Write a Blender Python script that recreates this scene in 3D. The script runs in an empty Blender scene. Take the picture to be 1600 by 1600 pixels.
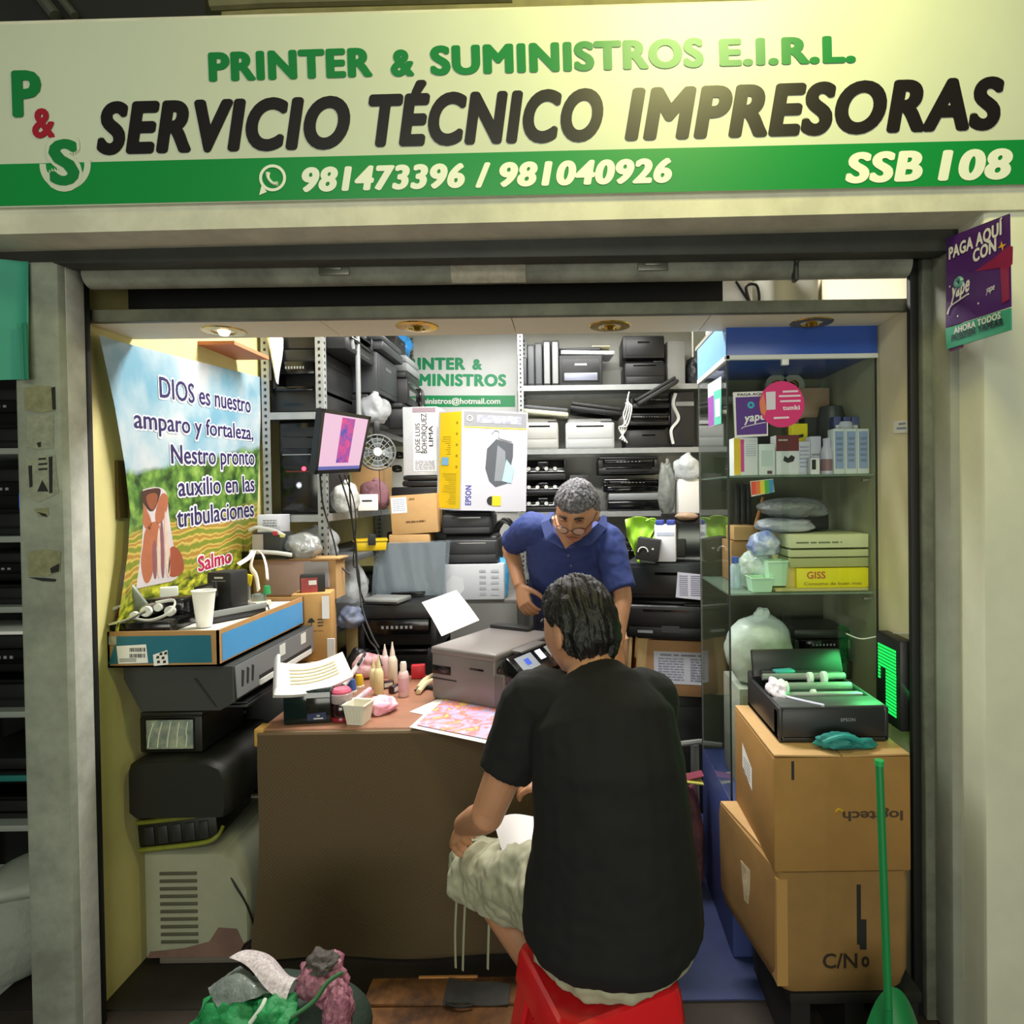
import bpy, bmesh, math, random
from mathutils import Vector, Matrix, noise
random.seed(7)
SC = bpy.context.scene
COL = SC.collection
R = math.radians
PI = math.pi
V = Vector
# ---------------------------------------------------------------- camera, world, lights, exposure
F, PX, PY = 1000.0, 890.0, 784.0          # focal length and principal point in pixels of a 1600 px frame
CAM_POS = V((0, 0, 1.5))
CAM_ROT = (Matrix.Rotation(PI/2 - R(0.8), 3, 'X') @ Matrix.Rotation(-0.014, 3, 'Z'))
cd = bpy.data.cameras.new('camera'); cam = bpy.data.objects.new('camera', cd); COL.objects.link(cam)
cd.sensor_width = 36; cd.sensor_fit = 'HORIZONTAL'; cd.lens = F/1600*36
cd.shift_x = (800-PX)/1600; cd.shift_y = (PY-800)/1600
cd.clip_start = 0.02
cam.matrix_world = Matrix.Translation(CAM_POS) @ CAM_ROT.to_4x4()
SC.camera = cam
w = bpy.data.worlds.new('night'); SC.world = w; w.use_nodes = True
w.node_tree.nodes['Background'].inputs[0].default_value = (0.55, 0.62, 0.50, 1)
w.node_tree.nodes['Background'].inputs[1].default_value = 0.12
SC.view_settings.view_transform = 'Standard'; SC.view_settings.look = 'None'
SC.view_settings.exposure = 0.0; SC.view_settings.gamma = 1.0; SC.view_settings.use_curve_mapping = False

def area_light(name, loc, target, sx, sy, power, col, spread=180):
    d = bpy.data.lights.new(name, 'AREA'); d.shape = 'RECTANGLE'; d.size = sx; d.size_y = sy
    d.energy = power; d.color = col; d.spread = R(spread)
    o = bpy.data.objects.new(name, d); COL.objects.link(o); o.location = loc
    o.rotation_euler = (V(target)-V(loc)).to_track_quat('-Z', 'Y').to_euler(); return o
# ceiling tubes of the shop (hidden from the street by the lowered soffit)
area_light('shop_tube_light', (-0.25, 2.55, 2.66), (-0.25, 2.5, 0), 1.3, 0.25, 66, (1.0, 0.97, 0.93))
area_light('shop_tube_light', (-0.15, 3.85, 2.66), (-0.15, 3.85, 0), 1.4, 0.2, 21, (1.0, 0.98, 0.95))
# passage lamp just above the sign, and the dim greenish passage lights behind the photographer
area_light('passage_lamp', (0.42, 0.95, 3.06), (0.30, 1.6, 2.45), 0.5, 0.2, 13, (1.0, 0.95, 0.38))
area_light('passage_light', (-0.3, -1.6, 3.1), (-0.2, 1.8, 1.2), 2.2, 0.5, 34, (0.92, 1.0, 0.80))
# added low fill light from the front, to brighten soffit and facade
area_light('added_front_fill', (-0.1, -3.0, 0.95), (-0.1, 2.0, 1.55), 3.2, 1.1, 74, (1.0, 0.985, 0.86))

def at(px, py, X=None, Y=None, Z=None):
    """world point seen at photo pixel (px, py) on the plane x=X, y=Y or z=Z"""
    d = CAM_ROT @ V(((px-PX)/F, -(py-PY)/F, -1.0))
    k = (Y-CAM_POS.y)/d.y if Y is not None else (X-CAM_POS.x)/d.x if X is not None else (Z-CAM_POS.z)/d.z
    return CAM_POS + d*k
def pb(x0, x1, y0, y1, Y):
    """centre x, base z, width, height of a photo rectangle standing at depth Y"""
    a = at(x0, y1, Y=Y); b = at(x1, y0, Y=Y); c = at((x0+x1)/2, y1, Y=Y)
    return (a.x+b.x)/2, c.z, b.x-a.x, b.z-c.z

# ---------------------------------------------------------------- materials
def lin(c):
    if isinstance(c, str):
        c = [int(c[i:i+2], 16)/255 for i in (0, 2, 4)]
    return tuple(x/12.92 if x <= 0.04045 else ((x+0.055)/1.055)**2.4 for x in c) + (1.0,)
_M = {}
def mat(col, rough=0.5, metal=0.0, var=0.0, vscale=8.0, bump=0.0, bscale=40.0, emit=0.0, alpha=1.0, trans=0.0, col2=None, spec=0.5, kind='noise', coat=0.0):
    key = (col, rough, metal, var, vscale, bump, bscale, emit, alpha, trans, col2, spec, kind, coat)
    if key in _M: return _M[key]
    m = bpy.data.materials.new('m_%d' % len(_M)); m.use_nodes = True
    nt = m.node_tree; b = nt.nodes['Principled BSDF']
    b.inputs['Base Color'].default_value = lin(col); b.inputs['Roughness'].default_value = rough
    b.inputs['Metallic'].default_value = metal; b.inputs['Specular IOR Level'].default_value = spec
    b.inputs['Coat Weight'].default_value = coat
    tc = nt.nodes.new('ShaderNodeTexCoord')
    if var > 0 or col2:
        if kind == 'wave':
            n = nt.nodes.new('ShaderNodeTexWave'); n.inputs['Distortion'].default_value = 3
        elif kind == 'voro':
            n = nt.nodes.new('ShaderNodeTexVoronoi')
        elif kind == 'check':
            n = nt.nodes.new('ShaderNodeTexChecker')
        else:
            n = nt.nodes.new('ShaderNodeTexNoise'); n.inputs['Detail'].default_value = 6; n.inputs['Roughness'].default_value = 0.65
        n.inputs['Scale'].default_value = vscale
        nt.links.new(tc.outputs['Object'], n.inputs['Vector'])
        out = n.outputs['Distance'] if kind == 'voro' else n.outputs['Fac']
        rmp = nt.nodes.new('ShaderNodeValToRGB')
        c1 = lin(col)
        c2 = lin(col2) if col2 else tuple(x*(1-var) for x in c1[:3]) + (1,)
        rmp.color_ramp.elements[0].position = 0.36; rmp.color_ramp.elements[1].position = 0.64
        rmp.color_ramp.elements[0].color = c2; rmp.color_ramp.elements[1].color = c1
        nt.links.new(out, rmp.inputs[0]); nt.links.new(rmp.outputs[0], b.inputs['Base Color'])
    if bump > 0:
        n2 = nt.nodes.new('ShaderNodeTexNoise'); n2.inputs['Scale'].default_value = bscale; n2.inputs['Detail'].default_value = 4
        nt.links.new(tc.outputs['Object'], n2.inputs['Vector'])
        bp = nt.nodes.new('ShaderNodeBump'); bp.inputs['Strength'].default_value = bump; bp.inputs['Distance'].default_value = 0.01
        nt.links.new(n2.outputs['Fac'], bp.inputs['Height']); nt.links.new(bp.outputs[0], b.inputs['Normal'])
    if emit > 0:
        b.inputs['Emission Color'].default_value = lin(col); b.inputs['Emission Strength'].default_value = emit
        if var > 0 or col2: nt.links.new(rmp.outputs[0], b.inputs['Emission Color'])
    if alpha < 1: b.inputs['Alpha'].default_value = alpha
    if trans > 0: b.inputs['Transmission Weight'].default_value = trans; b.inputs['IOR'].default_value = 1.2
    _M[key] = m; return m
BLK = mat('191a1b', 0.42, spec=0.5); BLK2 = mat('262828', 0.5); BLKG = mat('0d0d0e', 0.16); DRK = mat('34373a', 0.45)
GRY = mat('8b8f90', 0.45); LGT = mat('d9dbd6', 0.5); WHT = mat('f1f0ec', 0.5); STEEL = mat('a9adac', 0.38, metal=0.35, var=0.15, vscale=20)
CHROME = mat('c9ccce', 0.22, metal=0.9); PAPER = mat('f4f2f0', 0.7); INK = mat('20201f', 0.6); GLOSSK = mat('060607', 0.08, coat=0.5)
CARD = mat('b98f5c', 0.8, var=0.14, vscale=6, bump=0.1, bscale=25); CARD2 = mat('c9a06a', 0.8, var=0.12, vscale=5, bump=0.1, bscale=25)
GREEN_LED = mat('30ff70', 0.4, emit=3.0); RED_LED = mat('ff2030', 0.4, emit=14.0); BLUE_LED = mat('c9d6ff', 0.3, emit=1.2)
CLEARBAG = mat('e6ebee', 0.18, alpha=0.38, bump=0.9, bscale=28); GLASS = bpy.data.materials.new('m_glass'); GLASS.use_nodes = True
_n = GLASS.node_tree; _n.nodes.clear(); _o = _n.nodes.new('ShaderNodeOutputMaterial'); _t = _n.nodes.new('ShaderNodeBsdfTransparent'); _g = _n.nodes.new('ShaderNodeBsdfGlossy'); _x = _n.nodes.new('ShaderNodeMixShader'); _f = _n.nodes.new('ShaderNodeLayerWeight'); _p = _n.nodes.new('ShaderNodeMath'); _p.operation = 'POWER'; _p.inputs[1].default_value = 4.5; _q = _n.nodes.new('ShaderNodeMath'); _q.operation = 'MULTIPLY_ADD'; _q.inputs[1].default_value = 0.55; _q.inputs[2].default_value = 0.025
_t.inputs[0].default_value = (0.97, 0.99, 0.975, 1); _g.inputs['Roughness'].default_value = 0.02; _f.inputs[0].default_value = 0.5
_n.links.new(_f.outputs['Facing'], _p.inputs[0]); _n.links.new(_p.outputs[0], _q.inputs[0]); _n.links.new(_q.outputs[0], _x.inputs[0]); _n.links.new(_t.outputs[0], _x.inputs[1]); _n.links.new(_g.outputs[0], _x.inputs[2]); _n.links.new(_x.outputs[0], _o.inputs[0])

# ---------------------------------------------------------------- mesh helpers
class MB:
    def __init__(s): s.bm = bmesh.new()
    def _merge(s, b, M=None, mi=0):
        if M is not None: bmesh.ops.transform(b, matrix=M, verts=b.verts[:])
        mp = [s.bm.verts.new(v.co) for v in b.verts]
        b.verts.index_update()
        for f in b.faces:
            try:
                nf = s.bm.faces.new([mp[v.index] for v in f.verts]); nf.material_index = mi or f.material_index
            except ValueError: pass
        b.free(); return s
    def box(s, c, d, bev=0.0, rz=0, rx=0, ry=0, seg=2, mi=0, top=None, sh=(0, 0)):
        """centre c, size d; top = (sx, sy) scale of the top face, sh = shift of the top face"""
        b = bmesh.new(); bmesh.ops.create_cube(b, size=1)
        for v in b.verts:
            if v.co.z > 0:
                if top: v.co.x *= top[0]; v.co.y *= top[1]
            v.co.x *= d[0]; v.co.y *= d[1]
            if v.co.z > 0: v.co.x += sh[0]; v.co.y += sh[1]
            v.co.z *= d[2]
        if bev > 0: bmesh.ops.bevel(b, geom=b.edges[:], offset=min(bev, min(d)*0.45), segments=seg, profile=0.5, affect='EDGES')
        M = Matrix.Translation(c) @ Matrix.Rotation(rz, 4, 'Z') @ Matrix.Rotation(ry, 4, 'Y') @ Matrix.Rotation(rx, 4, 'X')
        return s._merge(b, M, mi)
    def bb(s, x0, x1, y0, y1, z0, z1, bev=0.0, mi=0, **k):
        return s.box(((x0+x1)/2, (y0+y1)/2, (z0+z1)/2), (x1-x0, y1-y0, z1-z0), bev, mi=mi, **k)
    def ring_loft(s, rings, cap=True, mi=0, close=True):
        vs = [[s.bm.verts.new(p) for p in r] for r in rings]
        n = len(rings[0])
        for a, b in zip(vs, vs[1:]):
            for i in range(n if close else n-1):
                j = (i+1) % n
                f = s.bm.faces.new((a[i], a[j], b[j], b[i])); f.material_index = mi
        if cap and close:
            s.bm.faces.new(vs[0][::-1]).material_index = mi; s.bm.faces.new(vs[-1]).material_index = mi
        return s
    def tube(s, pts, r, seg=8, smooth=0, mi=0, flat=None, cap=True):
        pts = [V(p) for p in pts]
        rs = list(r) if isinstance(r, (list, tuple)) else [r]*len(pts)
        if smooth:
            q, qr = [], []
            for i in range(len(pts)-1):
                p0 = pts[max(i-1, 0)]; p1 = pts[i]; p2 = pts[i+1]; p3 = pts[min(i+2, len(pts)-1)]
                for k in range(smooth):
                    t = k/smooth
                    q.append(0.5*((2*p1)+(p2-p0)*t+(2*p0-5*p1+4*p2-p3)*t*t+(3*p1-p0-3*p2+p3)*t**3)); qr.append(rs[i]+(rs[i+1]-rs[i])*t)
            q.append(pts[-1]); qr.append(rs[-1]); pts, rs = q, qr
        rings = []; up = None
        for i, p in enumerate(pts):
            t = (pts[min(i+1, len(pts)-1)]-pts[max(i-1, 0)]).normalized()
            if up is None: up = t.orthogonal().normalized()
            up = (up - t*up.dot(t))
            up = up.normalized() if up.length > 1e-6 else t.orthogonal().normalized()
            sd = t.cross(up)
            fa, fb = flat or (1, 1)
            rings.append([p + (up*math.cos(2*PI*k/seg)*fa + sd*math.sin(2*PI*k/seg)*fb)*rs[i] for k in range(seg)])
        return s.ring_loft(rings, cap, mi)
    def cyl(s, p0, p1, r0, r1=None, seg=16, mi=0, cap=True):
        return s.tube([p0, p1], [r0, r0 if r1 is None else r1], seg, mi=mi, cap=cap)
    def lathe(s, prof, c=(0, 0, 0), seg=20, mi=0, axis='Z', sx=1, sy=1, cap=True):
        rings = []
        for r, z in prof:
            ring = []
            for k in range(seg):
                a = 2*PI*k/seg; x, y = r*math.cos(a)*sx, r*math.sin(a)*sy
                p = V((x, y, z)) if axis == 'Z' else V((x, -z, y)) if axis == 'Y' else V((z, x, y))
                ring.append(V(c)+p)
            rings.append(ring)
        return s.ring_loft(rings, cap, mi)
    def poly(s, pts, mi=0):
        s.bm.faces.new([s.bm.verts.new(p) for p in pts]).material_index = mi; return s
    def slab(s, pts, vec, mi=0):
        v = V(vec); return s.ring_loft([[V(p) for p in pts], [V(p)+v for p in pts]], True, mi)
    def grid(s, fn, nu, nv, thick=0, mi=0):
        P = [[V(fn(i/nu, j/nv)) for i in range(nu+1)] for j in range(nv+1)]
        g = [[s.bm.verts.new(p) for p in r] for r in P]
        for j in range(nv):
            for i in range(nu): s.bm.faces.new((g[j][i], g[j][i+1], g[j+1][i+1], g[j+1][i])).material_index = mi
        if thick:
            def nm(j, i):
                a = P[j][min(i+1, nu)]-P[j][max(i-1, 0)]; b = P[min(j+1, nv)][i]-P[max(j-1, 0)][i]
                n = a.cross(b); return n.normalized() if n.length > 0 else V((0, 0, 1))
            h = [[s.bm.verts.new(P[j][i]-nm(j, i)*thick) for i in range(nu+1)] for j in range(nv+1)]
            for j in range(nv):
                for i in range(nu): s.bm.faces.new((h[j][i], h[j+1][i], h[j+1][i+1], h[j][i+1])).material_index = mi
            rim = [(0, i) for i in range(nu)]+[(j, nu) for j in range(nv)]+[(nv, i) for i in range(nu, 0, -1)]+[(j, 0) for j in range(nv, 0, -1)]
            for k in range(len(rim)):
                (a, b), (c, d) = rim[k], rim[(k+1) % len(rim)]; s.bm.faces.new((g[a][b], h[a][b], h[c][d], g[c][d])).material_index = mi
        return s
    def blob(s, c, d, amp=0.15, fr=2.0, seed=0, sub=4, flat=None, mi=0, crease=0.0):
        b = bmesh.new(); bmesh.ops.create_icosphere(b, subdivisions=sub, radius=1)
        for v in b.verts:
            n = v.co.normalized(); q = n*fr + V((seed*7.3, seed*3.1, seed))
            k = 1 + amp*noise.noise(q*0.7)*1.1 + amp*0.22*noise.noise(q*1.6)
            if crease: k -= crease*0.45*abs(noise.noise(q*1.2 + V((n.z*2, 0, 0))))
            v.co = V((n.x*d[0]*k, n.y*d[1]*k, n.z*d[2]*k))
            if flat is not None and v.co.z < -d[2]*flat: v.co.z = -d[2]*flat
        return s._merge(b, Matrix.Translation(c), mi)
MATS = {}
def obj(name, mb, m, parent=None, world=False, label=None, cat=None, group=None, kind=None, smooth=35):
    me = bpy.data.meshes.new(name)
    bm = mb.bm
    bmesh.ops.recalc_face_normals(bm, faces=bm.faces[:])
    o = bpy.data.objects.new(name, me)
    if parent is not None:
        M = MATS[parent.name]
        if world: bmesh.ops.transform(bm, matrix=M.inverted(), verts=bm.verts[:])
    bm.to_mesh(me); bm.free()
    for x in (m if isinstance(m, (list, tuple)) else [m]): me.materials.append(x)
    if smooth: me.shade_smooth(); me.set_sharp_from_angle(angle=R(smooth))
    COL.objects.link(o)
    if parent is not None: o.parent = parent; MATS[o.name] = MATS[parent.name]
    else:
        vs = me.vertices
        if len(vs):
            xs = [v.co.x for v in vs]; ys = [v.co.y for v in vs]; zs = [v.co.z for v in vs]
            c = V(((min(xs)+max(xs))/2, (min(ys)+max(ys))/2, min(zs)))
            me.transform(Matrix.Translation(-c)); o.location = c
        MATS[o.name] = Matrix.Translation(o.location)
    if label: o['label'] = label
    if cat: o['category'] = cat
    if group: o['group'] = group
    if kind: o['kind'] = kind
    return o
def thing(name, label, cat, loc=(0, 0, 0), rz=0.0, group=None, rx=0.0, ry=0.0):
    o = bpy.data.objects.new(name, None); COL.objects.link(o)
    o.empty_display_size = 0.05
    o.location = loc; o.rotation_euler = (rx, ry, rz)
    MATS[o.name] = Matrix.Translation(loc) @ (Matrix.Rotation(rz, 4, 'Z') @ Matrix.Rotation(ry, 4, 'Y') @ Matrix.Rotation(rx, 4, 'X'))
    o['label'] = label; o['category'] = cat
    if group: o['group'] = group
    return o
def dup(t, loc, rz, label, group=None):
    c = t.copy(); COL.objects.link(c); c.location = loc; c.rotation_euler = (t.rotation_euler[0], t.rotation_euler[1], rz); c['label'] = label
    if group: c['group'] = group
    for ch in list(t.children):
        d = ch.copy(); COL.objects.link(d); d.parent = c
        for g in ch.children:
            e = g.copy(); COL.objects.link(e); e.parent = d
    return c
def struct(name, mb, m, **k): return obj(name, mb, m, kind='structure', **k)
_TX = {}
def text_geo(body, bold, shear, res, space=1.0):
    k = (body, bold, shear, res, space)
    if k not in _TX:
        cu = bpy.data.curves.new('t', 'FONT'); cu.body = body; cu.size = 1; cu.offset = bold; cu.shear = shear; cu.resolution_u = res; cu.space_character = space
        o = bpy.data.objects.new('t', cu)
        me = o.to_mesh()
        _TX[k] = ([v.co.copy() for v in me.vertices], [tuple(p.vertices) for p in me.polygons])
        o.to_mesh_clear(); bpy.data.objects.remove(o); bpy.data.curves.remove(cu)
    return _TX[k]
def text(mb, body, o, u, v, width, cap, bold=0.02, shear=0.0, eps=0.0008, res=3, mi=0, tight=False):
    """writes body along u from o (baseline left end), fitted to width and cap height"""
    off = 0.0; ex = bold-off
    vs, fs = text_geo(body, off, shear, 6 if bold > 0.055 else res, 1.0+ex*1.9 if ex > 0.03 and not tight else 1.0)
    u = V(u).normalized(); v = V(v).normalized(); n = u.cross(v); o = V(o)
    x0 = min(p.x for p in vs); x1 = max(p.x for p in vs)
    x0 -= ex; x1 += ex
    for dx, dy, k in ([(0, 0, 0)] if ex < 0.006 else [(0, 0, 0)]+[(ex*math.cos(i*PI/8), ex*0.7*math.sin(i*PI/8), 0.2*(i+1)) for i in range(16)]):
        nv = [mb.bm.verts.new(o + u*((p.x+dx-x0)/(x1-x0)*width) + v*((p.y+dy)/0.72*cap) + n*(eps+k*0.00003)) for p in vs]
        for f in fs:
            try: mb.bm.faces.new([nv[i] for i in f]).material_index = mi
            except ValueError: pass
    return mb
def ptext(mb, body, p0, p1, cap_px, Y=None, X=None, **k):
    """text on the plane y=Y (or x=X) between photo pixels p0 and p1 of its baseline"""
    a = at(*p0, Y=Y, X=X); b = at(*p1, Y=Y, X=X); c = at(p0[0], p0[1]-cap_px, Y=Y, X=X)
    u = (b-a); v = V((0, 0, 1)); v = v - u.normalized()*v.dot(u.normalized())
    return text(mb, body, a, u, v, u.length, (c-a).length, **k)
# ================================================================ the place: shell of the shop
XL, XR, YO, YB, ZC = -1.405, 0.985, 1.84, 4.62, 2.75
YEL = mat('e4da96', 0.75, var=0.14, vscale=3.0, bump=0.05); CREAM = mat('efe4c2', 0.75, var=0.08, vscale=3)
CONC = mat('9ea394', 0.85, var=0.42, vscale=5.5, bump=0.15, bscale=18); CONC2 = mat('8a8c80', 0.8, var=0.3, vscale=6, bump=0.1)
STEELD = mat('3b3d38', 0.6, var=0.35, vscale=7.0)
struct('floor', MB().bb(-1.75, 1.25, 1.86, 4.7, -0.05, 0), mat('2b2522', 0.6, var=0.35, vscale=6, bump=0.04))
struct('floor_runner', MB().bb(0.31, XR-0.005, 1.862, 2.95, 0.0, 0.004), mat('3a4474', 0.55, var=0.25, vscale=5, bump=0.04))
struct('pavement', MB().bb(-4, 4, -2.5, 1.86, -0.06, -0.004), mat('3a302a', 0.8, var=0.35, vscale=5, bump=0.1))
struct('wall_left', MB().bb(XL-0.06, XL, 1.822, YB, 0, ZC), YEL)
struct('wall_right', MB().bb(XR, XR+0.06, 1.822, YB, 0, ZC), CREAM)
struct('wall_back', MB().bb(XL-0.06, XR+0.06, YB, YB+0.06, 0, ZC), mat('dedfd8', 0.8, var=0.06, vscale=3))
struct('ceiling', MB().bb(XL-0.06, XR+0.06, 2.06, YB+0.06, ZC, ZC+0.05), WHT)
# lowered soffit over the shop front: four panels and a front edge
mb = MB()
xs = [at(px, 500, Z=2.015).x for px in (130, 498, 800, 1105, 1425)]; xs[0] = XL; xs[-1] = XR
for a, b in zip(xs, xs[1:]): mb.bb(a+0.0015, b-0.0015, YO+0.03, 2.075, 2.015, 2.035)
struct('trim_soffit', mb, mat('eee4cc', 0.7, var=0.06, vscale=4))
struct('trim_soffit_edge', MB().bb(XL, XR, YO+0.005, YO+0.03, 2.01, 2.045, 0.003), mat('6f6f5e', 0.6, var=0.4, vscale=9))
struct('wall_gap_darkness', MB().bb(XL, 0.50, 2.06, 2.085, 2.037, ZC), mat('1b1b1a', 0.9))  # near-black sheet stands in for the darkness above the soffit
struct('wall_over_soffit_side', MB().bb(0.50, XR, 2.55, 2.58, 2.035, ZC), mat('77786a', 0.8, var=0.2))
# pillars, jambs and rails
pl0, pl1 = at(27, 800, Y=1.70).x, at(99, 800, Y=1.70).x
struct('pillar_left', MB().bb(pl0, pl1, 1.70, 1.80, 0, 2.2, 0.012), CONC)
struct('trim_corner_strip', MB().bb(pl1-0.004, at(118, 800, Y=1.74).x, 1.725, 1.79, 0, 2.15, 0.006), mat('c6c6be', 0.7, var=0.3, vscale=9, bump=0.1))
jl = at(134, 800, Y=1.80).x
struct('trim_jamb_left', MB().bb(at(116, 800, Y=1.76).x, jl, 1.78, 1.812, 0, 2.2, 0.004), mat('8d9088', 0.7, var=0.4, vscale=8))
struct('trim_rail_left', MB().bb(jl, jl+0.012, 1.80, 1.82, 0, 2.2, 0.003), mat('0c0c0c', 0.6))
jr = at(1424, 800, Y=1.80).x
struct('trim_rail_right', MB().bb(jr, jr+0.024, 1.80, 1.82, 0, 2.2, 0.003), mat('0e0e0d', 0.6))
struct('trim_jamb_right', MB().bb(jr+0.024, at(1476, 800, Y=1.78).x, 1.78, 1.82, 0, 2.2, 0.004), mat('6f7264', 0.7, var=0.45, vscale=8))
xr = at(1478, 800, Y=1.72).x; xr2 = at(1538, 800, Y=1.60).x
struct('pillar_right', MB().bb(xr, xr2+0.05, 1.70, 1.82, 0, 2.2, 0.012), mat('96988c', 0.85, var=0.25, vscale=3.5, bump=0.15, bscale=14))
struct('wall_passage', MB().bb(xr2, 3.0, 1.60, 2.0, 0, 2.3, 0.014), mat('dcdcc6', 0.85, var=0.12, vscale=3, bump=0.1, bscale=12))
# beams over the opening
zt = at(800, 400, Y=1.76).z
struct('lintel', MB().bb(-2.6, 1.30, 1.70, 1.755, at(800, 402, Y=1.70).z, 2.42, 0.004), mat('3a3b36', 0.6, var=0.35, vscale=6))
# fascia board under the banner and the masonry above
fz0, fz1 = at(800, 346, Y=1.59).z, at(800, 300, Y=1.59).z
FAS = mat('dcd8c4', 0.75, var=0.22, vscale=7)
mb = MB(); q = [at(-80, 368, Y=1.59), at(1700, 325, Y=1.59), at(1700, -14, Y=1.59), at(-80, 36, Y=1.59)]
mb.slab(q, (0, 0.11, 0)); struct('trim_fascia', mb, FAS)
struct('wall_upper', MB().bb(-2.8, 2.6, 1.74, 1.95, 2.42, 3.6), mat('8d865e', 0.8, var=0.4, vscale=5))
struct('wall_upper_dark', MB().bb(-2.8, at(320, 10, Y=1.66).x, 1.66, 1.74, 2.66, 3.6), mat('1a1a18', 0.8))
mb = MB(); 
for px, pw in ((75, 0.03), (105, 0.02)): mb.tube([at(px-40, -40, Y=1.63), at(px+12, 25, Y=1.63)], pw*0.5)
struct('trim_conduit', mb, mat('4a4b44', 0.6, var=0.3))
struct('trim_conduit_upper', MB().tube([at(330, 8, Y=1.62), at(420, 3, Y=1.62), at(800, -6, Y=1.62)], 0.014), mat('6e6a4a', 0.7, var=0.3))
# rolled shutter: bottom bar with two latches, a pasted paper and a guide hook
t = thing('roller_shutter', 'raised grey metal roller shutter with its bottom bar across the opening', 'shutter', (0, 1.84, at(800, 445, Y=1.80).z))
z0, z1 = at(800, 443, Y=1.80).z, at(800, 402, Y=1.80).z
obj('bottom_bar', MB().tube([(jl+0.03, 1.80, (z0+z1)/2), (jr-0.01, 1.80, (z0+z1)/2)], (z1-z0)/2, 20), mat('8f9184', 0.6, metal=0.0, var=0.45, vscale=9), t, True)
mb = MB()
for i in range(5): mb.tube([(jl+0.03, 1.80+0.010*i, z1+0.02+0.024*i), (jr-0.01, 1.80+0.010*i, z1+0.02+0.024*i)], 0.014, 10)
obj('slats', mb, STEELD, t, True)
for px, py in ((522, 420), (1020, 413)):
    c = at(px, py, Y=1.765)
    mb = MB().box((c.x, c.y-0.004, c.z), (0.045, 0.01, 0.010), 0.003).box((c.x, c.y, c.z), (0.085, 0.008, 0.035), 0.003)
    obj('latch', mb, mat('7b7d72', 0.4, metal=0.5, var=0.3), t, True)
c = at(1248, 400, Y=1.77); obj('hook', MB().box((c.x, c.y, c.z), (0.016, 0.03, 0.05), 0.005, ry=0.5).box((c.x-0.01, c.y, c.z-0.045), (0.012, 0.03, 0.05), 0.004), STEELD, t, True)
c = at(763, 421, Y=1.77)
mb = MB().grid(lambda a, b: V((c.x+(a-0.5)*0.205, 1.80-0.0395*math.sin(PI*(0.14+0.72*b)), c.z+0.036*-math.cos(PI*(0.14+0.72*b)))), 10, 8)
pp = obj('paper_sticker', mb, mat('b9b2a0', 0.7, var=0.35, vscale=25), t, True, label='torn printed paper sticker')
# interior fixture hidden by the soffit and downlights
DL = [(350, 518, 1), (652, 511, 0), (953, 510, 0), (1268, 505, 0)]
GOLD = mat('c9a545', 0.22, metal=0.85)
ld = ['leftmost gold recessed ceiling downlight, pale bulb glowing, above the landscape banner', 'gold recessed ceiling downlight above the white back wall banner, second from left',
      'gold recessed ceiling downlight above the crowded back rack, third from left', 'rightmost gold recessed ceiling downlight in front of the blue cabinet header']
for (px, py, lit), lb in zip(DL, ld):
    c = at(px, py, Z=2.013)
    t = thing('ceiling_downlight', lb, 'ceiling light', (c.x, c.y, 2.015), group='gold ceiling downlights')
    obj('trim_ring', MB().lathe([(0.034, 0.0), (0.036, -0.004), (0.062, -0.003), (0.066, 0.001), (0.034, 0.0)], seg=28, cap=False), GOLD, t)
    obj('reflector', MB().lathe([(0.035, -0.002), (0.030, 0.012), (0.018, 0.018), (0.001, 0.0185)], seg=24, cap=False), mat('d9b45a', 0.12, metal=0.95), t)
    obj('bulb', MB().lathe([(0.001, -0.016), (0.012, -0.014), (0.018, -0.004), (0.016, 0.014), (0.001, 0.016)], seg=18), mat('fff6e0', 0.3, emit=2.5) if lit else mat('b58a35', 0.15, metal=0.8), t)
# doorstep board
# ================================================================ the big banner
YS = 1.58
t = thing('shop_sign_banner', 'long white banner over the shop front reading SERVICIO TÉCNICO IMPRESORAS', 'sign', at(800, 305, Y=YS))
BAN = mat('ced4be', 0.42, var=0.05, vscale=2.5, bump=0.05, bscale=3.5)
def wavy(q, nu=40, nv=10, amp=0.0):
    def f(a, b):
        p = q[0].lerp(q[1], a).lerp(q[3].lerp(q[2], a), b)
        return p + V((0, amp*(noise.noise(V((a*9, b*2, 1)))-0.3), 0))
    return f
q = [at(-80, 326, Y=YS), at(1690, 285, Y=YS), at(1690, -12, Y=YS), at(-80, 41, Y=YS)]
mb = MB().slab([p + V((0, 0.012, 0)) for p in q], (0, -0.012, 0))
obj('banner_sheet', mb, BAN, t, True)
mb = MB(); e = V((0, -0.0015, 0))
q = [at(-78, 324, Y=YS)+e, at(1688, 286.5, Y=YS)+e, at(1688, 216.5, Y=YS)+e, at(-78, 259, Y=YS)+e]
mb.poly(q); obj('green_band', mb, mat('0f8a3e', 0.36), t, True)
SG = mat('137a3c', 0.38); SK = mat('171013', 0.38); SW = mat('eef0df', 0.4); SR = mat('a02030', 0.35)
for s, a, b, c in (('PRINTER', (327, 126), (583, 118), 43), ('&', (611, 118), (648, 117), 40), ('SUMINISTROS', (673, 116), (1100, 103), 43), ('E.I.R.L.', (1124, 102), (1337, 96), 40)):
    mb = MB(); ptext(mb, s, a, b, c, Y=YS, bold=0.06, eps=0.002)
    obj('lettering', mb, SG, t, True, label='green lettering of the top line')
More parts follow.
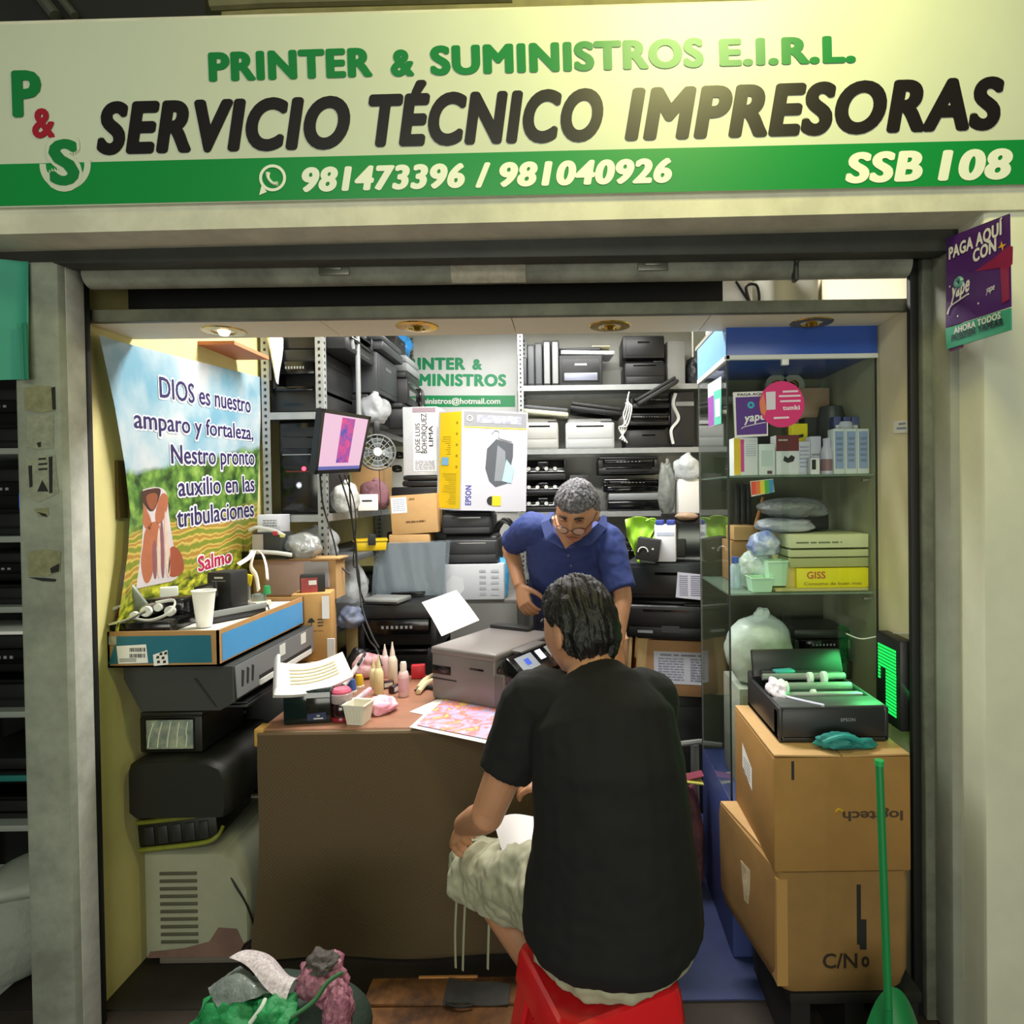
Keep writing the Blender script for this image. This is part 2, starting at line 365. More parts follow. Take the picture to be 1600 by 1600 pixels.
for s, a, b, c in (('SERVICIO', (152, 238), (549, 228), 77), ('TÉCNICO', (578, 226), (944, 216), 77), ('IMPRESORAS', (976, 216), (1570, 198), 77)):
    mb = MB(); ptext(mb, s, a, b, c, Y=YS, bold=0.062, shear=0.22, eps=0.002)
    obj('lettering', mb, SK, t, True, label='heavy black slanted word '+s)
for s, a, b, c in (('981473396', (473, 299), (727, 292), 36), ('/', (743, 292), (768, 291), 36), ('981040926', (781, 291), (1050, 284), 36), ('SSB', (1320, 285), (1441, 281), 45), ('108', (1464, 281), (1582, 278), 45)):
    mb = MB(); ptext(mb, s, a, b, c, Y=YS, bold=0.06, shear=0.18, eps=0.003)
    obj('lettering', mb, SW, t, True, label='white slanted figures on the green band')
def ring2(mb, c, r0, r1, a0, a1, n=24, mi=0, Y=YS, eps=0.0035, sy=1.0):
    """flat ring sector around photo pixel c, radii in pixels, angles in degrees"""
    g = [[mb.bm.verts.new(at(c[0]+r*math.cos(R(a)), c[1]-r*math.sin(R(a))*sy, Y=Y)+V((0, -eps, 0))) for r in (r0, r1)] for a in [a0+(a1-a0)*i/n for i in range(n+1)]]
    for p, q in zip(g, g[1:]): mb.bm.faces.new((p[0], p[1], q[1], q[0])).material_index = mi
    return mb
mb = MB(); ptext(mb, 'P', (21, 181), (67, 180), 70, Y=YS, bold=0.05, eps=0.003); obj('logo_letter', mb, SG, t, True, label='green letter P')
mb = MB(); ptext(mb, '&', (52, 215), (88, 214), 46, Y=YS, bold=0.04, eps=0.003); obj('logo_letter', mb, SR, t, True, label='red ampersand')
mb = MB(); ring2(mb, (103, 258), 30, 40, 178, 372, eps=0.0025)
ptext(mb, 'S', (76, 291), (131, 289), 75, Y=YS, bold=0.13, eps=0.003)
obj('logo_swoosh', mb, mat('ced4be', 0.42), t, True)
mb = MB(); ptext(mb, 'S', (80, 288), (127, 286), 68, Y=YS, bold=0.05, eps=0.004); obj('logo_letter', mb, SG, t, True, label='green letter S with white swoosh below')
mb = MB(); ring2(mb, (427, 279), 16.5, 21, 0, 360, 32)
mb.poly([at(x, y, Y=YS)+V((0, -0.0035, 0)) for x, y in ((406, 306), (410, 290), (418, 301))])
mb.tube([at(x, y, Y=YS)+V((0, -0.003, 0)) for x, y in ((420, 271), (420, 279), (427, 287), (435, 288))], [0.006, 0.0035, 0.0035, 0.006], 6, 4)
obj('phone_bubble_icon', mb, SW, t, True)
# ================================================================ landscape banner on the left wall
XW = XL + 0.012
t = thing('landscape_banner', 'printed landscape banner with blue religious verse hung on the yellow left wall', 'banner', (XW, 2.4, 1.0))
Ledge = [at(x, y, X=XW) for x, y, k in ((143, 523, 0), (168, 636, 1), (184, 728, 1), (192, 800, 1), (189, 860, 1), (176, 950, 0), (168, 990, 0))]
Redge = [at(x, y, X=XW) for x, y in ((410, 590), (408, 640), (406, 690), (404, 750), (402, 810), (402, 860), (402, 885))]
def bl(a, b):
    f = b*(len(Ledge)-1); i = min(int(f), len(Ledge)-2); k = f-i
    p = Ledge[i].lerp(Ledge[i+1], k); q = Redge[i].lerp(Redge[i+1], k); r = p.lerp(q, a)
    r.x = XW + 0.0004*math.sin(a*9+b*3) + 0.022*max(0, 1-a/0.10)
    return r
m = bpy.data.materials.new('m_landscape'); m.use_nodes = True; nt = m.node_tree; bs = nt.nodes['Principled BSDF']; bs.inputs['Roughness'].default_value = 0.35
uvn = nt.nodes.new('ShaderNodeUVMap'); sep = nt.nodes.new('ShaderNodeSeparateXYZ'); nt.links.new(uvn.outputs[0], sep.inputs[0])
def ramp(inp, els, const=False):
    r = nt.nodes.new('ShaderNodeValToRGB'); r.color_ramp.interpolation = 'CONSTANT' if const else 'LINEAR'
    while len(r.color_ramp.elements) < len(els): r.color_ramp.elements.new(0.5)
    for e_, (p, c) in zip(r.color_ramp.elements, els): e_.position = p; e_.color = lin(c)
    nt.links.new(inp, r.inputs[0]); return r.outputs[0]
def noi(sc, d=6):
    n = nt.nodes.new('ShaderNodeTexNoise'); n.inputs['Scale'].default_value = sc; n.inputs['Detail'].default_value = d; nt.links.new(uvn.outputs[0], n.inputs['Vector']); return n.outputs['Fac']
def mth(op, a, b):
    n = nt.nodes.new('ShaderNodeMath'); n.operation = op
    for i, x in enumerate((a, b)):
        if isinstance(x, (int, float)): n.inputs[i].default_value = x
        else: nt.links.new(x, n.inputs[i])
    return n.outputs[0]
def mix(f, a, b):
    n = nt.nodes.new('ShaderNodeMix'); n.data_type = 'RGBA'; nt.links.new(f, n.inputs[0]); nt.links.new(a, n.inputs[6]); nt.links.new(b, n.inputs[7]); return n.outputs[2]
sky = ramp(noi(3.2), [(0.40, '6f9fb4'), (0.50, 'a0b8c2'), (0.60, 'c6cacc'), (0.72, 'a9b2b8')])
hill = ramp(noi(16, 8), [(0.36, '22401c'), (0.48, '4a7430'), (0.60, '749a42'), (0.72, '93b45c')])
wv = nt.nodes.new('ShaderNodeTexWave'); wv.bands_direction = 'Y'; wv.inputs['Scale'].default_value = 7; wv.inputs['Distortion'].default_value = 6; wv.inputs['Detail'].default_value = 3; nt.links.new(uvn.outputs[0], wv.inputs['Vector'])
fld = ramp(wv.outputs['Fac'], [(0.2, '7d8a30'), (0.45, 'bda54a'), (0.7, 'cfb962'), (0.95, 'a98238')])
bsh = ramp(noi(22, 8), [(0.36, '3a4a14'), (0.5, '8a9428'), (0.64, 'd0cc40')])
yv = mth('ADD', sep.outputs[1], mth('MULTIPLY', mth('SUBTRACT', noi(5), 0.5), 0.10))
def step(edge, wdt): 
    n = nt.nodes.new('ShaderNodeMapRange'); n.inputs[1].default_value = edge-wdt; n.inputs[2].default_value = edge+wdt; nt.links.new(yv, n.inputs[0]); return n.outputs[0]
c = mix(step(0.36, 0.012), sky, hill); c = mix(step(0.60, 0.02), c, fld); c = mix(step(0.80, 0.03), c, bsh)
nt.links.new(c, bs.inputs['Base Color'])
mb = MB(); mb.grid(bl, 24, 24)
uv = mb.bm.loops.layers.uv.new('UVMap'); mb.bm.verts.ensure_lookup_table(); mb.bm.verts.index_update()
for f in mb.bm.faces:
    for l in f.loops: l[uv].uv = ((l.vert.index % 25)/24, (l.vert.index//25)/24)
obj('printed_sheet', mb, m, t, True)
NAVY = mat('2c2458', 0.4); LW = mat('f2f2f8', 0.4)
LN = [('DIOS es nuestro', (250, 620), (392, 645), 33), ('amparo y fortaleza,', (210, 668), (396, 687), 31), ('Nestro pronto', (268, 724), (398, 726), 31),
      ('auxilio en las', (279, 775), (398, 767), 31), ('tribulaciones', (277, 824), (397, 806), 32)]
for s, a, b, cpx in LN:
    mb, mo = MB(), MB(); ptext(mb, s, a, b, cpx, X=XW+0.0026, bold=0.015, eps=0.0006); ptext(mo, s, (a[0]-2, a[1]+1), (b[0]+1, b[1]+1), cpx+2, X=XW+0.0014, bold=0.075, eps=0.0003, tight=True)
    obj('verse_outline', mo, LW, t, True); obj('lettering', mb, NAVY, t, True)
mb, mo = MB(), MB(); ptext(mb, 'Salmo', (310, 893), (362, 878), 24, X=XW+0.0026, bold=0.02, eps=0.0006); ptext(mo, 'Salmo', (308, 894), (364, 879), 26, X=XW+0.0014, bold=0.075, eps=0.0003, tight=True)
obj('verse_outline', mo, LW, t, True); obj('lettering', mb, mat('b81f4a', 0.4), t, True, label='red word at the foot of the banner')
# printed praying figure: flat shapes of ink on the sheet
def ink(name, polys, col, off):
    mb = MB()
    for pl in polys:
        for _ in range(2): pl = [p for a, b in zip(pl, pl[1:]+pl[:1]) for p in ((a[0]*.75+b[0]*.25, a[1]*.75+b[1]*.25), (a[0]*.25+b[0]*.75, a[1]*.25+b[1]*.75))]
        mb.poly([at(x, y, X=XW+off*0.36) for x, y in pl])
    obj(name, mb, mat(col, 0.4, var=0.12, vscale=20), t, True, smooth=0)
ink('printed_veil', [[(213, 772), (226, 763), (250, 760), (262, 770), (263, 800), (272, 860), (285, 905), (240, 914), (190, 925), (186, 905), (202, 868), (222, 850), (214, 815), (205, 785)]], 'cfc6ca', 0.004)
ink('printed_arms', [[(207, 770), (214, 768), (238, 812), (236, 830), (226, 828)], [(251, 768), (264, 774), (261, 800), (250, 822), (240, 812)], [(226, 828), (240, 812), (252, 822), (246, 845), (238, 905), (226, 915), (219, 880), (224, 850)]], 'b06a4c', 0.0052)
ink('printed_shoulder', [[(268, 850), (284, 862), (290, 896), (262, 905), (262, 870)]], '9c5038', 0.0052)
ink('printed_hand', [[(178, 965), (200, 915), (212, 912), (206, 945), (182, 970)]], '9c5038', 0.0052)
ink('printed_folds', [[(238, 850), (244, 840), (246, 903), (240, 906)], [(250, 815), (255, 812), (258, 902), (252, 904)]], '8a5a60', 0.0064)
ink('printed_folds', [[(245, 838), (250, 816), (252, 903), (246, 904)], [(256, 800), (260, 798), (268, 900), (259, 903)], [(206, 786), (209, 784), (222, 850), (216, 852)], [(262, 868), (266, 852), (266, 880), (263, 904)]], 'd9bfae', 0.0064)
ink('printed_hair', [[(224, 766), (250, 761), (252, 770), (238, 808), (216, 772)]], '4a3026', 0.0064)
ink('printed_face', [[(228, 772), (247, 769), (246, 786), (238, 800), (229, 786)]], '8f5238', 0.0076)
# ================================================================ generic builders
def printer(label, loc, w, d, h, rz=0.0, style='inkjet', m=None, m2=None, group=None, cat='printer', name=None, rx=0.0, ry=0.0, txt=None):
    """front faces local -Y, base at z=0, centred on x and y"""
    m = m or BLK; m2 = m2 or BLKG
    t = thing(name or ('laser_printer' if style == 'laser' else 'inkjet_printer'), label, cat, loc, rz, group, rx, ry)
    f = -d/2; e = 0.0015
    if style == 'inkjet':        # low flat multifunction: scanner lid, panel strip with keys, output mouth and tray
        obj('body', MB().bb(-w/2, w/2, f, d/2, 0, h*0.40, 0.008).bb(-w/2, -w*0.42, f, d/2, h*0.3, h*0.8, 0.004).bb(w*0.42, w/2, f, d/2, h*0.3, h*0.8, 0.004).bb(-w*0.45, w*0.45, f+d*0.25, d/2, h*0.3, h*0.8), m, t)
        obj('scanner_lid', MB().bb(-w*0.49, w*0.49, f+0.012, d/2-0.004, h*0.80, h, 0.009), m, t)
        p = obj('control_panel', MB().bb(-w*0.40, w*0.40, f-e, f+0.02, h*0.60, h*0.80, 0.003), m2, t)
        k = MB()
        for i in range(7): k.bb(-w*0.2+i*w*0.06, -w*0.17+i*w*0.06, f-0.003, f, h*0.68, h*0.72)
        obj('buttons', k, GRY, p)
        obj('paper_tray', MB().bb(-w*0.38, w*0.38, f-0.012, f+d*0.3, h*0.33, h*0.40, 0.003), m2, t)
        obj('front_slot', MB().bb(-w*0.3, w*0.3, f-e, f+0.004, h*0.1, h*0.14), GLOSSK, t)
    elif style == 'laser':       # boxy: rounded body, output bay on top, paper drawer, front door, panel
        obj('body', MB().bb(-w/2, w/2, f, d/2, 0, h*0.86, 0.016, seg=3), m, t)
        obj('top_cover', MB().bb(-w*0.48, w*0.48, f+d*0.12, d/2-0.006, h*0.84, h, 0.012, top=(0.94, 0.9)), m, t)
        obj('paper_drawer', MB().bb(-w*0.46, w*0.46, f-0.004, f+0.01, h*0.05, h*0.30, 0.004), m2 if m2 is not BLKG else m, t)
        obj('front_door', MB().bb(-w*0.46, w*0.46, f-0.004, f+0.01, h*0.33, h*0.78, 0.004), m, t)
        obj('output_slot', MB().bb(-w*0.28, w*0.28, f-0.0055, f+0.004, h*0.70, h*0.745), GLOSSK, t)
        obj('control_panel', MB().bb(w*0.22, w*0.46, f+0.004, f+d*0.11, h*0.85, h*0.89, 0.003), DRK, t)
    elif style == 'tank':        # printer with ink tank windows on the front right
        obj('body', MB().bb(-w/2, w/2, f, d/2, 0, h*0.78, 0.010), m, t)
        obj('scanner_lid', MB().bb(-w*0.49, w*0.49, f+0.01, d/2-0.004, h*0.79, h, 0.010), m, t)
        obj('output_slot', MB().bb(-w*0.40, w*0.2, f-e, f+0.004, h*0.22, h*0.45), GLOSSK, t)
        k = obj('tank_cover', MB().bb(w*0.26, w*0.47, f-0.018, f+0.01, h*0.12, h*0.68, 0.004), m2, t)
        q = MB()
        for i in range(4): q.bb(w*0.275+i*w*0.047, w*0.31+i*w*0.047, f-0.0205, f-0.017, h*0.2, h*0.5)
        obj('tank_window', q, DRK, k)
        obj('control_panel', MB().bb(-w*0.42, w*0.2, f-0.004, f+0.01, h*0.55, h*0.72, 0.003), m2, t)
    elif style == 'scan':        # thin flat scanner lid / scanner unit
        obj('body', MB().bb(-w/2, w/2, f, d/2, 0, h*0.55, min(0.012, h*0.2)), m, t)
        obj('scanner_lid', MB().bb(-w*0.485, w*0.485, f+0.006, d/2-0.003, h*0.58, h, min(0.012, h*0.18)), m2 if m2 is not BLKG else m, t)
        obj('hinge', MB().bb(-w*0.3, w*0.3, d/2-0.012, d/2+0.004, h*0.4, h*0.8, 0.003), m, t)
    elif style == 'bare':        # opened chassis: shell, carriage rail and rollers showing
        obj('shell', MB().bb(-w/2, w/2, f, d/2, 0, h*0.30, 0.006).bb(-w/2, -w*0.46, f, d/2, h*0.25, h*0.9, 0.004).bb(w*0.46, w/2, f, d/2, h*0.25, h*0.9, 0.004).bb(-w/2, w/2, d/2-0.02, d/2, h*0.25, h, 0.004), m, t)
        obj('carriage_rail', MB().bb(-w*0.45, w*0.45, -0.01, 0.02, h*0.45, h*0.6, 0.002).cyl((-w*0.45, f+0.05, h*0.4), (w*0.45, f+0.05, h*0.4), 0.008), CHROME, t)
        obj('ink_carriage', MB().bb(-w*0.15, w*0.1, f+0.03, d*0.2, h*0.42, h*0.85, 0.006), BLKG, t)
        k = MB()
        for i in range(4): k.cyl((-w*0.35+i*w*0.2, f+0.008, h*0.52), (-w*0.35+i*w*0.2, f+0.03, h*0.52), 0.013, seg=12)
        obj('feed_roller', k, LGT, t)
    elif style == 'box':         # closed black case with a seam and a label-less front plate
        obj('body', MB().bb(-w/2, w/2, f, d/2, 0, h, 0.010), m, t)
        obj('front_plate', MB().bb(-w*0.43, w*0.43, f-0.003, f+0.004, h*0.12, h*0.88, 0.003), m2 if m2 is not BLKG else m, t)
        obj('grip_slot', MB().bb(-w*0.14, w*0.14, f-0.0045, f, h*0.66, h*0.74), GLOSSK, t)
    if txt: 
        k = MB(); text(k, txt, (-w*0.16, f-0.0045, h*0.5), (1, 0, 0), (0, 0, 1), w*0.3, h*0.08); obj('logo', k, LGT, t)
    return t
def pprint(label, x0, x1, y0, y1, Y, d, rz=0.0, style='inkjet', z=None, **k):
    cx, z0, w, h = pb(x0, x1, y0, y1, Y)
    if z is not None: h += z0-z; z0 = z
    return printer(label, (cx, Y+d/2, z0), w, d, h, rz, style, **k)
def carton(label, loc, w, d, h, rz=0.0, m=None, group=None, name='cardboard_box', cat='box', prints=(), tape=True, rx=0, ry=0, tapem=None, bev=0.004):
    t = thing(name, label, cat, loc, rz, group, rx, ry)
    obj('carton', MB().bb(-w/2, w/2, -d/2, d/2, 0, h, bev), m or CARD, t)
    if tape: obj('tape', MB().bb(-w/2-0.0008, w/2+0.0008, -0.025, 0.025, h-0.03, h+0.001), tapem or mat('c4a878', 0.25), t)
    face(t, w, d, h, prints)
    return t
def face(t, w, d, h, prints):
    """prints: (kind, side, u0, u1, v0, v1, arg, material) in fractions of a face; sides F (front), R (right), L, T"""
    ax = {'F': ((-w/2, -d/2, 0), (1, 0, 0), (0, 0, 1), w, h), 'R': ((w/2, -d/2, 0), (0, 1, 0), (0, 0, 1), d, h), 'L': ((-w/2, d/2, 0), (0, -1, 0), (0, 0, 1), d, h), 'T': ((-w/2, -d/2, h), (1, 0, 0), (0, 1, 0), w, d)}
    lay = {}
    for kind, side, u0, u1, v0, v1, arg, mm in prints:
        o, u, v, W, H = ax[side]; o, u, v = V(o), V(u), V(v); n = u.cross(v)
        lay[side] = lay.get(side, 0)+1; ep = 0.0008+0.0006*lay[side]
        mb = MB()
        if kind == 'p':
            mb.poly([o+u*W*a+v*H*b+n*ep for a, b in ((u0, v0), (u1, v0), (u1, v1), (u0, v1))]); obj(arg, mb, mm, t, smooth=0)
        elif kind == 't':
            text(mb, arg[0], o+u*W*u0+v*H*v0, u if not (len(arg) > 2 and arg[2]) else u*-1 if arg[2] == 1 else v, v if not (len(arg) > 2 and arg[2]) else v*-1 if arg[2] == 1 else -u, (W*abs(u1-u0) if not (len(arg) > 2 and arg[2] == 2) else H*abs(v1-v0)), (H*abs(v1-v0) if not (len(arg) > 2 and arg[2] == 2) else W*abs(u1-u0)), eps=ep, bold=arg[1] if len(arg) > 1 else 0.02)
            obj('lettering', mb, mm, t, smooth=0)
        elif kind == 'l':      # lines of small print: arg = number of rows
            r = random.Random(hash((u0, v0, arg)) & 255)
            for i in range(arg):
                b = v0+(v1-v0)*(i+0.2)/arg; b2 = b+(v1-v0)*0.45/arg; a = u0
                while a < u1-0.02*(u1-u0):
                    a2 = min(u1, a+(u1-u0)*r.uniform(0.08, 0.3)); mb.poly([o+u*W*p+v*H*q+n*ep for p, q in ((a, b), (a2, b), (a2, b2), (a, b2))]); a = a2+(u1-u0)*0.04
            obj('fine_print', mb, mm, t, smooth=0)
        elif kind == 'b':      # bar code
            r = random.Random(5); a = u0
            while a < u1:
                a2 = a+(u1-u0)*r.choice((0.015, 0.03, 0.05)); mb.poly([o+u*W*p+v*H*q+n*ep for p, q in ((a, v0), (min(a2, u1), v0), (min(a2, u1), v1), (a, v1))]); a = a2+(u1-u0)*0.035
            obj('bar_code', mb, mm, t, smooth=0)
        elif kind == 's':      # silhouette polygon in face fractions
            mb.poly([o+u*W*a+v*H*b+n*ep for a, b in arg[1]]); obj(arg[0], mb, mm, t, smooth=0)
def pcarton(label, x0, x1, y0, y1, Y, d, rz=0.0, z=None, **k):
    cx, z0, w, h = pb(x0, x1, y0, y1, Y)
    if z is not None: h += z0-z; z0 = z
    return carton(label, (cx, Y+d/2, z0), w, d, h, rz, **k)
def rack(label, posts, x0, x1, y0, y1, zs, top, name='steel_rack'):
    t = thing(name, label, 'shelf rack', ((x0+x1)/2, (y0+y1)/2, 0))
    for x, y, sx, sy in posts:
        mb = MB().bb(x, x+0.035*sx, y-0.001, y+0.001, 0, top) if sx > 0 else MB().bb(x+0.035*sx, x, y-0.001, y+0.001, 0, top)
        mb.bb(x-0.001, x+0.001, min(y, y+0.035*sy), max(y, y+0.035*sy), 0, top)
        k = 0.06
        while k < top:
            mb.bb(x+sx*0.012, x+sx*0.022, y-0.0022, y+0.0022, k, k+0.012, mi=1) if sx > 0 else mb.bb(x+sx*0.022, x+sx*0.012, y-0.0022, y+0.0022, k, k+0.012, mi=1)
            mb.bb(x-0.0022, x+0.0022, min(y+sy*0.012, y+sy*0.022), max(y+sy*0.012, y+sy*0.022), k, k+0.012, mi=1); k += 0.03
        obj('post', mb, [STEEL, INK], t, True, smooth=0)
    for z in zs:
        mb = MB().bb(x0, x1, y0, y1, z-0.003, z).bb(x0, x1, y0, y0+0.002, z-0.035, z).bb(x0, x1, y1-0.002, y1, z-0.035, z).bb(x1-0.002, x1, y0, y1, z-0.035, z).bb(x0, x0+0.002, y0, y1, z-0.035, z)
        obj('shelf', mb, STEEL, t, True, smooth=0)
    return t
def bag(label, c, d, m, seed=1, amp=0.20, name='plastic_bag', cat='bag', group=None, knot=True, flat=0.7, sub=4, crease=0.25):
    """crumpled bag standing on its flattened base; c = base centre"""
    t = thing(name, label, cat, c, 0, group)
    obj('sack', MB().blob((0, 0, d[2]*flat), d, amp, 2.2, seed, sub, flat, crease=crease), m, t, smooth=60)
    if knot: obj('knot', MB().blob((d[0]*0.1, 0, d[2]*(flat+0.95)), (d[0]*0.22, d[1]*0.22, d[2]*0.2), 0.35, 3, seed+3, 3), m, t, smooth=60)
    return t
def cable(label, pts, r, m, smooth=8, name='cable', cat='cable', group=None):
    return obj(name, MB().tube(pts, r, 6, smooth), m, label=label, cat=cat, group=group)
# ================================================================ left rack and what stands on it
LX0, LX1 = XL+0.02, -1.105
rack('slotted steel rack along the left wall beside the landscape banner', [(LX0, 2.9, 1, 1), (LX1, 2.9, -1, 1), (LX0, 4.60, 1, -1), (LX1, 4.60, -1, -1)], LX0, LX1, 2.9, 4.60, (0.40, 0.885, 1.42, 1.885), 2.62)
t = thing('computer_tower', 'black computer tower with glowing red light on the left rack', 'computer', (-1.235, 3.13, 1.422))
obj('case', MB().bb(-0.09, 0.09, -0.19, 0.20, 0, 0.43, 0.006), BLK, t)
fr = obj('front_panel', MB().bb(-0.088, 0.088, -0.2, -0.188, 0.004, 0.426, 0.004), BLKG, t)
obj('drive_bays', MB().bb(-0.075, 0.075, -0.2025, -0.199, 0.30, 0.345).bb(-0.075, 0.075, -0.2025, -0.199, 0.352, 0.395), BLK, fr)
obj('accent_line', MB().bb(-0.075, 0.08, -0.2025, -0.199, 0.268, 0.272), GRY, fr)
obj('red_light', MB().lathe([(0.001, 0), (0.010, 0.001), (0.008, 0.004), (0.001, 0.005)], (0.022, -0.2, 0.205), 12, axis='Y'), RED_LED, fr)
obj('red_strip', MB().bb(-0.06, 0.06, -0.2025, -0.199, 0.19, 0.196), mat('5a1016', 0.4), fr)
obj('power_button', MB().lathe([(0.001, 0), (0.014, 0.0), (0.015, 0.004), (0.012, 0.006), (0.011, 0.003), (0.001, 0.003)], (0.0, -0.2, 0.13), 20, axis='Y'), CHROME, fr)
obj('power_disc', MB().lathe([(0.001, 0), (0.0095, 0.0), (0.0095, 0.0035), (0.001, 0.0035)], (0.0, -0.2, 0.13), 20, axis='Y'), BLUE_LED, fr)
printer('big black printer on the left rack shelf above the computer tower', (-1.245, 3.16, 1.886), 0.22, 0.46, 0.29, 0, 'inkjet')
obj('paper_scrap', MB().grid(lambda a, b: V((-1.37+0.07*a, 2.91+0.03*math.sin(a*5+b*3), 2.02+0.22*b+0.02*math.sin(a*4))), 8, 10, 0.001), PAPER, label='crumpled white paper stuck beside the big black printer on the left rack', cat='paper')
TW = PI/2
G1 = 'black printers stacked along the left rack'
printer('dark printer behind the slotted post, first of the row along the upper left rack', (-1.20, 3.15+0.02, 2.18), 0.42, 0.36, 0.17, TW, 'inkjet', group=G1)
printer('grey-black printer with a wide flat side panel on the upper left rack', (-1.20, 3.60, 2.045), 0.40, 0.38, 0.22, TW, 'box', DRK, group=G1)
printer('black printer with white key dots beneath the grey-black topmost unit of the left rack', (-1.16, 4.02, 2.045), 0.36, 0.40, 0.20, TW, 'tank', group=G1)
printer('black printer with white panel at the bottom of the upper left stack', (-1.16, 3.93, 1.886), 0.38, 0.40, 0.155, TW, 'tank', m2=DRK, group=G1)
printer('farthest black printer of the upper left rack, partly over the white back banner', (-1.17, 4.33, 2.03), 0.22, 0.36, 0.20, TW, 'laser', group=G1)
printer('farthest lower black box on the upper left shelf beneath another printer', (-1.18, 4.30, 1.886), 0.26, 0.34, 0.14, TW, 'box', group=G1)
printer('lower black printer directly above the monitor on the left rack', (-1.21, 3.55, 1.886), 0.36, 0.34, 0.15, TW, 'inkjet', group=G1)
printer('black slanted scanner unit topping the left rack stack under the soffit', (-1.16, 3.62, 2.275), 0.42, 0.36, 0.09, TW, 'scan', m=DRK, group=G1)
printer('grey topmost flat printer near the white back banner', (-1.15, 4.05, 2.25), 0.34, 0.36, 0.10, TW, 'scan', m=GRY, group=G1)
printer('uppermost small black box under the blue bag on the left rack', (-1.15, 3.98, 2.352), 0.22, 0.24, 0.12, TW, 'box', group=G1)
bag('blue plastic bag on the very top of the left rack stack', (-1.10, 4.18, 2.40), (0.09, 0.09, 0.09), mat('2f86c8', 0.3, bump=0.5), 3)
bag('clear plastic bag stuffed between printers above the monitor', (-1.03, 3.40, 1.886), (0.085, 0.10, 0.09), CLEARBAG, 5)
obj('bracket_tube', MB().tube([(-1.02, 3.05, 2.20), (-1.02, 3.02, 2.28), (-1.02, 3.10, 2.29), (-1.02, 3.12, 2.26), (-1.02, 3.12, 1.89)], 0.012, 10, 3), GRY, label='bent grey metal tube standing before the printers on the upper left shelf', cat='tube')
# monitor hung on the rack post
def screen_mat(c, e, c2=None, vs=20):
    m = mat(c, 0.25, emit=e, col2=c2, vscale=vs, var=0.01 if c2 else 0.0); bs_ = m.node_tree.nodes['Principled BSDF']
    for l in list(bs_.inputs['Base Color'].links): m.node_tree.links.remove(l)
    bs_.inputs['Base Color'].default_value = (0.01, 0.01, 0.01, 1); return m
A = [at(503, 638, Y=2.60), at(491, 741, Y=2.60), at(562, 737, Y=2.84), None]
_n2 = (A[2]-A[1]).cross(A[0]-A[1]); _r = CAM_ROT @ V(((579-PX)/F, -(651-PY)/F, -1)); A[3] = CAM_POS + _r*((A[1]-CAM_POS).dot(_n2)/_r.dot(_n2))
t = thing('hanging_monitor', 'slim monitor showing a pink flower picture hung on the left rack post', 'monitor', (A[1]+A[2])/2)
n = (A[2]-A[1]).cross(A[0]-A[1]).normalized()
if n.y > 0: n = -n
def mq(a, b): return A[1].lerp(A[2], a).lerp(A[0].lerp(A[3], a), b)
obj('housing', MB().slab([p for p in A], -n*0.03), BLK, t, True)
mb = MB()
for q in (((0, 0), (1, 0), (1, 0.06), (0, 0.06)), ((0, 0.94), (1, 0.94), (1, 1), (0, 1)), ((0, 0), (0.05, 0), (0.05, 1), (0, 1)), ((0.95, 0), (1, 0), (1, 1), (0.95, 1))): mb.slab([mq(*p)+n*0.0005 for p in q], n*0.004)
obj('bezel', mb, BLKG, t, True, smooth=0)
sc_ = obj('screen', MB().grid(lambda a, b: mq(0.05+0.9*a, 0.06+0.88*b)+n*0.003, 12, 12), screen_mat('f3c6df', 0.95), t, True, smooth=0)
mb = MB().grid(lambda a, b: mq(0.40+0.27*a, 0.17+0.74*b)+n*0.005, 12, 30)
sp = obj('displayed_picture', mb, screen_mat('f0407f', 1.0, '4a46b0', 26), sc_, True, smooth=0)
obj('task_bar', MB().poly([mq(*p)+n*0.0046 for p in ((0.05, 0.06), (0.95, 0.06), (0.95, 0.115), (0.05, 0.115))]), screen_mat('6a70c0', 0.8), sc_, True, smooth=0)
obj('wall_arm', MB().tube([(A[0]+A[2])/2-n*0.02, V((LX1, 2.93, 1.75))], 0.014, 8), BLK, t, True)
c = at(589, 707, Y=3.30)
t = thing('clip_fan', 'round clear-bladed grey fan hanging beside the monitor', 'fan', (c.x, c.y, c.z-0.09), R(25))
mb = MB()
for r in (0.02, 0.045, 0.07, 0.088): mb.tube([(r*math.cos(a*PI/12), -0.02, 0.09+r*math.sin(a*PI/12)) for a in range(25)], 0.0022, 5)
for a in range(16): mb.tube([(0.018*math.cos(a*PI/8), -0.022, 0.09+0.018*math.sin(a*PI/8)), (0.088*math.cos(a*PI/8), -0.02, 0.09+0.088*math.sin(a*PI/8))], 0.0018, 4)
obj('guard', mb, GRY, t)
obj('motor_hub', MB().lathe([(0.001, 0.01), (0.02, 0.008), (0.024, 0), (0.024, -0.05), (0.001, -0.055)], (0, -0.02, 0.09), 18, axis='Y'), LGT, t)
for i in range(4):
    a = i*PI/2; obj('blade', MB().grid(lambda u, v: V((math.cos(a+(v-0.5)*0.9)*(0.02+0.06*u), -0.005+0.012*(v-0.5), 0.09+math.sin(a+(v-0.5)*0.9)*(0.02+0.06*u))), 5, 5, 0.001), mat('7f8583', 0.25, alpha=0.75), t)
obj('rim', MB().lathe([(0.088, 0.004), (0.094, 0.0), (0.094, -0.03), (0.088, -0.032)], (0, -0.02, 0.09), 28, axis='Y', cap=False), mat('6a6e6c', 0.4), t)
obj('clip_bracket', MB().bb(-0.015, 0.015, -0.005, 0.03, 0.165, 0.25, 0.004), BLK, t)
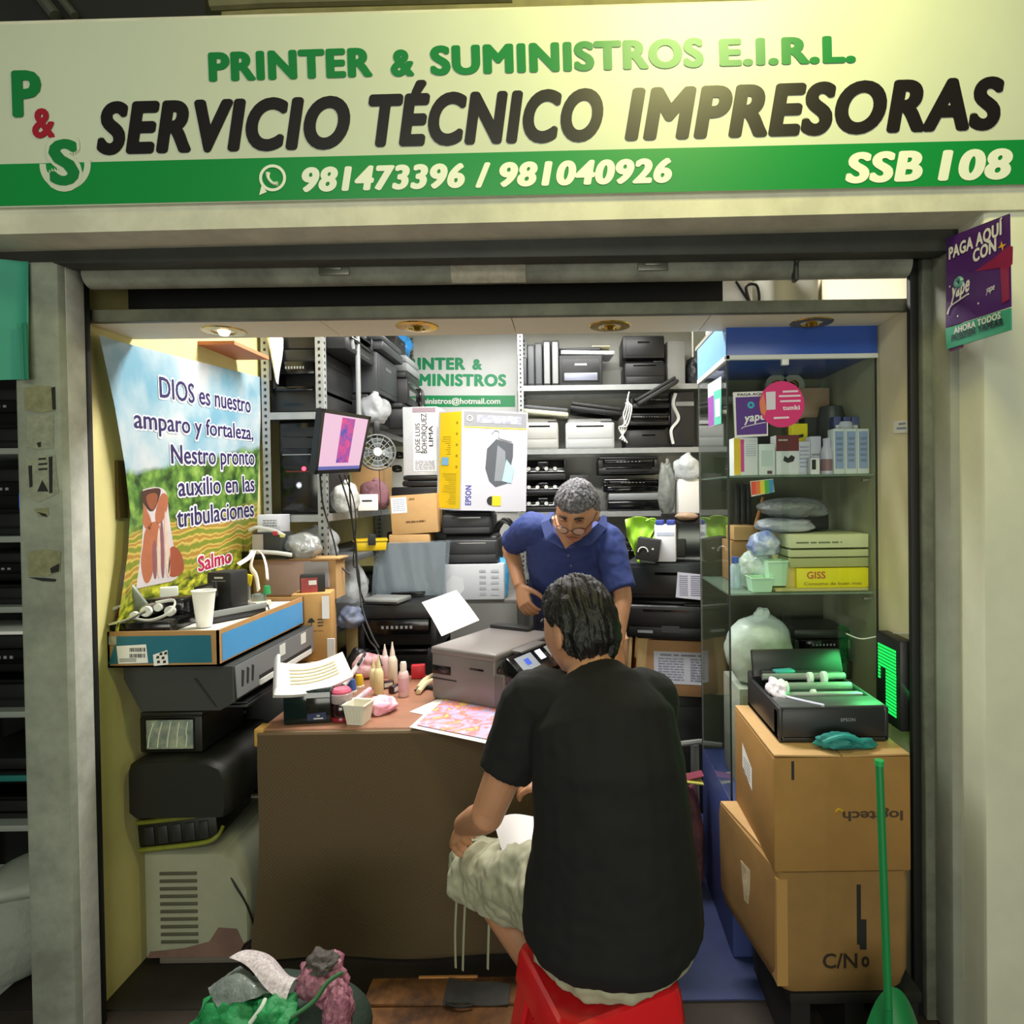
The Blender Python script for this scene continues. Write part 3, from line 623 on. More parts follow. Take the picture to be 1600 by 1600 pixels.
obj('pull_cord', MB().tube([(0.005, -0.03, 0.0), (0.008, -0.03, -0.12), (0.012, -0.035, -0.26)], 0.0022, 5, 4), INK, t)
# things on the middle and lower shelves of the left rack
def pt(px, py, Y): return at(px, py, Y=Y)
TX_ = LX1-0.02
c = pt(575, 775, 3.5); bag('pinkish bubble wrap bundle on the left rack below the fan', (-1.085, 3.56, 1.422), (0.08, 0.13, 0.095), mat('b98292', 0.3, alpha=0.75, bump=1.0, bscale=60), 8, 0.2, name='bubble_wrap_bundle', cat='packing')
carton('small white carton on the left rack shelf behind the cables', (-1.06, 3.36, 1.422), 0.10, 0.08, 0.085, 0.35, WHT, tape=False, name='small_carton', prints=[('p', 'F', 0.2, 0.7, 0.55, 0.65, 'printed_bar', INK)])
carton('tan carton standing behind the fan on the left rack', (-1.16, 3.78, 1.422), 0.26, 0.16, 0.25, TW, CARD2, tape=False)
bag('grey crumpled plastic bag on the left rack just under the monitor', (-1.070, 3.06, 1.422), (0.06, 0.10, 0.085), mat('c5c7c2', 0.25, alpha=0.8, bump=0.9), 11)
t = thing('ink_tray', 'yellow plastic tray on the left rack under the middle shelf', 'tray', (-1.03, 3.30, 1.22), 0.3)
obj('tub', MB().bb(-0.075, 0.075, -0.07, 0.07, 0, 0.05, 0.006, top=(1.08, 1.08)), mat('e6c21a', 0.4), t); obj('rim', MB().bb(-0.085, 0.085, -0.08, 0.08, 0.048, 0.056, 0.003), mat('d9b416', 0.4), t)
obj('dark_divider', MB().bb(-0.012, 0.025, -0.09, -0.06, 0.03, 0.085, 0.003), INK, t)
rack_tray = obj('hanging_shelf_board', MB().bb(-1.36, -1.0, 2.98, 4.2, 1.195, 1.22, 0.002), mat('55585a', 0.5), label='grey shelf board under the yellow tray of the left rack', cat='shelf')
bag('clear bag of silver parts on the left rack below the yellow tray', (-1.075, 3.10, 0.989), (0.085, 0.11, 0.11), CLEARBAG, 13, amp=0.3)
carton('grey plastic case under the clear bag on the left rack', (-1.17, 3.25, 0.887), 0.26, 0.32, 0.10, 0.1, GRY, tape=False, name='parts_case', cat='case')
bag('crumpled clear bag of blue cartridges on the lower left rack shelf', (-1.04, 3.02, 0.887), (0.065, 0.10, 0.055), mat('8f9ab5', 0.25, alpha=0.7, bump=1.0), 17, amp=0.3, knot=False)
bag('clear bag with black parts on the upper edge of the lower rack shelf', (-1.20, 3.02, 1.222), (0.12, 0.09, 0.08), CLEARBAG, 19)
printer('black small box on the lower left rack behind the clear bags', (-1.22, 3.75, 0.887), 0.4, 0.26, 0.18, TW, 'box', group=G1)
printer('black printer on the bottom shelf of the left rack', (-1.20, 3.35, 0.402), 0.42, 0.34, 0.18, TW, 'laser', group=G1)
printer('second black printer deeper on the bottom shelf of the left rack', (-1.20, 3.95, 0.402), 0.40, 0.34, 0.2, TW, 'inkjet', group=G1)
# loose black leads hanging from the monitor
for lb, P, r in (('thick black lead falling from the monitor past the yellow tray', [(545, 742, 2.78), (548, 790, 2.84), (553, 840, 2.90), (560, 900, 2.90), (566, 950, 2.84), (580, 990, 2.75), (592, 1012, 2.6)], 0.004),
                 ('black lead falling from the monitor to the black glass panel', [(530, 742, 2.74), (545, 790, 2.82), (556, 850, 2.87), (559, 905, 2.87), (570, 945, 2.9)], 0.004),
                 ('thin black lead running along the rack post', [(500, 742, 2.66), (505, 790, 2.84), (520, 840, 2.86), (530, 880, 2.86), (546, 898, 2.85)], 0.004),
                 ('thin looped black lead beside the fan cord', [(538, 742, 2.76), (552, 780, 2.84), (556, 820, 2.86), (552, 880, 2.88), (560, 890, 2.88), (563, 920, 2.88)], 0.003)):
    cable(lb, [pt(*p) for p in P], r, INK, group='leads hanging from the monitor')
# ================================================================ banner on the back wall
YBN = YB-0.01
t = thing('back_wall_banner', 'white banner on the back wall reading PRINTER & SUMINISTROS in green', 'banner', at(715, 640, Y=YBN))
q = [at(585, 800, Y=YBN), at(808, 800, Y=YBN), at(808, 518, Y=YBN), at(585, 518, Y=YBN)]
obj('banner_sheet', MB().slab(q, (0, -0.002, 0)), mat('e9ecea', 0.4, var=0.05), t, True)
mb = MB().poly([at(x, y, Y=YBN)+V((0, -0.003, 0)) for x, y in ((590, 636), (805, 636), (805, 618), (590, 618))]); obj('green_band', mb, mat('1b9a5a', 0.35), t, True)
for s, a, b, c in (('PRINTER', (622, 577), (727, 577), 18), ('&', (738, 577), (753, 577), 16), ('SUMINISTROS', (622, 602), (791, 603), 18)):
    mb = MB(); ptext(mb, s, a, b, c, Y=YBN, bold=0.06, eps=0.004); obj('lettering', mb, mat('20a066', 0.4), t, True)
mb = MB(); ptext(mb, 'suministros@hotmail.com', (646, 631), (782, 631), 9, Y=YBN, bold=0.03, eps=0.005); obj('lettering', mb, WHT, t, True)
for s, x, y in (('Imp', 585, 690), ('re', 600, 716), ('te', 597, 737)):
    mb = MB(); ptext(mb, s, (x, y), (x+32, y), 15, Y=YBN, bold=0.06, eps=0.004); obj('lettering', mb, INK, t, True)
# ================================================================ back right rack
RX0, RX1, RY = at(811, 700, Y=4.2).x, at(1116, 700, Y=4.2).x, 4.2
rack('slotted steel rack against the back wall behind the man in blue', [(RX0, RY, 1, 1), (RX1, RY, -1, 1), (RX0, 4.58, 1, -1), (RX1, 4.58, -1, -1)], RX0-0.005, RX1, RY, 4.585, (0.55, 0.97, 1.375, 1.79, 2.205), 2.6, )
G2 = 'black printers on the back rack'
Z3, Z2, Z1 = 2.206, 1.791, 1.376
G3 = 'upright scanner lids on the top back shelf'
for i, (x0, x1, y0, lb) in enumerate(((813, 823, 553, 'shortest dark panel at the left end of the top back shelf'), (824, 835, 534, 'grey upright panel second from the left end of the top back shelf'), (836, 847, 531, 'middle panel of five standing upright on the top back shelf'),
                                      (849, 860, 528, 'pale edged fourth panel standing upright on the top back shelf'), (862, 873, 528, 'pale edged panel standing upright next to the black tub printer'))):
    cx, z0, w_, h_ = pb(x0, x1, y0, 600, 4.25)
    t = thing('scanner_lid', lb, 'scanner lid', (cx, 4.40, Z3), 0.0, G3)
    obj('panel', MB().bb(-w_/2, w_/2, -0.15, 0.15, 0, h_, 0.008), DRK if i < 3 else BLK2, t); obj('pale_edge', MB().bb(-w_*0.36, w_*0.36, -0.153, -0.148, 0.02, h_-0.01, 0.002), mat('5d6063', 0.4) if i < 3 else mat('9a9c9c', 0.4), t)
t = pprint('rounded black printer with a silver paper mouth on the top back shelf', 874, 941, 554, 604, 4.24, 0.30, z=Z3, style='box', m=BLK2, m2=BLK)
obj('silver_slot', MB().bb(-0.11, 0.11, -0.156, -0.149, 0.035, 0.085, 0.003), mat('8b8fa0', 0.35, metal=0.3), t)
t = thing('document_stack', 'untidy stack of papers lying on the rounded black printer', 'papers', (at(915, 553, Y=4.4).x, 4.4, at(915, 553, Y=4.24).z+0.005))
obj('lower_sheaf', MB().box((0, 0, 0.014), (0.36, 0.24, 0.026), 0.003, rz=0.1), mat('cfd3d4', 0.7, var=0.3, vscale=40), t); obj('upper_sheaf', MB().box((-0.03, 0.01, 0.040), (0.28, 0.22, 0.022), 0.003, rz=-0.12), DRK, t); obj('folder', MB().box((0.1, -0.02, 0.054), (0.12, 0.2, 0.006), 0.002), mat('e3dcb4', 0.6), t)
pprint('upper black laser printer of the pair on the top back shelf', 973, 1038, 524, 558, 4.24, 0.3, style='box', z=Z3+0.176, group=G2)
pprint('lower black laser printer of the pair on the top back shelf', 976, 1039, 559, 604, 4.24, 0.3, style='laser', z=Z3, group=G2)
for x0, x1, y0, y1, zz in ((986, 992, 534, 545, 0.2), (989, 996, 571, 592, 0.05)):
    pass
carton('pale grey carton beside the paired black printers on the top back shelf', (at(1053, 600, Y=4.35).x, 4.40, Z3), 0.12, 0.2, 0.30, 0.1, mat('9a9c98', 0.6), tape=False)
bag('dark crumpled bag at the right end of the top back shelf', (at(1088, 600, Y=4.35).x, 4.38, Z3), (0.07, 0.08, 0.14), mat('2c2e30', 0.3, bump=0.8), 21)
# second shelf
pprint('cream rounded printer at the left end of the middle back shelf', 814, 872, 652, 706, 4.24, 0.30, style='laser', z=Z2, m=mat('bdbdb7', 0.5), m2=mat('adaea8', 0.5))
pprint('grey scanner unit resting on the cream rounded printer', 812, 888, 634, 656, 4.22, 0.30, style='scan', m=mat('c9c8b0', 0.5), m2=mat('56595c', 0.4), ry=R(6), z=Z2+0.225)
pprint('white boxy printer in the middle of the middle back shelf', 884, 960, 652, 706, 4.24, 0.30, style='laser', z=Z2, m=mat('c3c6c6', 0.5), m2=mat('b3b6b6', 0.5))
pprint('black scanner unit slanting over the white boxy printer', 890, 972, 631, 654, 4.22, 0.30, style='scan', m=BLK, m2=BLK2, ry=R(8), z=Z2+0.232)
pprint('black printer at the bottom of the stack of three on the middle back shelf', 977, 1050, 671, 706, 4.24, 0.3, style='box', z=Z2, group=G2)
pprint('black printer in the middle of the stack of three on the middle back shelf', 980, 1050, 645, 671, 4.24, 0.3, style='inkjet', z=Z2+0.148, group=G2)
pprint('black printer on top of the stack of three on the middle back shelf', 985, 1052, 618, 645, 4.24, 0.3, style='inkjet', z=Z2+0.26, group=G2)
cx, z0, w_, h_ = pb(996, 1062, 588, 612, 4.15)
printer('long black scanner lid leaning up against the printer stack', (cx, 4.14, z0-0.02), 0.30, 0.08, 0.05, 0, 'scan', m=BLK2, m2=BLK2, ry=R(-30))
t = thing('power_adapter_bundle', 'bundle of white leads hanging left of the black printer stack', 'cable', (at(980, 690, Y=4.2).x, 4.2, Z2))
mb = MB()
for i in range(4): mb.tube([pt(983-2*i, 612+6*i, 4.2), pt(978+3*i, 635, 4.19), pt(974+2*i, 650+5*i, 4.18), pt(979-4*i, 668, 4.19), pt(968+4*i, 686+2*i, 4.19)], 0.005, 5, 5)
obj('white_leads', mb, LGT, t, True)
# black case with white strap standing at the right end
cx, z0, w_, h_ = pb(1052, 1090, 592, 706, 4.12)
t = thing('laptop_case', 'upright black case with a white strap at the right end of the back rack', 'case', (cx, 4.28, Z2)); h_ = 0.37
obj('case_body', MB().bb(-w_/2, w_/2, -0.07, 0.07, 0, h_, 0.02), BLK, t); obj('strap', MB().tube([(-w_*0.42, -0.08, 0.02), (-w_*0.5, -0.085, h_*0.3), (-w_*0.2, -0.085, h_*0.5), (-w_*0.4, -0.08, h_*0.75), (-w_*0.3, -0.08, h_*0.95)], 0.012, 8, 6, flat=(0.4, 1)), LGT, t)
obj('flap', MB().bb(-w_*0.3, w_*0.45, -0.08, -0.068, h_*0.72, h_*0.8, 0.004), GRY, t)
# third shelf
pprint('long black printer with a row of keys under the middle back shelf', 935, 1030, 712, 746, 4.22, 0.3, style='inkjet', z=Z1+0.24, group=G2)
pprint('glossy black printer below the long one with a row of keys', 943, 1036, 747, 772, 4.24, 0.3, style='inkjet', z=Z1+0.125, group=G2, m=GLOSSK)
pprint('black printer with a silver lid edge at the bottom of the third back shelf', 950, 1034, 770, 802, 4.22, 0.3, style='scan', z=Z1, group=G2, m=BLKG, m2=GRY)
for i, (x0, x1, y0, y1, zz, lb) in enumerate(((816, 884, 715, 748, Z1+0.21, 'topmost opened printer chassis with white rollers on the third back shelf'), (816, 884, 750, 772, Z1+0.115, 'middle opened printer chassis with white rollers on the third back shelf'), (816, 884, 774, 802, Z1, 'lowest opened printer chassis on the third back shelf, nearly hidden by the man'))):
    pprint(lb, x0, x1, y0, y1, 4.23, 0.3, style='bare', z=zz, group='opened printer chassis on the back rack')
carton('small black carton between the chassis and the long printer', (at(905, 735, Y=4.3).x, 4.32, Z1), 0.13, 0.2, 0.24, 0, BLK, tape=False)
bag('grey fabric pouch hanging at the right side of the back rack', (at(1043, 800, Y=3.9).x, 3.92, Z1-0.02), (0.055, 0.06, 0.17), mat('7d827c', 0.6, bump=0.6), 25, amp=0.2, flat=0.9, name='cloth_pouch')
carton('white upright carton at the right of the back rack', (at(1078, 800, Y=3.8).x, 3.9, at(1078, 806, Y=3.8).z), 0.12, 0.16, 0.22, 0, WHT, tape=False)
bag('crumpled pale plastic bag over the white upright carton', (at(1076, 748, Y=3.8).x, 3.86, at(1076, 750, Y=3.8).z), (0.08, 0.08, 0.09), mat('c8ced0', 0.25, alpha=0.85, bump=0.8), 27, name='plastic_bag')
obj('side_shelf', MB().bb(0.62, XR-0.002, 3.3, 4.15, Z1-0.06, Z1-0.03, 0.003), mat('55585a', 0.5), label='grey side shelf holding the white upright carton', cat='shelf')
for i, x in enumerate((RX0+0.27, RX0+0.74)):
    printer(('left' if i == 0 else 'right')+' black printer on the fourth back shelf behind the man', (x, 4.40, 0.972), 0.42, 0.3, 0.2, 0, 'inkjet', group=G2)
# ================================================================ middle column behind the desk (depth 3.0 to 3.6)
t = thing('work_bench', 'low dark bench against the back of the work space carrying the black printer', 'bench', (-0.62, 3.25, 0))
obj('bench_top', MB().bb(-0.40, 0.38, -0.35, 0.12, 0.60, 0.63, 0.004), mat('4a4038', 0.6), t)
for x in (-0.37, 0.35):
    for y in (-0.32, 0.09): obj('leg', MB().bb(x-0.02, x+0.02, y-0.02, y+0.02, 0, 0.60, 0.003), DRK, t)
pprint('wide black printer with a key strip behind the ink bottles, under the grey drive', 560, 682, 945, 1042, 3.02, 0.34, style='inkjet', z=0.632, m=BLK)
ztop = at(620, 945, Y=3.02).z
c = at(600, 966, Y=3.06)
t = thing('external_drive', 'flat grey device lying on the wide black printer', 'device', (c.x, c.y+0.05, ztop+0.002), R(-12))
obj('casing', MB().bb(-0.095, 0.095, -0.075, 0.075, 0, 0.022, 0.006), mat('8a8d8a', 0.4, var=0.2), t); obj('dark_edge', MB().bb(-0.093, 0.093, -0.0765, -0.07, 0.004, 0.010), BLK, t)
# plastic wrapped screen
A = [at(588, 938, Y=3.28), at(690, 944, Y=3.32), at(697, 847, Y=3.34), at(593, 850, Y=3.30)]
t = thing('wrapped_screen', 'dark flat screen wrapped in clear plastic behind the grey drive', 'monitor', A[0].lerp(A[1], 0.5))
obj('screen_panel', MB().slab(A, (0, 0.03, 0)), mat('3c434b', 0.25), t, True); 
def aq(a, b): return A[0].lerp(A[1], a).lerp(A[3].lerp(A[2], a), b)
obj('plastic_wrap', MB().grid(lambda a, b: aq(-0.06+1.13*a, -0.03+1.06*b)+V((0, -0.012-0.006*noise.noise(V((a*6, b*2, 3)))-0.004*math.sin(a*22+b*4), 0)), 30, 20), mat('9fb0ba', 0.15, alpha=0.28, bump=0.4), t, True)
obj('maker_mark', MB().poly([aq(a, b)+V((0, -0.003, 0)) for a, b in ((0.42, 0.045), (0.56, 0.045), (0.56, 0.06), (0.42, 0.06))]), LGT, t, True)
obj('foot', MB().bb(A[0].x+0.08, A[1].x-0.08, 3.26, 3.40, ztop+0.009, ztop+0.02, 0.003).bb(A[0].x+0.14, A[1].x-0.14, 3.32, 3.36, ztop+0.02, A[0].z+0.03), BLKG, t, True)
# white instruction box, two black printers, tall yellow and white box, tan carton
t = thing('storage_shelf', 'grey board shelf holding the boxes behind the man', 'shelf', (-0.55, 3.6, 0))
obj('board', MB().bb(-0.46, 0.30, -0.19, 0.24, 0.915, 0.935, 0.002), mat('6b6864', 0.5), t)
for x in (-0.43, 0.28): obj('support', MB().bb(x-0.02, x+0.02, -0.18, 0.2, 0, 0.915), mat('3b3a38', 0.5), t)
ZB = 0.937
carton('white box with a line drawing of a machine, low behind the man', (at(738, 945, Y=3.40).x, 3.52, ZB), 0.34, 0.24, at(738, 882, Y=3.40).z-ZB, 0.0, mat('c6c9ce', 0.5), name='drawing_box', tape=False,
       prints=[('s', 'F', 0, 1, 0, 1, ('line_drawing', [(0.1, 0.2), (0.3, 0.12), (0.38, 0.3), (0.36, 0.62), (0.2, 0.7), (0.08, 0.5)]), mat('d3d6da', 0.6)), ('l', 'F', 0.62, 0.72, 0.1, 0.9, 5, mat('a5a9b0', 0.6)), ('l', 'F', 0.8, 0.92, 0.1, 0.9, 5, mat('b5b9c0', 0.6))])
z1 = at(738, 881, Y=3.40).z
pprint('lower of the two black printers under the tall yellow and white box', 693, 778, 836, 881, 3.42, 0.26, style='laser', z=z1+0.002, m=mat('2f3033', 0.45))
z2 = at(735, 836, Y=3.42).z
pprint('upper of the two black printers under the tall yellow and white box', 690, 768, 798, 836, 3.42, 0.26, style='laser', z=z2+0.002, m=mat('2b2c2f', 0.45))
# tall box: yellow side and white front, corner post on the right third
cb = at(720, 803, Y=3.36); zt_ = at(722, 641, Y=3.36).z
z3 = at(730, 798, Y=3.42).z
h_ = zt_-z3; wF = 0.345; wS = 0.19; ang = R(-15)
YL = mat('e6c41c', 0.45); WB = mat('c2c2ca', 0.45)
t = thing('printer_carton', 'tall white printer box with a yellow side standing on two black printers', 'box', (cb.x, cb.y, z3+0.004), 0, ry=R(2.0))
uF = V((math.cos(R(12)), math.sin(R(12)), 0)); uS = V((-math.cos(R(38)), math.sin(R(38)), 0))
mb = MB(); base = [V((0, 0, 0)), uF*wF, uF*wF+uS*wS, uS*wS]; mb.slab(base, (0, 0, h_)); obj('carton', mb, WB, t)
nF = V((uF.y, -uF.x, 0)); nS = V((-uS.y, uS.x, 0)); nS = nS if nS.y < 0 else -nS
def fq(u, n, W, a0, a1, b0, b1, e=0.001): return [u*W*a+V((0, 0, h_*b))+n*e for a, b in ((a0, b0), (a1, b0), (a1, b1), (a0, b1))]
obj('yellow_side', MB().poly(fq(uS, nS, wS, 0.04, 0.92, 0.015, 0.985)), YL, t, smooth=0)
mb = MB(); r = random.Random(4)
for i in range(5): mb.poly(fq(uS, nS, wS, 0.16, 0.24, 0.42+i*0.11, 0.445+i*0.11, 0.002))
for i in range(9): mb.poly(fq(uS, nS, wS, 0.45, 0.45+r.uniform(0.1, 0.4), 0.56+i*0.022, 0.565+i*0.022, 0.002))
for i in range(16): mb.poly(fq(uS, nS, wS, 0.2, 0.2+r.uniform(0.2, 0.6), 0.06+i*0.02, 0.064+i*0.02, 0.002))
obj('print', mb, mat('9a8420', 0.5), t, smooth=0)
obj('side_label', MB().poly(fq(uS, nS, wS, 0.52, 0.82, 0.45, 0.53, 0.003)), mat('7fb2d8', 0.5), t, smooth=0)
obj('grey_header', MB().poly(fq(uF, nF, wF, 0.02, 0.98, 0.84, 0.985)), mat('8f9194', 0.4), t, smooth=0)
mb = MB().poly(fq(uF, nF, wF, 0.22, 0.90, 0.875, 0.955, 0.002)); obj('header_picture', mb, mat('b9bccb', 0.4, var=0.4, vscale=30), t, smooth=0)
o = uF*wF*0.11+V((0, 0, h_*0.915))+nF*0.003; mb = MB()
mb.tube([o+uF*0.014*math.cos(k*PI/8)+V((0, 0, 0.014*math.sin(k*PI/8))) for k in range(17)], 0.003, 5); obj('header_ring', mb, WHT, t)
obj('yellow_rule', MB().poly(fq(uF, nF, wF, 0.02, 0.98, 0.825, 0.835, 0.002)), YL, t, smooth=0)
mb = MB()
for pl in ([(0.42, 0.30), (0.52, 0.24), (0.70, 0.28), (0.78, 0.55), (0.78, 0.68), (0.52, 0.72), (0.38, 0.62), (0.36, 0.42)],): mb.poly([uF*wF*a+V((0, 0, h_*b))+nF*0.002 for a, b in pl])
obj('machine_picture', mb, mat('54585e', 0.4), t, smooth=0)
obj('machine_door_picture', MB().poly([uF*wF*a+V((0, 0, h_*b))+nF*0.003 for a, b in ((0.50, 0.30), (0.68, 0.30), (0.66, 0.60), (0.54, 0.66))]), mat('868b91', 0.4), t, smooth=0)
obj('splash_picture', MB().poly([uF*wF*a+V((0, 0, h_*b))+nF*0.004 for a, b in ((0.62, 0.30), (0.76, 0.28), (0.80, 0.42), (0.68, 0.52))]), mat('a9d4e4', 0.4), t, smooth=0)
obj('sketch_picture', MB().tube([uF*wF*a+V((0, 0, h_*b))+nF*0.003 for a, b in ((0.45, 0.9*0.86), (0.5, 0.81), (0.56, 0.79), (0.55, 0.74), (0.62, 0.72), (0.76, 0.70))], 0.0025, 4, 3), mat('a5a7ab', 0.5), t)
mb = MB(); text(mb, 'EPSON', uF*wF*0.15+V((0, 0, h_*0.05))+nF*0.001, (0, 0, 1), -uF, h_*0.20, 0.030, bold=0.05, eps=-0.001); 
obj('lettering', mb, mat('3b3f8f', 0.4), t, smooth=0)
o = uF*wF*0.46+V((0, 0, h_*0.10))+nF*0.002
obj('round_badge', MB().poly([o+uF*0.024*math.cos(k*PI/10)+V((0, 0, 0.024*math.sin(k*PI/10))) for k in range(20)]), INK, t, smooth=0)
obj('yellow_badge', MB().poly([o+uF*a+V((0, 0, b))+nF*0.001 for a, b in ((0.004, -0.026), (0.05, -0.026), (0.05, 0.026), (0.004, 0.026))]), YL, t, smooth=0)
# white handwritten carton
cx, z0, w_, h_ = pb(626, 680, 632, 742, 3.48)
CB = carton('white carton with a handwritten address standing left of the yellow box', (cx, 3.66, z0), w_, 0.2, h_, R(-4), mat('d5d8da', 0.4, var=0.1), name='addressed_carton', tape=False,
       prints=[('p', 'F', 0.30, 0.97, 0.06, 0.92, 'address_sheet', PAPER), ('t', 'F', 0.50, 0.36, 0.32, 0.76, ('JOSE LUIS', 0.015, 2), INK), ('t', 'F', 0.70, 0.54, 0.32, 0.90, ('BOHORQUEZ', 0.015, 2), INK), ('t', 'F', 0.88, 0.75, 0.42, 0.72, ('LIMA', 0.015, 2), INK), ('l', 'F', 0.35, 0.92, 0.08, 0.22, 6, mat('9a9da5', 0.6)), ('p', 'F', 0.30, 0.97, 0.92, 0.985, 'pink_tape', mat('a9949c', 0.4))])
t = printer('dark flat unit under the white handwritten carton', (cx+0.01, 3.67, z0-0.062), 0.24, 0.24, 0.06, 0, 'scan')
zc = z0-0.062
printer('black printer below the dark flat unit, behind the tan carton', (cx-0.02, 3.68, 1.30), 0.30, 0.26, zc-1.302, 0, 'box')
printer('black box between the wrapped screen and the black printer above it', (cx-0.03, 3.69, ZB), 0.34, 0.28, 1.298-ZB, 0, 'box')
c0, zz, w_, h_ = pb(600, 680, 772, 838, 3.28)
carton('tan carton with a white sticker standing above the wrapped screen', (c0, 3.46, zz+0.006), w_*0.93, 0.13, h_*0.97, 0, CARD2, tape=False, ry=R(-3),
       prints=[('p', 'F', 0.03, 0.36, 0.55, 0.95, 'sticker', PAPER), ('l', 'F', 0.06, 0.32, 0.6, 0.92, 7, mat('9fb0c8', 0.6)), ('l', 'F', 0.32, 0.74, 0.28, 0.36, 1, mat('6b4a2a', 0.6)), ('l', 'F', 0.42, 0.54, 0.86, 0.94, 1, mat('8a6a40', 0.6))])
c0, zz2, w_, h_ = pb(596, 662, 838, 856, 3.26)
carton('flatter tan carton squeezed beneath the stickered tan carton', (c0, 3.465, zz2-0.04), w_, 0.14, zz-zz2+0.042, 0, CARD2, tape=False)
t = thing('stand_block', 'dark block supporting the tan cartons behind the wrapped screen', 'block', (c0, 3.475, ZB))
obj('block', MB().bb(-0.12, 0.12, -0.06, 0.06, 0, zz2-0.042-ZB, 0.004), BLK, t); obj('block_face', MB().bb(-0.1, 0.1, -0.063, -0.058, 0.02, zz2-0.1-ZB), BLK2, t)
t = thing('cable_coil', 'tangle of black leads beside the upper black printer', 'cable', (at(790, 820, Y=3.45).x, 3.45, 1.28))
mb = MB(); r = random.Random(3)
for i in range(7): mb.tube([at(775+r.uniform(-4, 4), 832, Y=3.46), at(785+r.uniform(-8, 8), 812+r.uniform(-6, 6), Y=3.43), at(798+r.uniform(-6, 6), 818+r.uniform(-8, 8), Y=3.44), at(806, 840-3*i, Y=3.46)], 0.006, 5, 5)
obj('leads', mb, INK, t, True)
bag('blue bag poking out beside the lower black printer', (at(786, 880, Y=3.5).x, 3.5, ZB+0.0), (0.03, 0.05, 0.13), mat('3f9ad4', 0.35, bump=0.4), 31, knot=False)
# ================================================================ the counter
ZD = 0.75
DX0, DX1, DY0, DY1 = at(404, 1142, Y=2.06).x, 0.30, 2.06, 2.66
WOODT = mat('a5765f', 0.35, var=0.16, vscale=14, kind='noise'); CLOTH = mat('5d4c34', 0.85, var=0.2, vscale=160, kind='check', bump=0.15, bscale=90)
t = thing('counter_desk', 'brown counter with a reddish top and woven brown front between the two men', 'desk', ((DX0+DX1)/2, (DY0+DY1)/2, 0))
obj('desktop', MB().bb(DX0, DX1, DY0, DY1, ZD-0.03, ZD, 0.008, seg=3), WOODT, t, True)
def fp(a, b):
    x = DX0+(DX1-DX0)*a; z = (ZD-0.012)*(1-b)
    return V((x+0.03*b*(1-a)*math.sin(b*4.5), DY0-0.004-0.010*b*(1+math.sin(a*15+b*2))-0.02*math.sin(b*3.1)*(1-a), max(z, 0.012)))
obj('front_cloth', MB().grid(fp, 40, 16, 0.004), CLOTH, t, True, label='woven brown cloth front')
obj('edge_trim', MB().tube([(DX0, DY0-0.002, ZD-0.016), (DX1, DY0-0.002, ZD-0.016)], 0.010, 8), mat('6e5940', 0.6), t, True)
obj('side_panel', MB().bb(DX0+0.004, DX0+0.022, DY0+0.02, DY1-0.01, 0, ZD-0.03), mat('4d3d2a', 0.7), t, True); obj('side_panel', MB().bb(DX1-0.022, DX1-0.004, DY0+0.02, DY1-0.01, 0, ZD-0.03), mat('4d3d2a', 0.7), t, True)
obj('corner_protector', MB().bb(DX0-0.012, DX0+0.02, DY0-0.008, DY0+0.05, ZD-0.055, ZD+0.002, 0.004), mat('c79a4a', 0.6), t, True)
# ---------------- the grey printer under repair
near = at(790, 1114, Z=ZD); 
ua = V((-math.cos(R(29)), math.sin(R(29)), 0)); ub = V((math.sin(R(29)), math.cos(R(29)), 0)); PW, PD, PH = 0.325, 0.40, 0.195
GP = mat('75706f', 0.35, metal=0.15); GP2 = mat('625e5e', 0.4)
ctr = near + ua*PW/2 + ub*PD/2
# local frame: x along ub (side with the panel runs along +x), y along ua -> rotate so local -Y faces the panel side
t = thing('desk_printer', 'grey multifunction printer on the counter with white paper in its rear feed', 'printer', (ctr.x, ctr.y, ZD+0.001), math.atan2(ub.y, ub.x))
hx, hy = PD/2, PW/2       # local x = ub (back/right), local -y = towards panel side
obj('body', MB().bb(-hx, hx, -hy, hy, 0, PH*0.66, 0.012, seg=3), GP2, t)
obj('side_cover', MB().bb(-hx-0.001, hx, -hy+0.04, hy+0.001, 0.004, PH*0.90, 0.010, seg=3), GP, t)
obj('scanner_lid', MB().bb(-hx-0.004, hx+0.002, -hy+0.035, hy+0.004, PH*0.86, PH, 0.010, seg=3), mat('736d6b', 0.35), t)
obj('side_groove', MB().bb(-hx-0.0025, -hx, hy*0.30, hy*0.99, PH*0.40, PH*0.425), BLK, t)
obj('side_vent', MB().bb(-hx-0.0028, -hx, hy*0.45, hy*0.98, PH*0.50, PH*0.66, 0.002), BLKG, t)
obj('side_grip', MB().bb(-hx-0.0028, -hx, -hy*0.45, -hy*0.08, PH*0.66, PH*0.70, 0.002), BLKG, t)
pan = obj('control_panel', MB().box((0.0, -hy-0.01, PH*0.66), (PD*0.97, 0.075, 0.10), 0.012, rx=R(-48)), BLKG, t)
M2 = Matrix.Translation((0.0, -hy-0.01, PH*0.66)) @ Matrix.Rotation(R(-48), 4, 'X')
def onp(x0, x1, z0, z1, e=0.039): return [M2 @ V((x, -e, z)) for x, z in ((x0, z0), (x1, z0), (x1, z1), (x0, z1))]
obj('display', MB().poly(onp(-0.165, -0.06, -0.030, 0.030)), mat('8a8f9a', 0.2, emit=0.15), pan, smooth=0)
obj('display_icon', MB().poly(onp(-0.125, -0.095, -0.012, 0.014, 0.0395)), mat('3a52b4', 0.3, emit=0.5), pan, smooth=0)
obj('bright_display', MB().poly(onp(-0.035, 0.0, -0.012, 0.028, 0.0395)), mat('f4f6ff', 0.2, emit=1.6), pan, smooth=0)
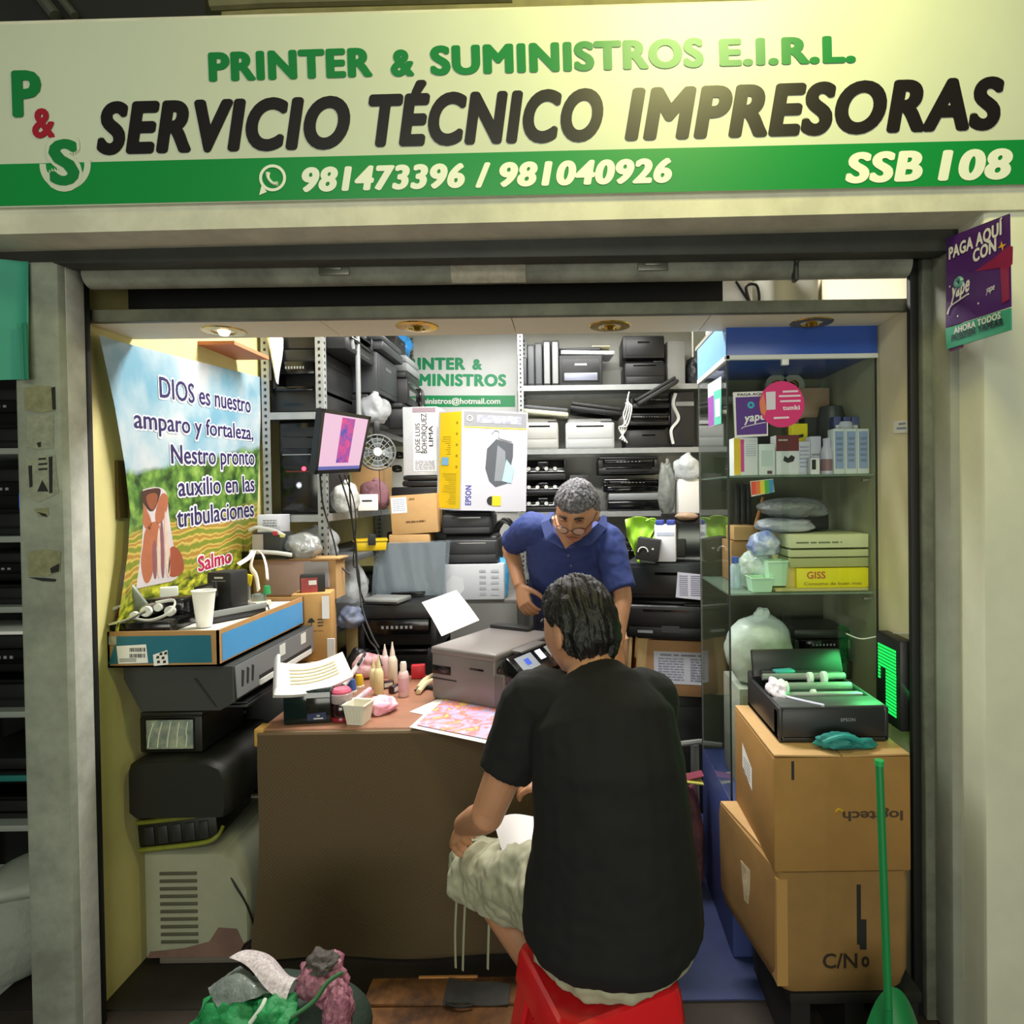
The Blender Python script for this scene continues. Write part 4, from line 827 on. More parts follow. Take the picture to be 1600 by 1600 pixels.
obj('button', MB().poly(onp(0.03, 0.12, -0.03, 0.03)), GRY, pan, smooth=0)
obj('handle', MB().box((-0.02, -hy+0.018, PH*0.93), (0.17, 0.05, 0.016), 0.006), GP2, t)
obj('paper_tray', MB().bb(-hx*0.9, hx*0.9, -hy-0.05, -hy+0.02, 0.01, PH*0.28, 0.008), BLK, t)
obj('rear_feed', MB().bb(hx-0.05, hx+0.004, -hy*0.2, hy*0.96, PH*0.96, PH+0.014, 0.004), BLK, t)
A = [at(690, 994, Y=2.52), at(749, 969, Y=2.66), at(713, 922, Y=2.70), at(659, 941, Y=2.56)]
obj('feed_paper', MB().grid(lambda a, b: A[0].lerp(A[1], a).lerp(A[3].lerp(A[2], a), b)+V((0, 0.01*math.sin(b*PI), 0)), 6, 6, 0.0015), PAPER, label='white sheet standing in the feed of the grey desk printer', cat='paper')
# ---------------- printed pictures and papers
def sheet(name, label, px, zz, m, cat='paper', n=12, lift=0.0, th=0.0012):
    A = [at(x, y, Z=zz) for x, y in px]
    return obj(name, MB().grid(lambda a, b: A[0].lerp(A[1], a).lerp(A[3].lerp(A[2], a), b)+V((0, 0, lift*math.sin(a*PI)*b)), n, n, th), m, label=label, cat=cat), A
o, A = sheet('under_sheet', 'white sheet showing beneath the colourful print on the counter', [(640, 1112), (690, 1122), (742, 1100), (698, 1086)], ZD+0.002, PAPER)
t = thing('colour_print', 'colourful pink and orange print with white border on the counter edge', 'print', at(730, 1130, Z=ZD+0.005))
P = [at(640, 1136, Z=ZD+0.005), at(781, 1166, Z=ZD+0.005), at(822, 1104, Z=ZD+0.005), at(690, 1091, Z=ZD+0.005)]
P[1] = P[1]+V((0, 0.0, 0)); 
def pq(a, b, e=0): 
    p = P[0].lerp(P[1], a).lerp(P[3].lerp(P[2], a), b); return V((p.x, p.y, p.z+e))
obj('paper', MB().grid(lambda a, b: pq(a, b), 10, 10, 0.0012), PAPER, t, True)
m = mat('f0a0b0', 0.5); mm = bpy.data.materials.new('m_print'); mm.use_nodes = True; nt = mm.node_tree; bs = nt.nodes['Principled BSDF']; bs.inputs['Roughness'].default_value = 0.4
tcn = nt.nodes.new('ShaderNodeTexCoord'); n1 = nt.nodes.new('ShaderNodeTexNoise'); n1.inputs['Scale'].default_value = 16; n1.inputs['Detail'].default_value = 5; n1.inputs['Distortion'].default_value = 1.6; nt.links.new(tcn.outputs['Object'], n1.inputs['Vector'])
c1 = ramp(n1.outputs['Fac'], [(0.30, 'f0eaf2'), (0.38, 'a9b2de'), (0.44, 'd9b0d6'), (0.50, 'e89aa4'), (0.56, 'e67f78'), (0.61, 'f0b878'), (0.66, 'f6dc7a'), (0.74, 'f4ecee')]); nt.links.new(c1, bs.inputs['Base Color'])
obj('printed_picture', MB().grid(lambda a, b: pq(0.05+0.9*a, 0.07+0.87*b, 0.003), 10, 10), mm, t, True)
# ---------------- black ink tank set with booklet on it
x0, x1 = at(431, 1138, Z=ZD), at(512, 1130, Z=ZD)
t = thing('ink_tank_box', 'black glossy box with a small blue label at the left end of the counter', 'box', ((x0.x+x1.x)/2, x0.y+0.13, ZD+0.001), R(8))
bw = x1.x-x0.x
obj('tank', MB().bb(-bw/2, bw/2, -0.10, 0.10, 0, 0.108, 0.006), mat('10201f', 0.12, coat=0.4), t)
obj('dark_window', MB().bb(-bw*0.02, bw*0.48, -0.1025, -0.098, 0.01, 0.085, 0.002), mat('2b2a24', 0.15, var=0.6, vscale=30), t)
obj('label', MB().poly([(x, -0.1035, z) for x, z in ((0.0, 0.012), (bw*0.40, 0.012), (bw*0.38, 0.038), (0.0, 0.034))]), mat('27305c', 0.4), t, smooth=0)
mb = MB(); mb.poly([(x, -0.1045, z) for x, z in ((0.02, 0.016), (bw*0.33, 0.016), (bw*0.33, 0.020), (0.02, 0.020))]); mb.poly([(x, -0.1045, z) for x, z in ((0.03, 0.025), (bw*0.26, 0.025), (bw*0.26, 0.029), (0.03, 0.029))]); obj('label_print', mb, LGT, t, smooth=0)
zk = at(440, 1083, Y=x0.y+0.02).z
A = [at(428, 1085, Y=x0.y+0.0), at(545, 1060, Y=x0.y+0.10), at(552, 1040, Y=x0.y+0.32), at(432, 1040, Y=x0.y+0.24)]
A2 = [ZD+0.120, ZD+0.130, ZD+0.200, ZD+0.195]
A = [at(428, 1086, Z=A2[0]), at(552, 1056, Z=A2[1]), at(535, 1018, Z=A2[2]), at(430, 1034, Z=A2[3])]
t = thing('manual_booklet', 'curling open booklet with line drawings lying on the black ink box', 'booklet', A[0].lerp(A[2], 0.5)-V((0, 0, 0.02)))
def bq(a, b, e=0): 
    p = A[0].lerp(A[1], a).lerp(A[3].lerp(A[2], a), b); return p+V((0, 0, -0.022*math.sin(a*PI)+e))
obj('pages', MB().grid(lambda a, b: bq(a, b), 14, 8, 0.012), mat('dedad6', 0.7), t, True)
obj('upturned_page', MB().grid(lambda a, b: bq(0, b)+V((-0.004+0.022*a, 0, 0.001+0.028*a*(1-a)*2+0.02*a)), 6, 6, 0.001), mat('e6e2de', 0.7), t, True)
mb = MB()
for i in range(5): mb.grid(lambda a, b: bq(0.2+0.65*a, 0.30+0.11*i+0.035*b, 0.003), 10, 1)
obj('drawn_lines', mb, mat('c6b68a', 0.7), t, True)
# ---------------- bottles, jars and tubs
def bottle(label, px, py, H, r, m, capm, kind='drop', group=None, name='ink_bottle', z=None):
    c = at(px, py, Z=z or ZD); t = thing(name, label, 'bottle', (c.x, c.y, (z or ZD)+0.001), 0, group)
    if kind == 'drop':
        obj('body', MB().lathe([(r*0.9, 0), (r, 0.004), (r, H*0.55), (r*0.6, H*0.66), (r*0.35, H*0.68), (0.001, H*0.68)], seg=18), m, t); obj('tip', MB().lathe([(r*0.55, H*0.66), (r*0.5, H*0.74), (r*0.2, H*0.92), (r*0.14, H), (0.001, H)], seg=14), capm, t)
    elif kind == 'cap':
        obj('body', MB().lathe([(r*0.9, 0), (r, 0.004), (r, H*0.62), (r*0.8, H*0.72), (r*0.55, H*0.75), (0.001, H*0.75)], seg=18), m, t); obj('cap', MB().lathe([(r*0.62, H*0.73), (r*0.62, H*0.93), (r*0.5, H), (0.001, H)], seg=16), capm, t)
        obj('label', MB().lathe([(r*1.01, H*0.15), (r*1.01, H*0.55)], seg=18, cap=False), mat('d9a9b4', 0.5), t)
    return t
PINKW = mat('e8c3c6', 0.35); CREAMB = mat('ead9a8', 0.4); WHB = mat('f2e4da', 0.35)
bottle('white and pink bottle with a rounded cap standing clear right of the clutter', 631, 1088, 0.128, 0.0195, PINKW, WHB, 'cap')
bottle('tall white dropper bottle with a pointed tip before the wide black printer', 614, 1068, 0.165, 0.019, mat('e9d6c4', 0.35), WHB, group='dropper bottles among the ink clutter')
bottle('cream dropper bottle with a blunt tip in the ink clutter', 592, 1085, 0.150, 0.018, CREAMB, CREAMB, group='dropper bottles among the ink clutter')
bottle('short cream dropper bottle left of the blunt cream bottle', 584, 1075, 0.115, 0.015, CREAMB, CREAMB, group='dropper bottles among the ink clutter')
bottle('pale pink dropper bottle behind the cream bottles', 602, 1058, 0.135, 0.018, PINKW, WHB, group='dropper bottles among the ink clutter')
c = at(531, 1128, Z=ZD)
t = thing('ink_jar', 'dark jar with a pink lid and clear rim next to the white tub', 'jar', (c.x, c.y+0.02, ZD+0.001))
obj('ink', MB().lathe([(0.030, 0.0), (0.034, 0.006), (0.034, 0.055), (0.031, 0.06), (0.001, 0.06)], seg=24), mat('2b0f14', 0.12, coat=0.5), t)
obj('clear_rim', MB().lathe([(0.032, 0.06), (0.036, 0.066), (0.036, 0.09), (0.034, 0.092), (0.030, 0.062)], seg=24, cap=False), mat('c9b9bc', 0.15, alpha=0.6), t)
obj('lid', MB().lathe([(0.031, 0.075), (0.031, 0.098), (0.025, 0.106), (0.001, 0.107)], seg=24), mat('d8607e', 0.35), t)
obj('red_base', MB().lathe([(0.031, 0), (0.0350, 0.004), (0.0350, 0.014), (0.034, 0.016)], seg=24, cap=False), mat('8f1f30', 0.2), t)
c = at(556, 1134, Z=ZD)
t = thing('plastic_tub', 'small square white plastic tub at the counter edge in front of the jar', 'tub', (c.x, c.y+0.03, ZD+0.001), R(-10))
mb = MB().ring_loft([[V((x*s, y*s, z)) for x, y in ((-1, -1), (1, -1), (1, 1), (-1, 1))] for s, z in ((0.027, 0), (0.036, 0.062), (0.040, 0.064), (0.039, 0.068), (0.033, 0.066), (0.025, 0.006))])
obj('tub', mb, mat('e9e4d6', 0.35), t)
mb = MB()
for i in range(5): mb.cyl((-0.02+i*0.01, -0.0315, 0.01), (-0.024+i*0.012, -0.0365, 0.056), 0.002, seg=6)
obj('ribs', mb, mat('e2dccb', 0.35), t)
bag('pink stained cloth bundle right of the white tub', tuple(at(590, 1118, Z=ZD)+V((0, 0.04, 0.001))), (0.055, 0.05, 0.032), mat('e58fae', 0.7, col2='f0c8d0', vscale=25, bump=0.4), 41, 0.3, name='stained_cloth', cat='cloth', knot=False)
bag('crumpled pale tissue heap at the back of the ink clutter', tuple(at(572, 1062, Z=ZD)+V((0, 0.05, 0.001))), (0.075, 0.06, 0.055), mat('e6c8c6', 0.6, col2='d88f9c', vscale=18, bump=0.6), 43, 0.35, name='crumpled_tissue', cat='tissue', knot=False)
t = thing('ink_syringe', 'clear ink syringe leaning on the tissue heap', 'syringe', tuple(at(545, 1075, Z=ZD)))
obj('barrel', MB().cyl(at(536, 1072, Z=ZD+0.07), at(566, 1030, Z=ZD+0.125), 0.010, 0.010, 14), mat('d9d2d6', 0.15, alpha=0.7), t, True); obj('plunger', MB().cyl(at(560, 1038, Z=ZD+0.12), at(570, 1022, Z=ZD+0.135), 0.006, 0.006, 10), INK, t, True)
for lb, px, py, cc in (('small blue cap in the ink clutter behind the jar', 541, 1082, '4a6fc0'), ('small yellow cap in the ink clutter near the booklet corner', 553, 1074, 'e6c030')):
    c = at(px, py, Z=ZD+0.02); t = thing('ink_stopper', lb, 'stopper', (c.x, c.y+0.06, ZD+0.001), 0, 'loose caps in the ink clutter'); obj('shell', MB().lathe([(0.016, 0), (0.017, 0.03), (0.012, 0.05), (0.001, 0.052)], seg=16), mat(cc, 0.35), t); obj('skirt', MB().lathe([(0.019, 0), (0.019, 0.008), (0.016, 0.010)], seg=16), WHB, t)
t = thing('spray_head_tube', 'slanted clear ink tube lying over the clutter before the tissue', 'tube', tuple(at(560, 1100, Z=ZD)))
obj('clear_tube', MB().cyl(at(538, 1108, Z=ZD+0.045), at(572, 1082, Z=ZD+0.06), 0.011, 0.011, 12), mat('d6c6cc', 0.2, alpha=0.7), t, True); obj('tube_cap', MB().cyl(at(568, 1085, Z=ZD+0.058), at(578, 1077, Z=ZD+0.062), 0.012, 0.009, 12), mat('e6a9bc', 0.4), t, True)
for i, (px, py, lb) in enumerate(((606, 1075, 'dark ink cartridge lying behind the pink bottle'), (616, 1082, 'second dark ink cartridge just left of the pink bottle'))):
    c = at(px, py, Z=ZD); t = thing('ink_cartridge', lb, 'ink cartridge', (c.x, c.y, ZD+0.001), R(30+40*i), 'dark cartridges in the ink clutter'); obj('shell', MB().bb(-0.022, 0.022, -0.012, 0.012, 0, 0.028, 0.004), mat('3a2028', 0.25), t); obj('label', MB().bb(-0.016, 0.016, -0.0128, -0.011, 0.006, 0.022), LGT, t)
c = at(651, 1063, Z=ZD)
carton('small red box behind the pink bottle', (c.x, c.y+0.03, ZD+0.001), 0.055, 0.03, 0.055, R(10), mat('d02434', 0.45), tape=False, name='red_box')
t = thing('pliers', 'cream handled pliers lying against the grey printer', 'pliers', (at(664, 1078, Z=ZD).x, at(664, 1078, Z=ZD).y, ZD+0.001))
for k in (-1, 1): obj('handle', MB().tube([at(654, 1078-k*3, Z=ZD+0.012), at(664, 1066-k*3, Z=ZD+0.02), at(676, 1058-k*4, Z=ZD+0.016)], [0.010, 0.011, 0.006], 8, 4), mat('d3c49c', 0.5), t, True)
obj('jaws', MB().tube([at(648, 1079, Z=ZD+0.010), at(668, 1073, Z=ZD+0.010), at(682, 1076, Z=ZD+0.010)], [0.004, 0.009, 0.008], 8, 3), INK, t, True)
cable('thin curved black lead running from the leads down to the counter clutter', [at(566, 975, Y=2.9), at(577, 1000, Y=2.75), at(588, 1014, Y=2.55), at(597, 1040, Y=2.45)], 0.0035, INK)
# ================================================================ stack of machines along the left wall
# old beige monitor seen from behind, cartridge, rounded printer, photo printer, grey printer, blue box
BEI = mat('9fa08a', 0.6, var=0.12, vscale=5)
c0, z0, w_, h_ = pb(232, 402, 1345, 1530, 2.03)
t = thing('crt_monitor', 'old beige tube monitor with rear vents and a reddish stain on the floor', 'monitor', (c0-0.02, 2.23, 0.0))
H = 0.372; W = 0.335
mb = MB().ring_loft([[V((x*W/2*sx, y, 0.02+(H-0.02)*(0.5+0.5*zz*sz))) for x, zz in ((-1, -1), (0.6, -1), (1, -0.7), (1, 0.3), (0.75, 0.8), (0.5, 1), (-1, 1))] for y, sx, sz in ((-0.20, 0.96, 0.94), (-0.185, 1, 0.98), (0.05, 1.0, 1.0), (0.16, 1.0, 1.0))])
sh = obj('rear_shell', mb, BEI, t, smooth=30)
mb = MB()
for i in range(10): mb.bb(-0.115, 0.005, -0.2025, -0.197, 0.075+i*0.0245, 0.086+i*0.0245, 0.002)
obj('vent_slots', mb, mat('4f5040', 0.7), sh)
obj('red_stain', MB().poly([(x, -0.2018, z) for x, z in ((-0.16, 0.03), (0.13, 0.03), (0.15, 0.07), (0.13, 0.12), (0.07, 0.125), (0.04, 0.08), (-0.04, 0.06), (-0.15, 0.05))]), mat('7d5f56', 0.7, var=0.25, vscale=14), sh, smooth=0)
obj('front_bezel', MB().bb(-W*0.5, W*0.5, 0.155, 0.19, 0.0, H+0.01, 0.01), BEI, t); obj('base', MB().bb(-0.13, 0.13, -0.19, 0.12, 0, 0.022, 0.006), mat('6a6258', 0.7), t)
obj('rear_lead', MB().tube([(0.10, -0.19, 0.30), (0.13, -0.205, 0.26), (0.16, -0.20, 0.20), (0.172, -0.18, 0.12)], 0.003, 6, 5), INK, t)
# toner cartridge with lime edges lying on it
t = thing('toner_unit', 'black ribbed unit with lime green edges lying on the beige monitor', 'toner unit', (at(278, 1392, Y=2.03).x-0.01, 2.17, 0.386), R(4), ry=R(-4))
obj('body', MB().bb(-0.125, 0.125, -0.13, 0.13, 0.0, 0.085, 0.012), mat('17170f', 0.5), t)
mb = MB()
for i in range(5): mb.bb(-0.10+i*0.042, -0.070+i*0.042, -0.1345, -0.128, 0.012, 0.070, 0.003)
obj('ribs', mb, BLK2, t)
LIME = mat('8a8f2c', 0.5, var=0.2, vscale=30)
obj('green_edge', MB().tube([(-0.122, -0.132, 0.0), (0.06, -0.134, 0.0), (0.115, -0.13, 0.01), (0.126, -0.10, 0.03)], 0.0075, 8, 4), LIME, t); obj('green_edge', MB().tube([(-0.122, -0.128, 0.086), (0.05, -0.13, 0.088), (0.10, -0.128, 0.100)], 0.0075, 8, 4), LIME, t)
obj('top_cover', MB().bb(-0.115, 0.11, -0.10, 0.12, 0.084, 0.105, 0.008), BLK, t)
# fat rounded printer
ZP = 0.498
t = thing('photo_printer', 'plump black printer turned away, third from the floor in the left stack', 'printer', (at(277, 1290, Y=1.97).x, 2.17, ZP))
mb = MB().ring_loft([[V((x*0.158*s, y, 0.005+0.185*(0.5+0.5*z*s))) for x, z in ((-0.86, -1), (0.86, -1), (0.97, -0.9), (1, -0.6), (0.98, 0.35), (0.9, 0.72), (0.6, 0.95), (0, 1.02), (-0.6, 0.98), (-0.95, 0.85), (-1, 0.6), (-1, -0.8))] for y, s in ((-0.2, 0.93), (-0.188, 0.985), (-0.17, 1), (0.18, 1), (0.2, 0.95))])
obj('shell', mb, mat('1b1b16', 0.55), t, smooth=50); obj('output_slot', MB().bb(-0.12, 0.12, 0.195, 0.203, 0.04, 0.07), GLOSSK, t)
obj('cable_port', MB().bb(-0.159, -0.152, -0.14, -0.12, 0.11, 0.13), GRY, t)
# photo sticker printer on top
ZQ = 0.692
t = thing('card_printer', 'small black printer with a glossy picture on its end, left stack', 'printer', (at(268, 1200, Y=2.02).x, 2.15, ZQ))
obj('body', MB().bb(-0.10, 0.10, -0.13, 0.13, 0, 0.118, 0.008), mat('16160f', 0.5), t); obj('top_tray', MB().bb(-0.098, 0.10, -0.128, 0.12, 0.116, 0.13, 0.004), mat('2c2c26', 0.45), t)
obj('end_picture', MB().bb(-0.076, 0.072, -0.133, -0.129, 0.014, 0.106, 0.001), mat('aeb49a', 0.2, col2='6f7f7c', vscale=22), t)
mb = MB(); r = random.Random(2)
for i in range(5): mb.tube([(-0.07+0.03*i, -0.1335, 0.02), (-0.066+0.03*i, -0.1335, 0.05), (-0.06+0.028*i, -0.1335, 0.06+0.01*r.random()), (-0.05+0.027*i, -0.1335, 0.10)], 0.0025, 4, 3)
obj('picture_lines', mb, mat('d9dcc4', 0.25), obj('picture_frame', MB().bb(-0.082, 0.078, -0.1305, -0.1285, 0.008, 0.112), BLKG, t))
# thin dark lid added to fill the dark gap, then the tapered grey printer
ZG = 0.846
printer('flat black lid added in the dark gap under the tapered grey printer', (-1.20, 2.22, ZQ+0.134), 0.32, 0.36, ZG-ZQ-0.136, 0, 'scan')
t = thing('tapered_printer', 'tapered grey printer with three side slots under the blue box', 'printer', (-1.213, 2.29, ZG))
mb = MB().ring_loft([[V((x, y, z)) for x, z in ((-0.115+i, 0), (0.13, 0), (0.168, 0.022), (0.17, 0.135), (-0.165, 0.14), (-0.165, 0.10))] for y, i in ((-0.33, 0.0), (0.33, 0.0))])
obj('shell', mb, mat('3a3c3a', 0.5), t, smooth=0)
sd = obj('side_face', MB().slab([(0.1702, -0.31, 0.03), (0.1702, 0.32, 0.03), (0.1702, 0.32, 0.132), (0.1702, -0.32, 0.132)], (0.003, 0, 0)), mat('77797c', 0.4), t, smooth=0)  # lighter grey panel carries the light on the lit right face
mb = MB()
for i in range(3): mb.slab([(0.1735, -0.285+i*0.032, 0.062), (0.1735, -0.275+i*0.032, 0.058), (0.1735, -0.268+i*0.032, 0.105), (0.1735, -0.282+i*0.032, 0.112)], (0.001, 0, 0))
obj('side_slots', mb, INK, sd, smooth=0)
obj('tray_gap', MB().slab([(0.1732, -0.17, 0.05), (0.1732, 0.25, 0.05), (0.1732, 0.25, 0.062), (0.1732, -0.17, 0.062)], (0.002, 0, 0)), INK, t, smooth=0); obj('white_tray', MB().bb(0.14, 0.178, -0.17, 0.25, 0.030, 0.048), LGT, t)
for y in (-0.02, 0.16): obj('key_plate', MB().slab([(0.1735, y, 0.085), (0.1735, y+0.045, 0.085), (0.1735, y+0.045, 0.125), (0.1735, y, 0.125)], (0.001, 0, 0)), LGT, t, smooth=0)
obj('seam', MB().slab([(0.05, -0.331, 0.10), (0.06, -0.331, 0.10), (0.12, -0.331, 0.012), (0.115, -0.331, 0.012)], (0, -0.001, 0)), INK, t, smooth=0)
# blue and brown box
ZX = 0.990; fw = 0.335; HX = at(338, 985, Y=1.93).z-ZX
TEAL = mat('1f6f86', 0.45, var=0.1, vscale=6); SKYB = mat('4f9bd6', 0.4, var=0.08, vscale=6)
bx = at(342, 1045, Y=1.93).x-fw/2
t = thing('open_carton', 'open shallow blue and brown printer box on the tapered grey printer', 'box', (bx, 1.93+0.31, ZX))
mb = MB().bb(-fw/2, fw/2, -0.31, 0.31, 0, 0.006).bb(-fw/2, fw/2, -0.31, -0.304, 0, HX).bb(-fw/2, fw/2, 0.304, 0.31, 0, HX).bb(fw/2-0.006, fw/2, -0.31, 0.31, 0, HX).bb(-fw/2, -fw/2+0.006, -0.31, 0.31, 0, HX)
obj('carton', mb, CARD, t, smooth=0)
obj('teal_panel', MB().poly([(x, -0.3108, z) for x, z in ((-fw/2+0.002, 0.012), (fw/2-0.02, 0.012), (fw/2-0.022, HX-0.014), (-fw/2+0.03, HX-0.014))]), TEAL, t, smooth=0)
obj('blue_panel', MB().poly([(fw/2+0.0008, y, z) for y, z in ((-0.29, 0.010), (0.30, 0.010), (0.30, HX-0.016), (-0.29, HX-0.014))]), SKYB, t, smooth=0)
fp_ = obj('shipping_label', MB().poly([(x, -0.3116, z) for x, z in ((-0.135, 0.012), (-0.045, 0.014), (-0.05, 0.070), (-0.14, 0.066))]), PAPER, t, smooth=0)
mb = MB(); r = random.Random(1)
for row, (za, zb) in enumerate(((0.048, 0.060), (0.030, 0.042))):
    x = -0.10
    while x < -0.056: k = r.uniform(0.001, 0.004); mb.poly([(x, -0.3124, za), (x+k, -0.3124, za), (x+k, -0.3124, zb), (x, -0.3124, zb)]); x += k+0.002
for i in range(3): mb.poly([(-0.132, -0.3124, 0.018+i*0.004), (-0.08, -0.3124, 0.018+i*0.004), (-0.08, -0.3124, 0.0195+i*0.004), (-0.132, -0.3124, 0.0195+i*0.004)])
obj('bar_code', mb, INK, fp_, smooth=0)
f2 = obj('black_white_sticker', MB().poly([(x, -0.3116, z) for x, z in ((-0.028, 0.004), (0.016, 0.008), (0.014, 0.052), (-0.03, 0.038))]), PAPER, t, smooth=0)
mb = MB()
for x, z in ((-0.018, 0.012), (0.0, 0.012), (-0.02, 0.026), (-0.004, 0.024), (0.004, 0.038), (-0.01, 0.036)): mb.poly([(x, -0.3124, z), (x+0.009, -0.3124, z+0.001), (x+0.009, -0.3124, z+0.009), (x+0.001, -0.3124, z+0.008)])
obj('sticker_marks', mb, INK, f2, smooth=0)
obj('small_sticker', MB().poly([(x, -0.3116, z) for x, z in ((-fw/2+0.004, 0.07), (-fw/2+0.028, 0.07), (-fw/2+0.028, 0.098), (-fw/2+0.004, 0.096))]), mat('b9b9a8', 0.6, var=0.4, vscale=60), t, smooth=0)
obj('inner_sheet', MB().bb(-fw/2+0.012, fw/2-0.008, -0.302, 0.30, HX-0.025, HX-0.015), mat('d8d4cc', 0.7), t, smooth=0)
ZT = ZX+HX-0.012
# clutter on the blue box
c = at(311, 982, Z=ZT)
t = thing('foam_cup', 'white disposable cup standing at the front of the blue box', 'cup', (c.x, c.y+0.03, ZT))
obj('cup_wall', MB().lathe([(0.022, 0), (0.034, 0.112), (0.0365, 0.113), (0.0365, 0.117), (0.033, 0.116), (0.021, 0.004), (0.001, 0.004)], seg=28), mat('f2f2ee', 0.45), t); obj('rim', MB().tube([(0.035*math.cos(a*PI/14), 0.035*math.sin(a*PI/14), 0.116) for a in range(29)], 0.002, 6), WHT, t)
c = at(352, 935, Y=2.28)
t = thing('computer_speaker', 'small black speaker box behind the cup on the blue box', 'speaker', (c.x, 2.30, ZT), R(-6))
obj('cabinet', MB().bb(-0.046, 0.046, -0.05, 0.05, 0, 0.15, 0.006), mat('222324', 0.5), t); obj('name_plate', MB().bb(-0.016, 0.016, -0.052, -0.049, 0.128, 0.134), LGT, t); obj('trim_line', MB().bb(-0.026, 0.026, -0.0515, -0.049, 0.118, 0.121), GRY, t)
t = thing('opened_mechanism', 'disassembled black printer mechanism at the front left of the blue box', 'printer part', (at(225, 985, Z=ZT).x, 2.04, ZT), R(6))
obj('black_chassis', MB().bb(-0.13, 0.10, -0.09, 0.10, 0, 0.035, 0.006).bb(-0.06, 0.09, 0.02, 0.10, 0.03, 0.09, 0.01), BLKG, t)
obj('metal_plate', MB().box((-0.055, 0.0, 0.10), (0.05, 0.012, 0.12), 0.003, ry=R(-28), rx=R(12)), mat('9fa8a2', 0.35, metal=0.4, var=0.25, vscale=25), t)
obj('white_rail', MB().tube([(-0.15, -0.105, 0.045), (-0.05, -0.06, 0.085)], 0.006, 8), LGT, t)
for i in range(4): obj('gear', MB().lathe([(0.001, 0), (0.012+0.004*(i % 2), 0.0), (0.012+0.004*(i % 2), 0.012), (0.001, 0.012)], (-0.01+0.025*i, -0.07+0.02*i, 0.055+0.008*(i % 3)), 14, axis='Y'), LGT, t)
obj('belt', MB().tube([(-0.02, -0.08, 0.05), (0.04, -0.085, 0.04), (0.09, -0.07, 0.06), (0.085, -0.03, 0.09), (0.03, -0.03, 0.085)], 0.006, 6, 5, flat=(0.4, 1)), LGT, t)
obj('bracket', MB().box((0.055, 0.0, 0.115), (0.05, 0.03, 0.03), 0.004, rz=0.4), LGT, t); obj('motor', MB().cyl((0.0, 0.03, 0.06), (0.0, -0.03, 0.06), 0.02), CHROME, t)
obj('link_arm', MB().tube([(-0.07, -0.10, 0.035), (-0.02, -0.10, 0.045), (0.03, -0.09, 0.07)], 0.005, 6, 4), CHROME, t)
t = thing('display_module', 'small dark display panel leaning on the mechanism behind the cup', 'display', (at(322, 925, Y=2.20).x, 2.20, ZT), R(10))
obj('frame', MB().box((0, 0, 0.09), (0.075, 0.012, 0.055), 0.004, rx=R(-25), ry=R(-14)), BLK, t); obj('glass', MB().box((0, -0.008, 0.0905), (0.05, 0.003, 0.036), 0.001, rx=R(-25), ry=R(-14)), mat('5a5a58', 0.2, var=0.5, vscale=40), t); obj('stand', MB().bb(-0.015, 0.015, -0.01, 0.05, 0, 0.07), BLK, t)
t = thing('black_tray_part', 'long dark tray part lying behind the cup along the blue box', 'printer part', (at(365, 965, Z=ZT).x, 2.20, ZT), R(62))
obj('tray', MB().bb(-0.10, 0.10, -0.035, 0.035, 0, 0.03, 0.005), mat('33353a', 0.45), t); obj('lip', MB().bb(-0.10, 0.10, -0.04, -0.032, 0.02, 0.04, 0.003), GRY, t)
t = thing('white_gear_assembly', 'cream gears and brackets piled on the far half of the blue box', 'printer part', (at(405, 930, Z=ZT+0.03).x, 2.40, ZT))
obj('gear', MB().lathe([(0.001, 0), (0.026, 0.0), (0.026, 0.016), (0.012, 0.018), (0.012, 0.03), (0.001, 0.03)], (0, -0.05, 0.045), 20, axis='Y'), mat('e6dcc4', 0.5), t)
obj('bracket', MB().box((-0.03, 0.0, 0.04), (0.05, 0.03, 0.06), 0.006, rz=0.5), mat('e9e2d0', 0.5), t); obj('base', MB().bb(-0.06, 0.07, -0.06, 0.05, 0, 0.02, 0.004), mat('cfc6b2', 0.6), t); obj('rod', MB().tube([(-0.10, -0.05, 0.01), (-0.02, -0.06, 0.03), (0.06, -0.05, 0.02)], 0.004, 6, 4), CHROME, t)
t = thing('yellow_lever', 'small yellow plastic lever sticking up from the cream gears', 'lever', (at(388, 925, Y=2.46).x, 2.46, ZT)); obj('stem', MB().bb(-0.006, 0.006, -0.006, 0.006, 0, 0.08), GRY, t); obj('grip', MB().box((0, 0, 0.095), (0.03, 0.012, 0.045), 0.005, ry=0.2), mat('e6d01a', 0.4), t)
t = thing('green_capped_vial', 'round clear vial with a green cap at the far corner of the blue box', 'vial', (at(432, 925, Z=ZT+0.03).x, 2.43, ZT)); obj('vial', MB().lathe([(0.022, 0), (0.028, 0.02), (0.026, 0.045), (0.001, 0.05)], seg=20), mat('8fa09a', 0.15, alpha=0.6), t); obj('cap', MB().lathe([(0.014, 0.045), (0.011, 0.075), (0.001, 0.078)], (0.03, 0, 0), 14), mat('2f9a5a', 0.4), t)
t = thing('fibre_strap', 'pair of white flat straps drooping onto the cream gears', 'strap', tuple(at(400, 920, Y=2.42)))
obj('strap', MB().tube([at(398, 862, Y=2.55), at(392, 885, Y=2.5), at(400, 900, Y=2.45), at(404, 922, Y=2.4)], 0.010, 8, 6, flat=(0.35, 1)), mat('efe6da', 0.5), t, True); obj('strap', MB().tube([at(404, 862, Y=2.57), at(411, 868, Y=2.52), at(416, 885, Y=2.48), at(418, 905, Y=2.44)], 0.009, 8, 6, flat=(0.35, 1)), mat('efe6da', 0.5), t, True)
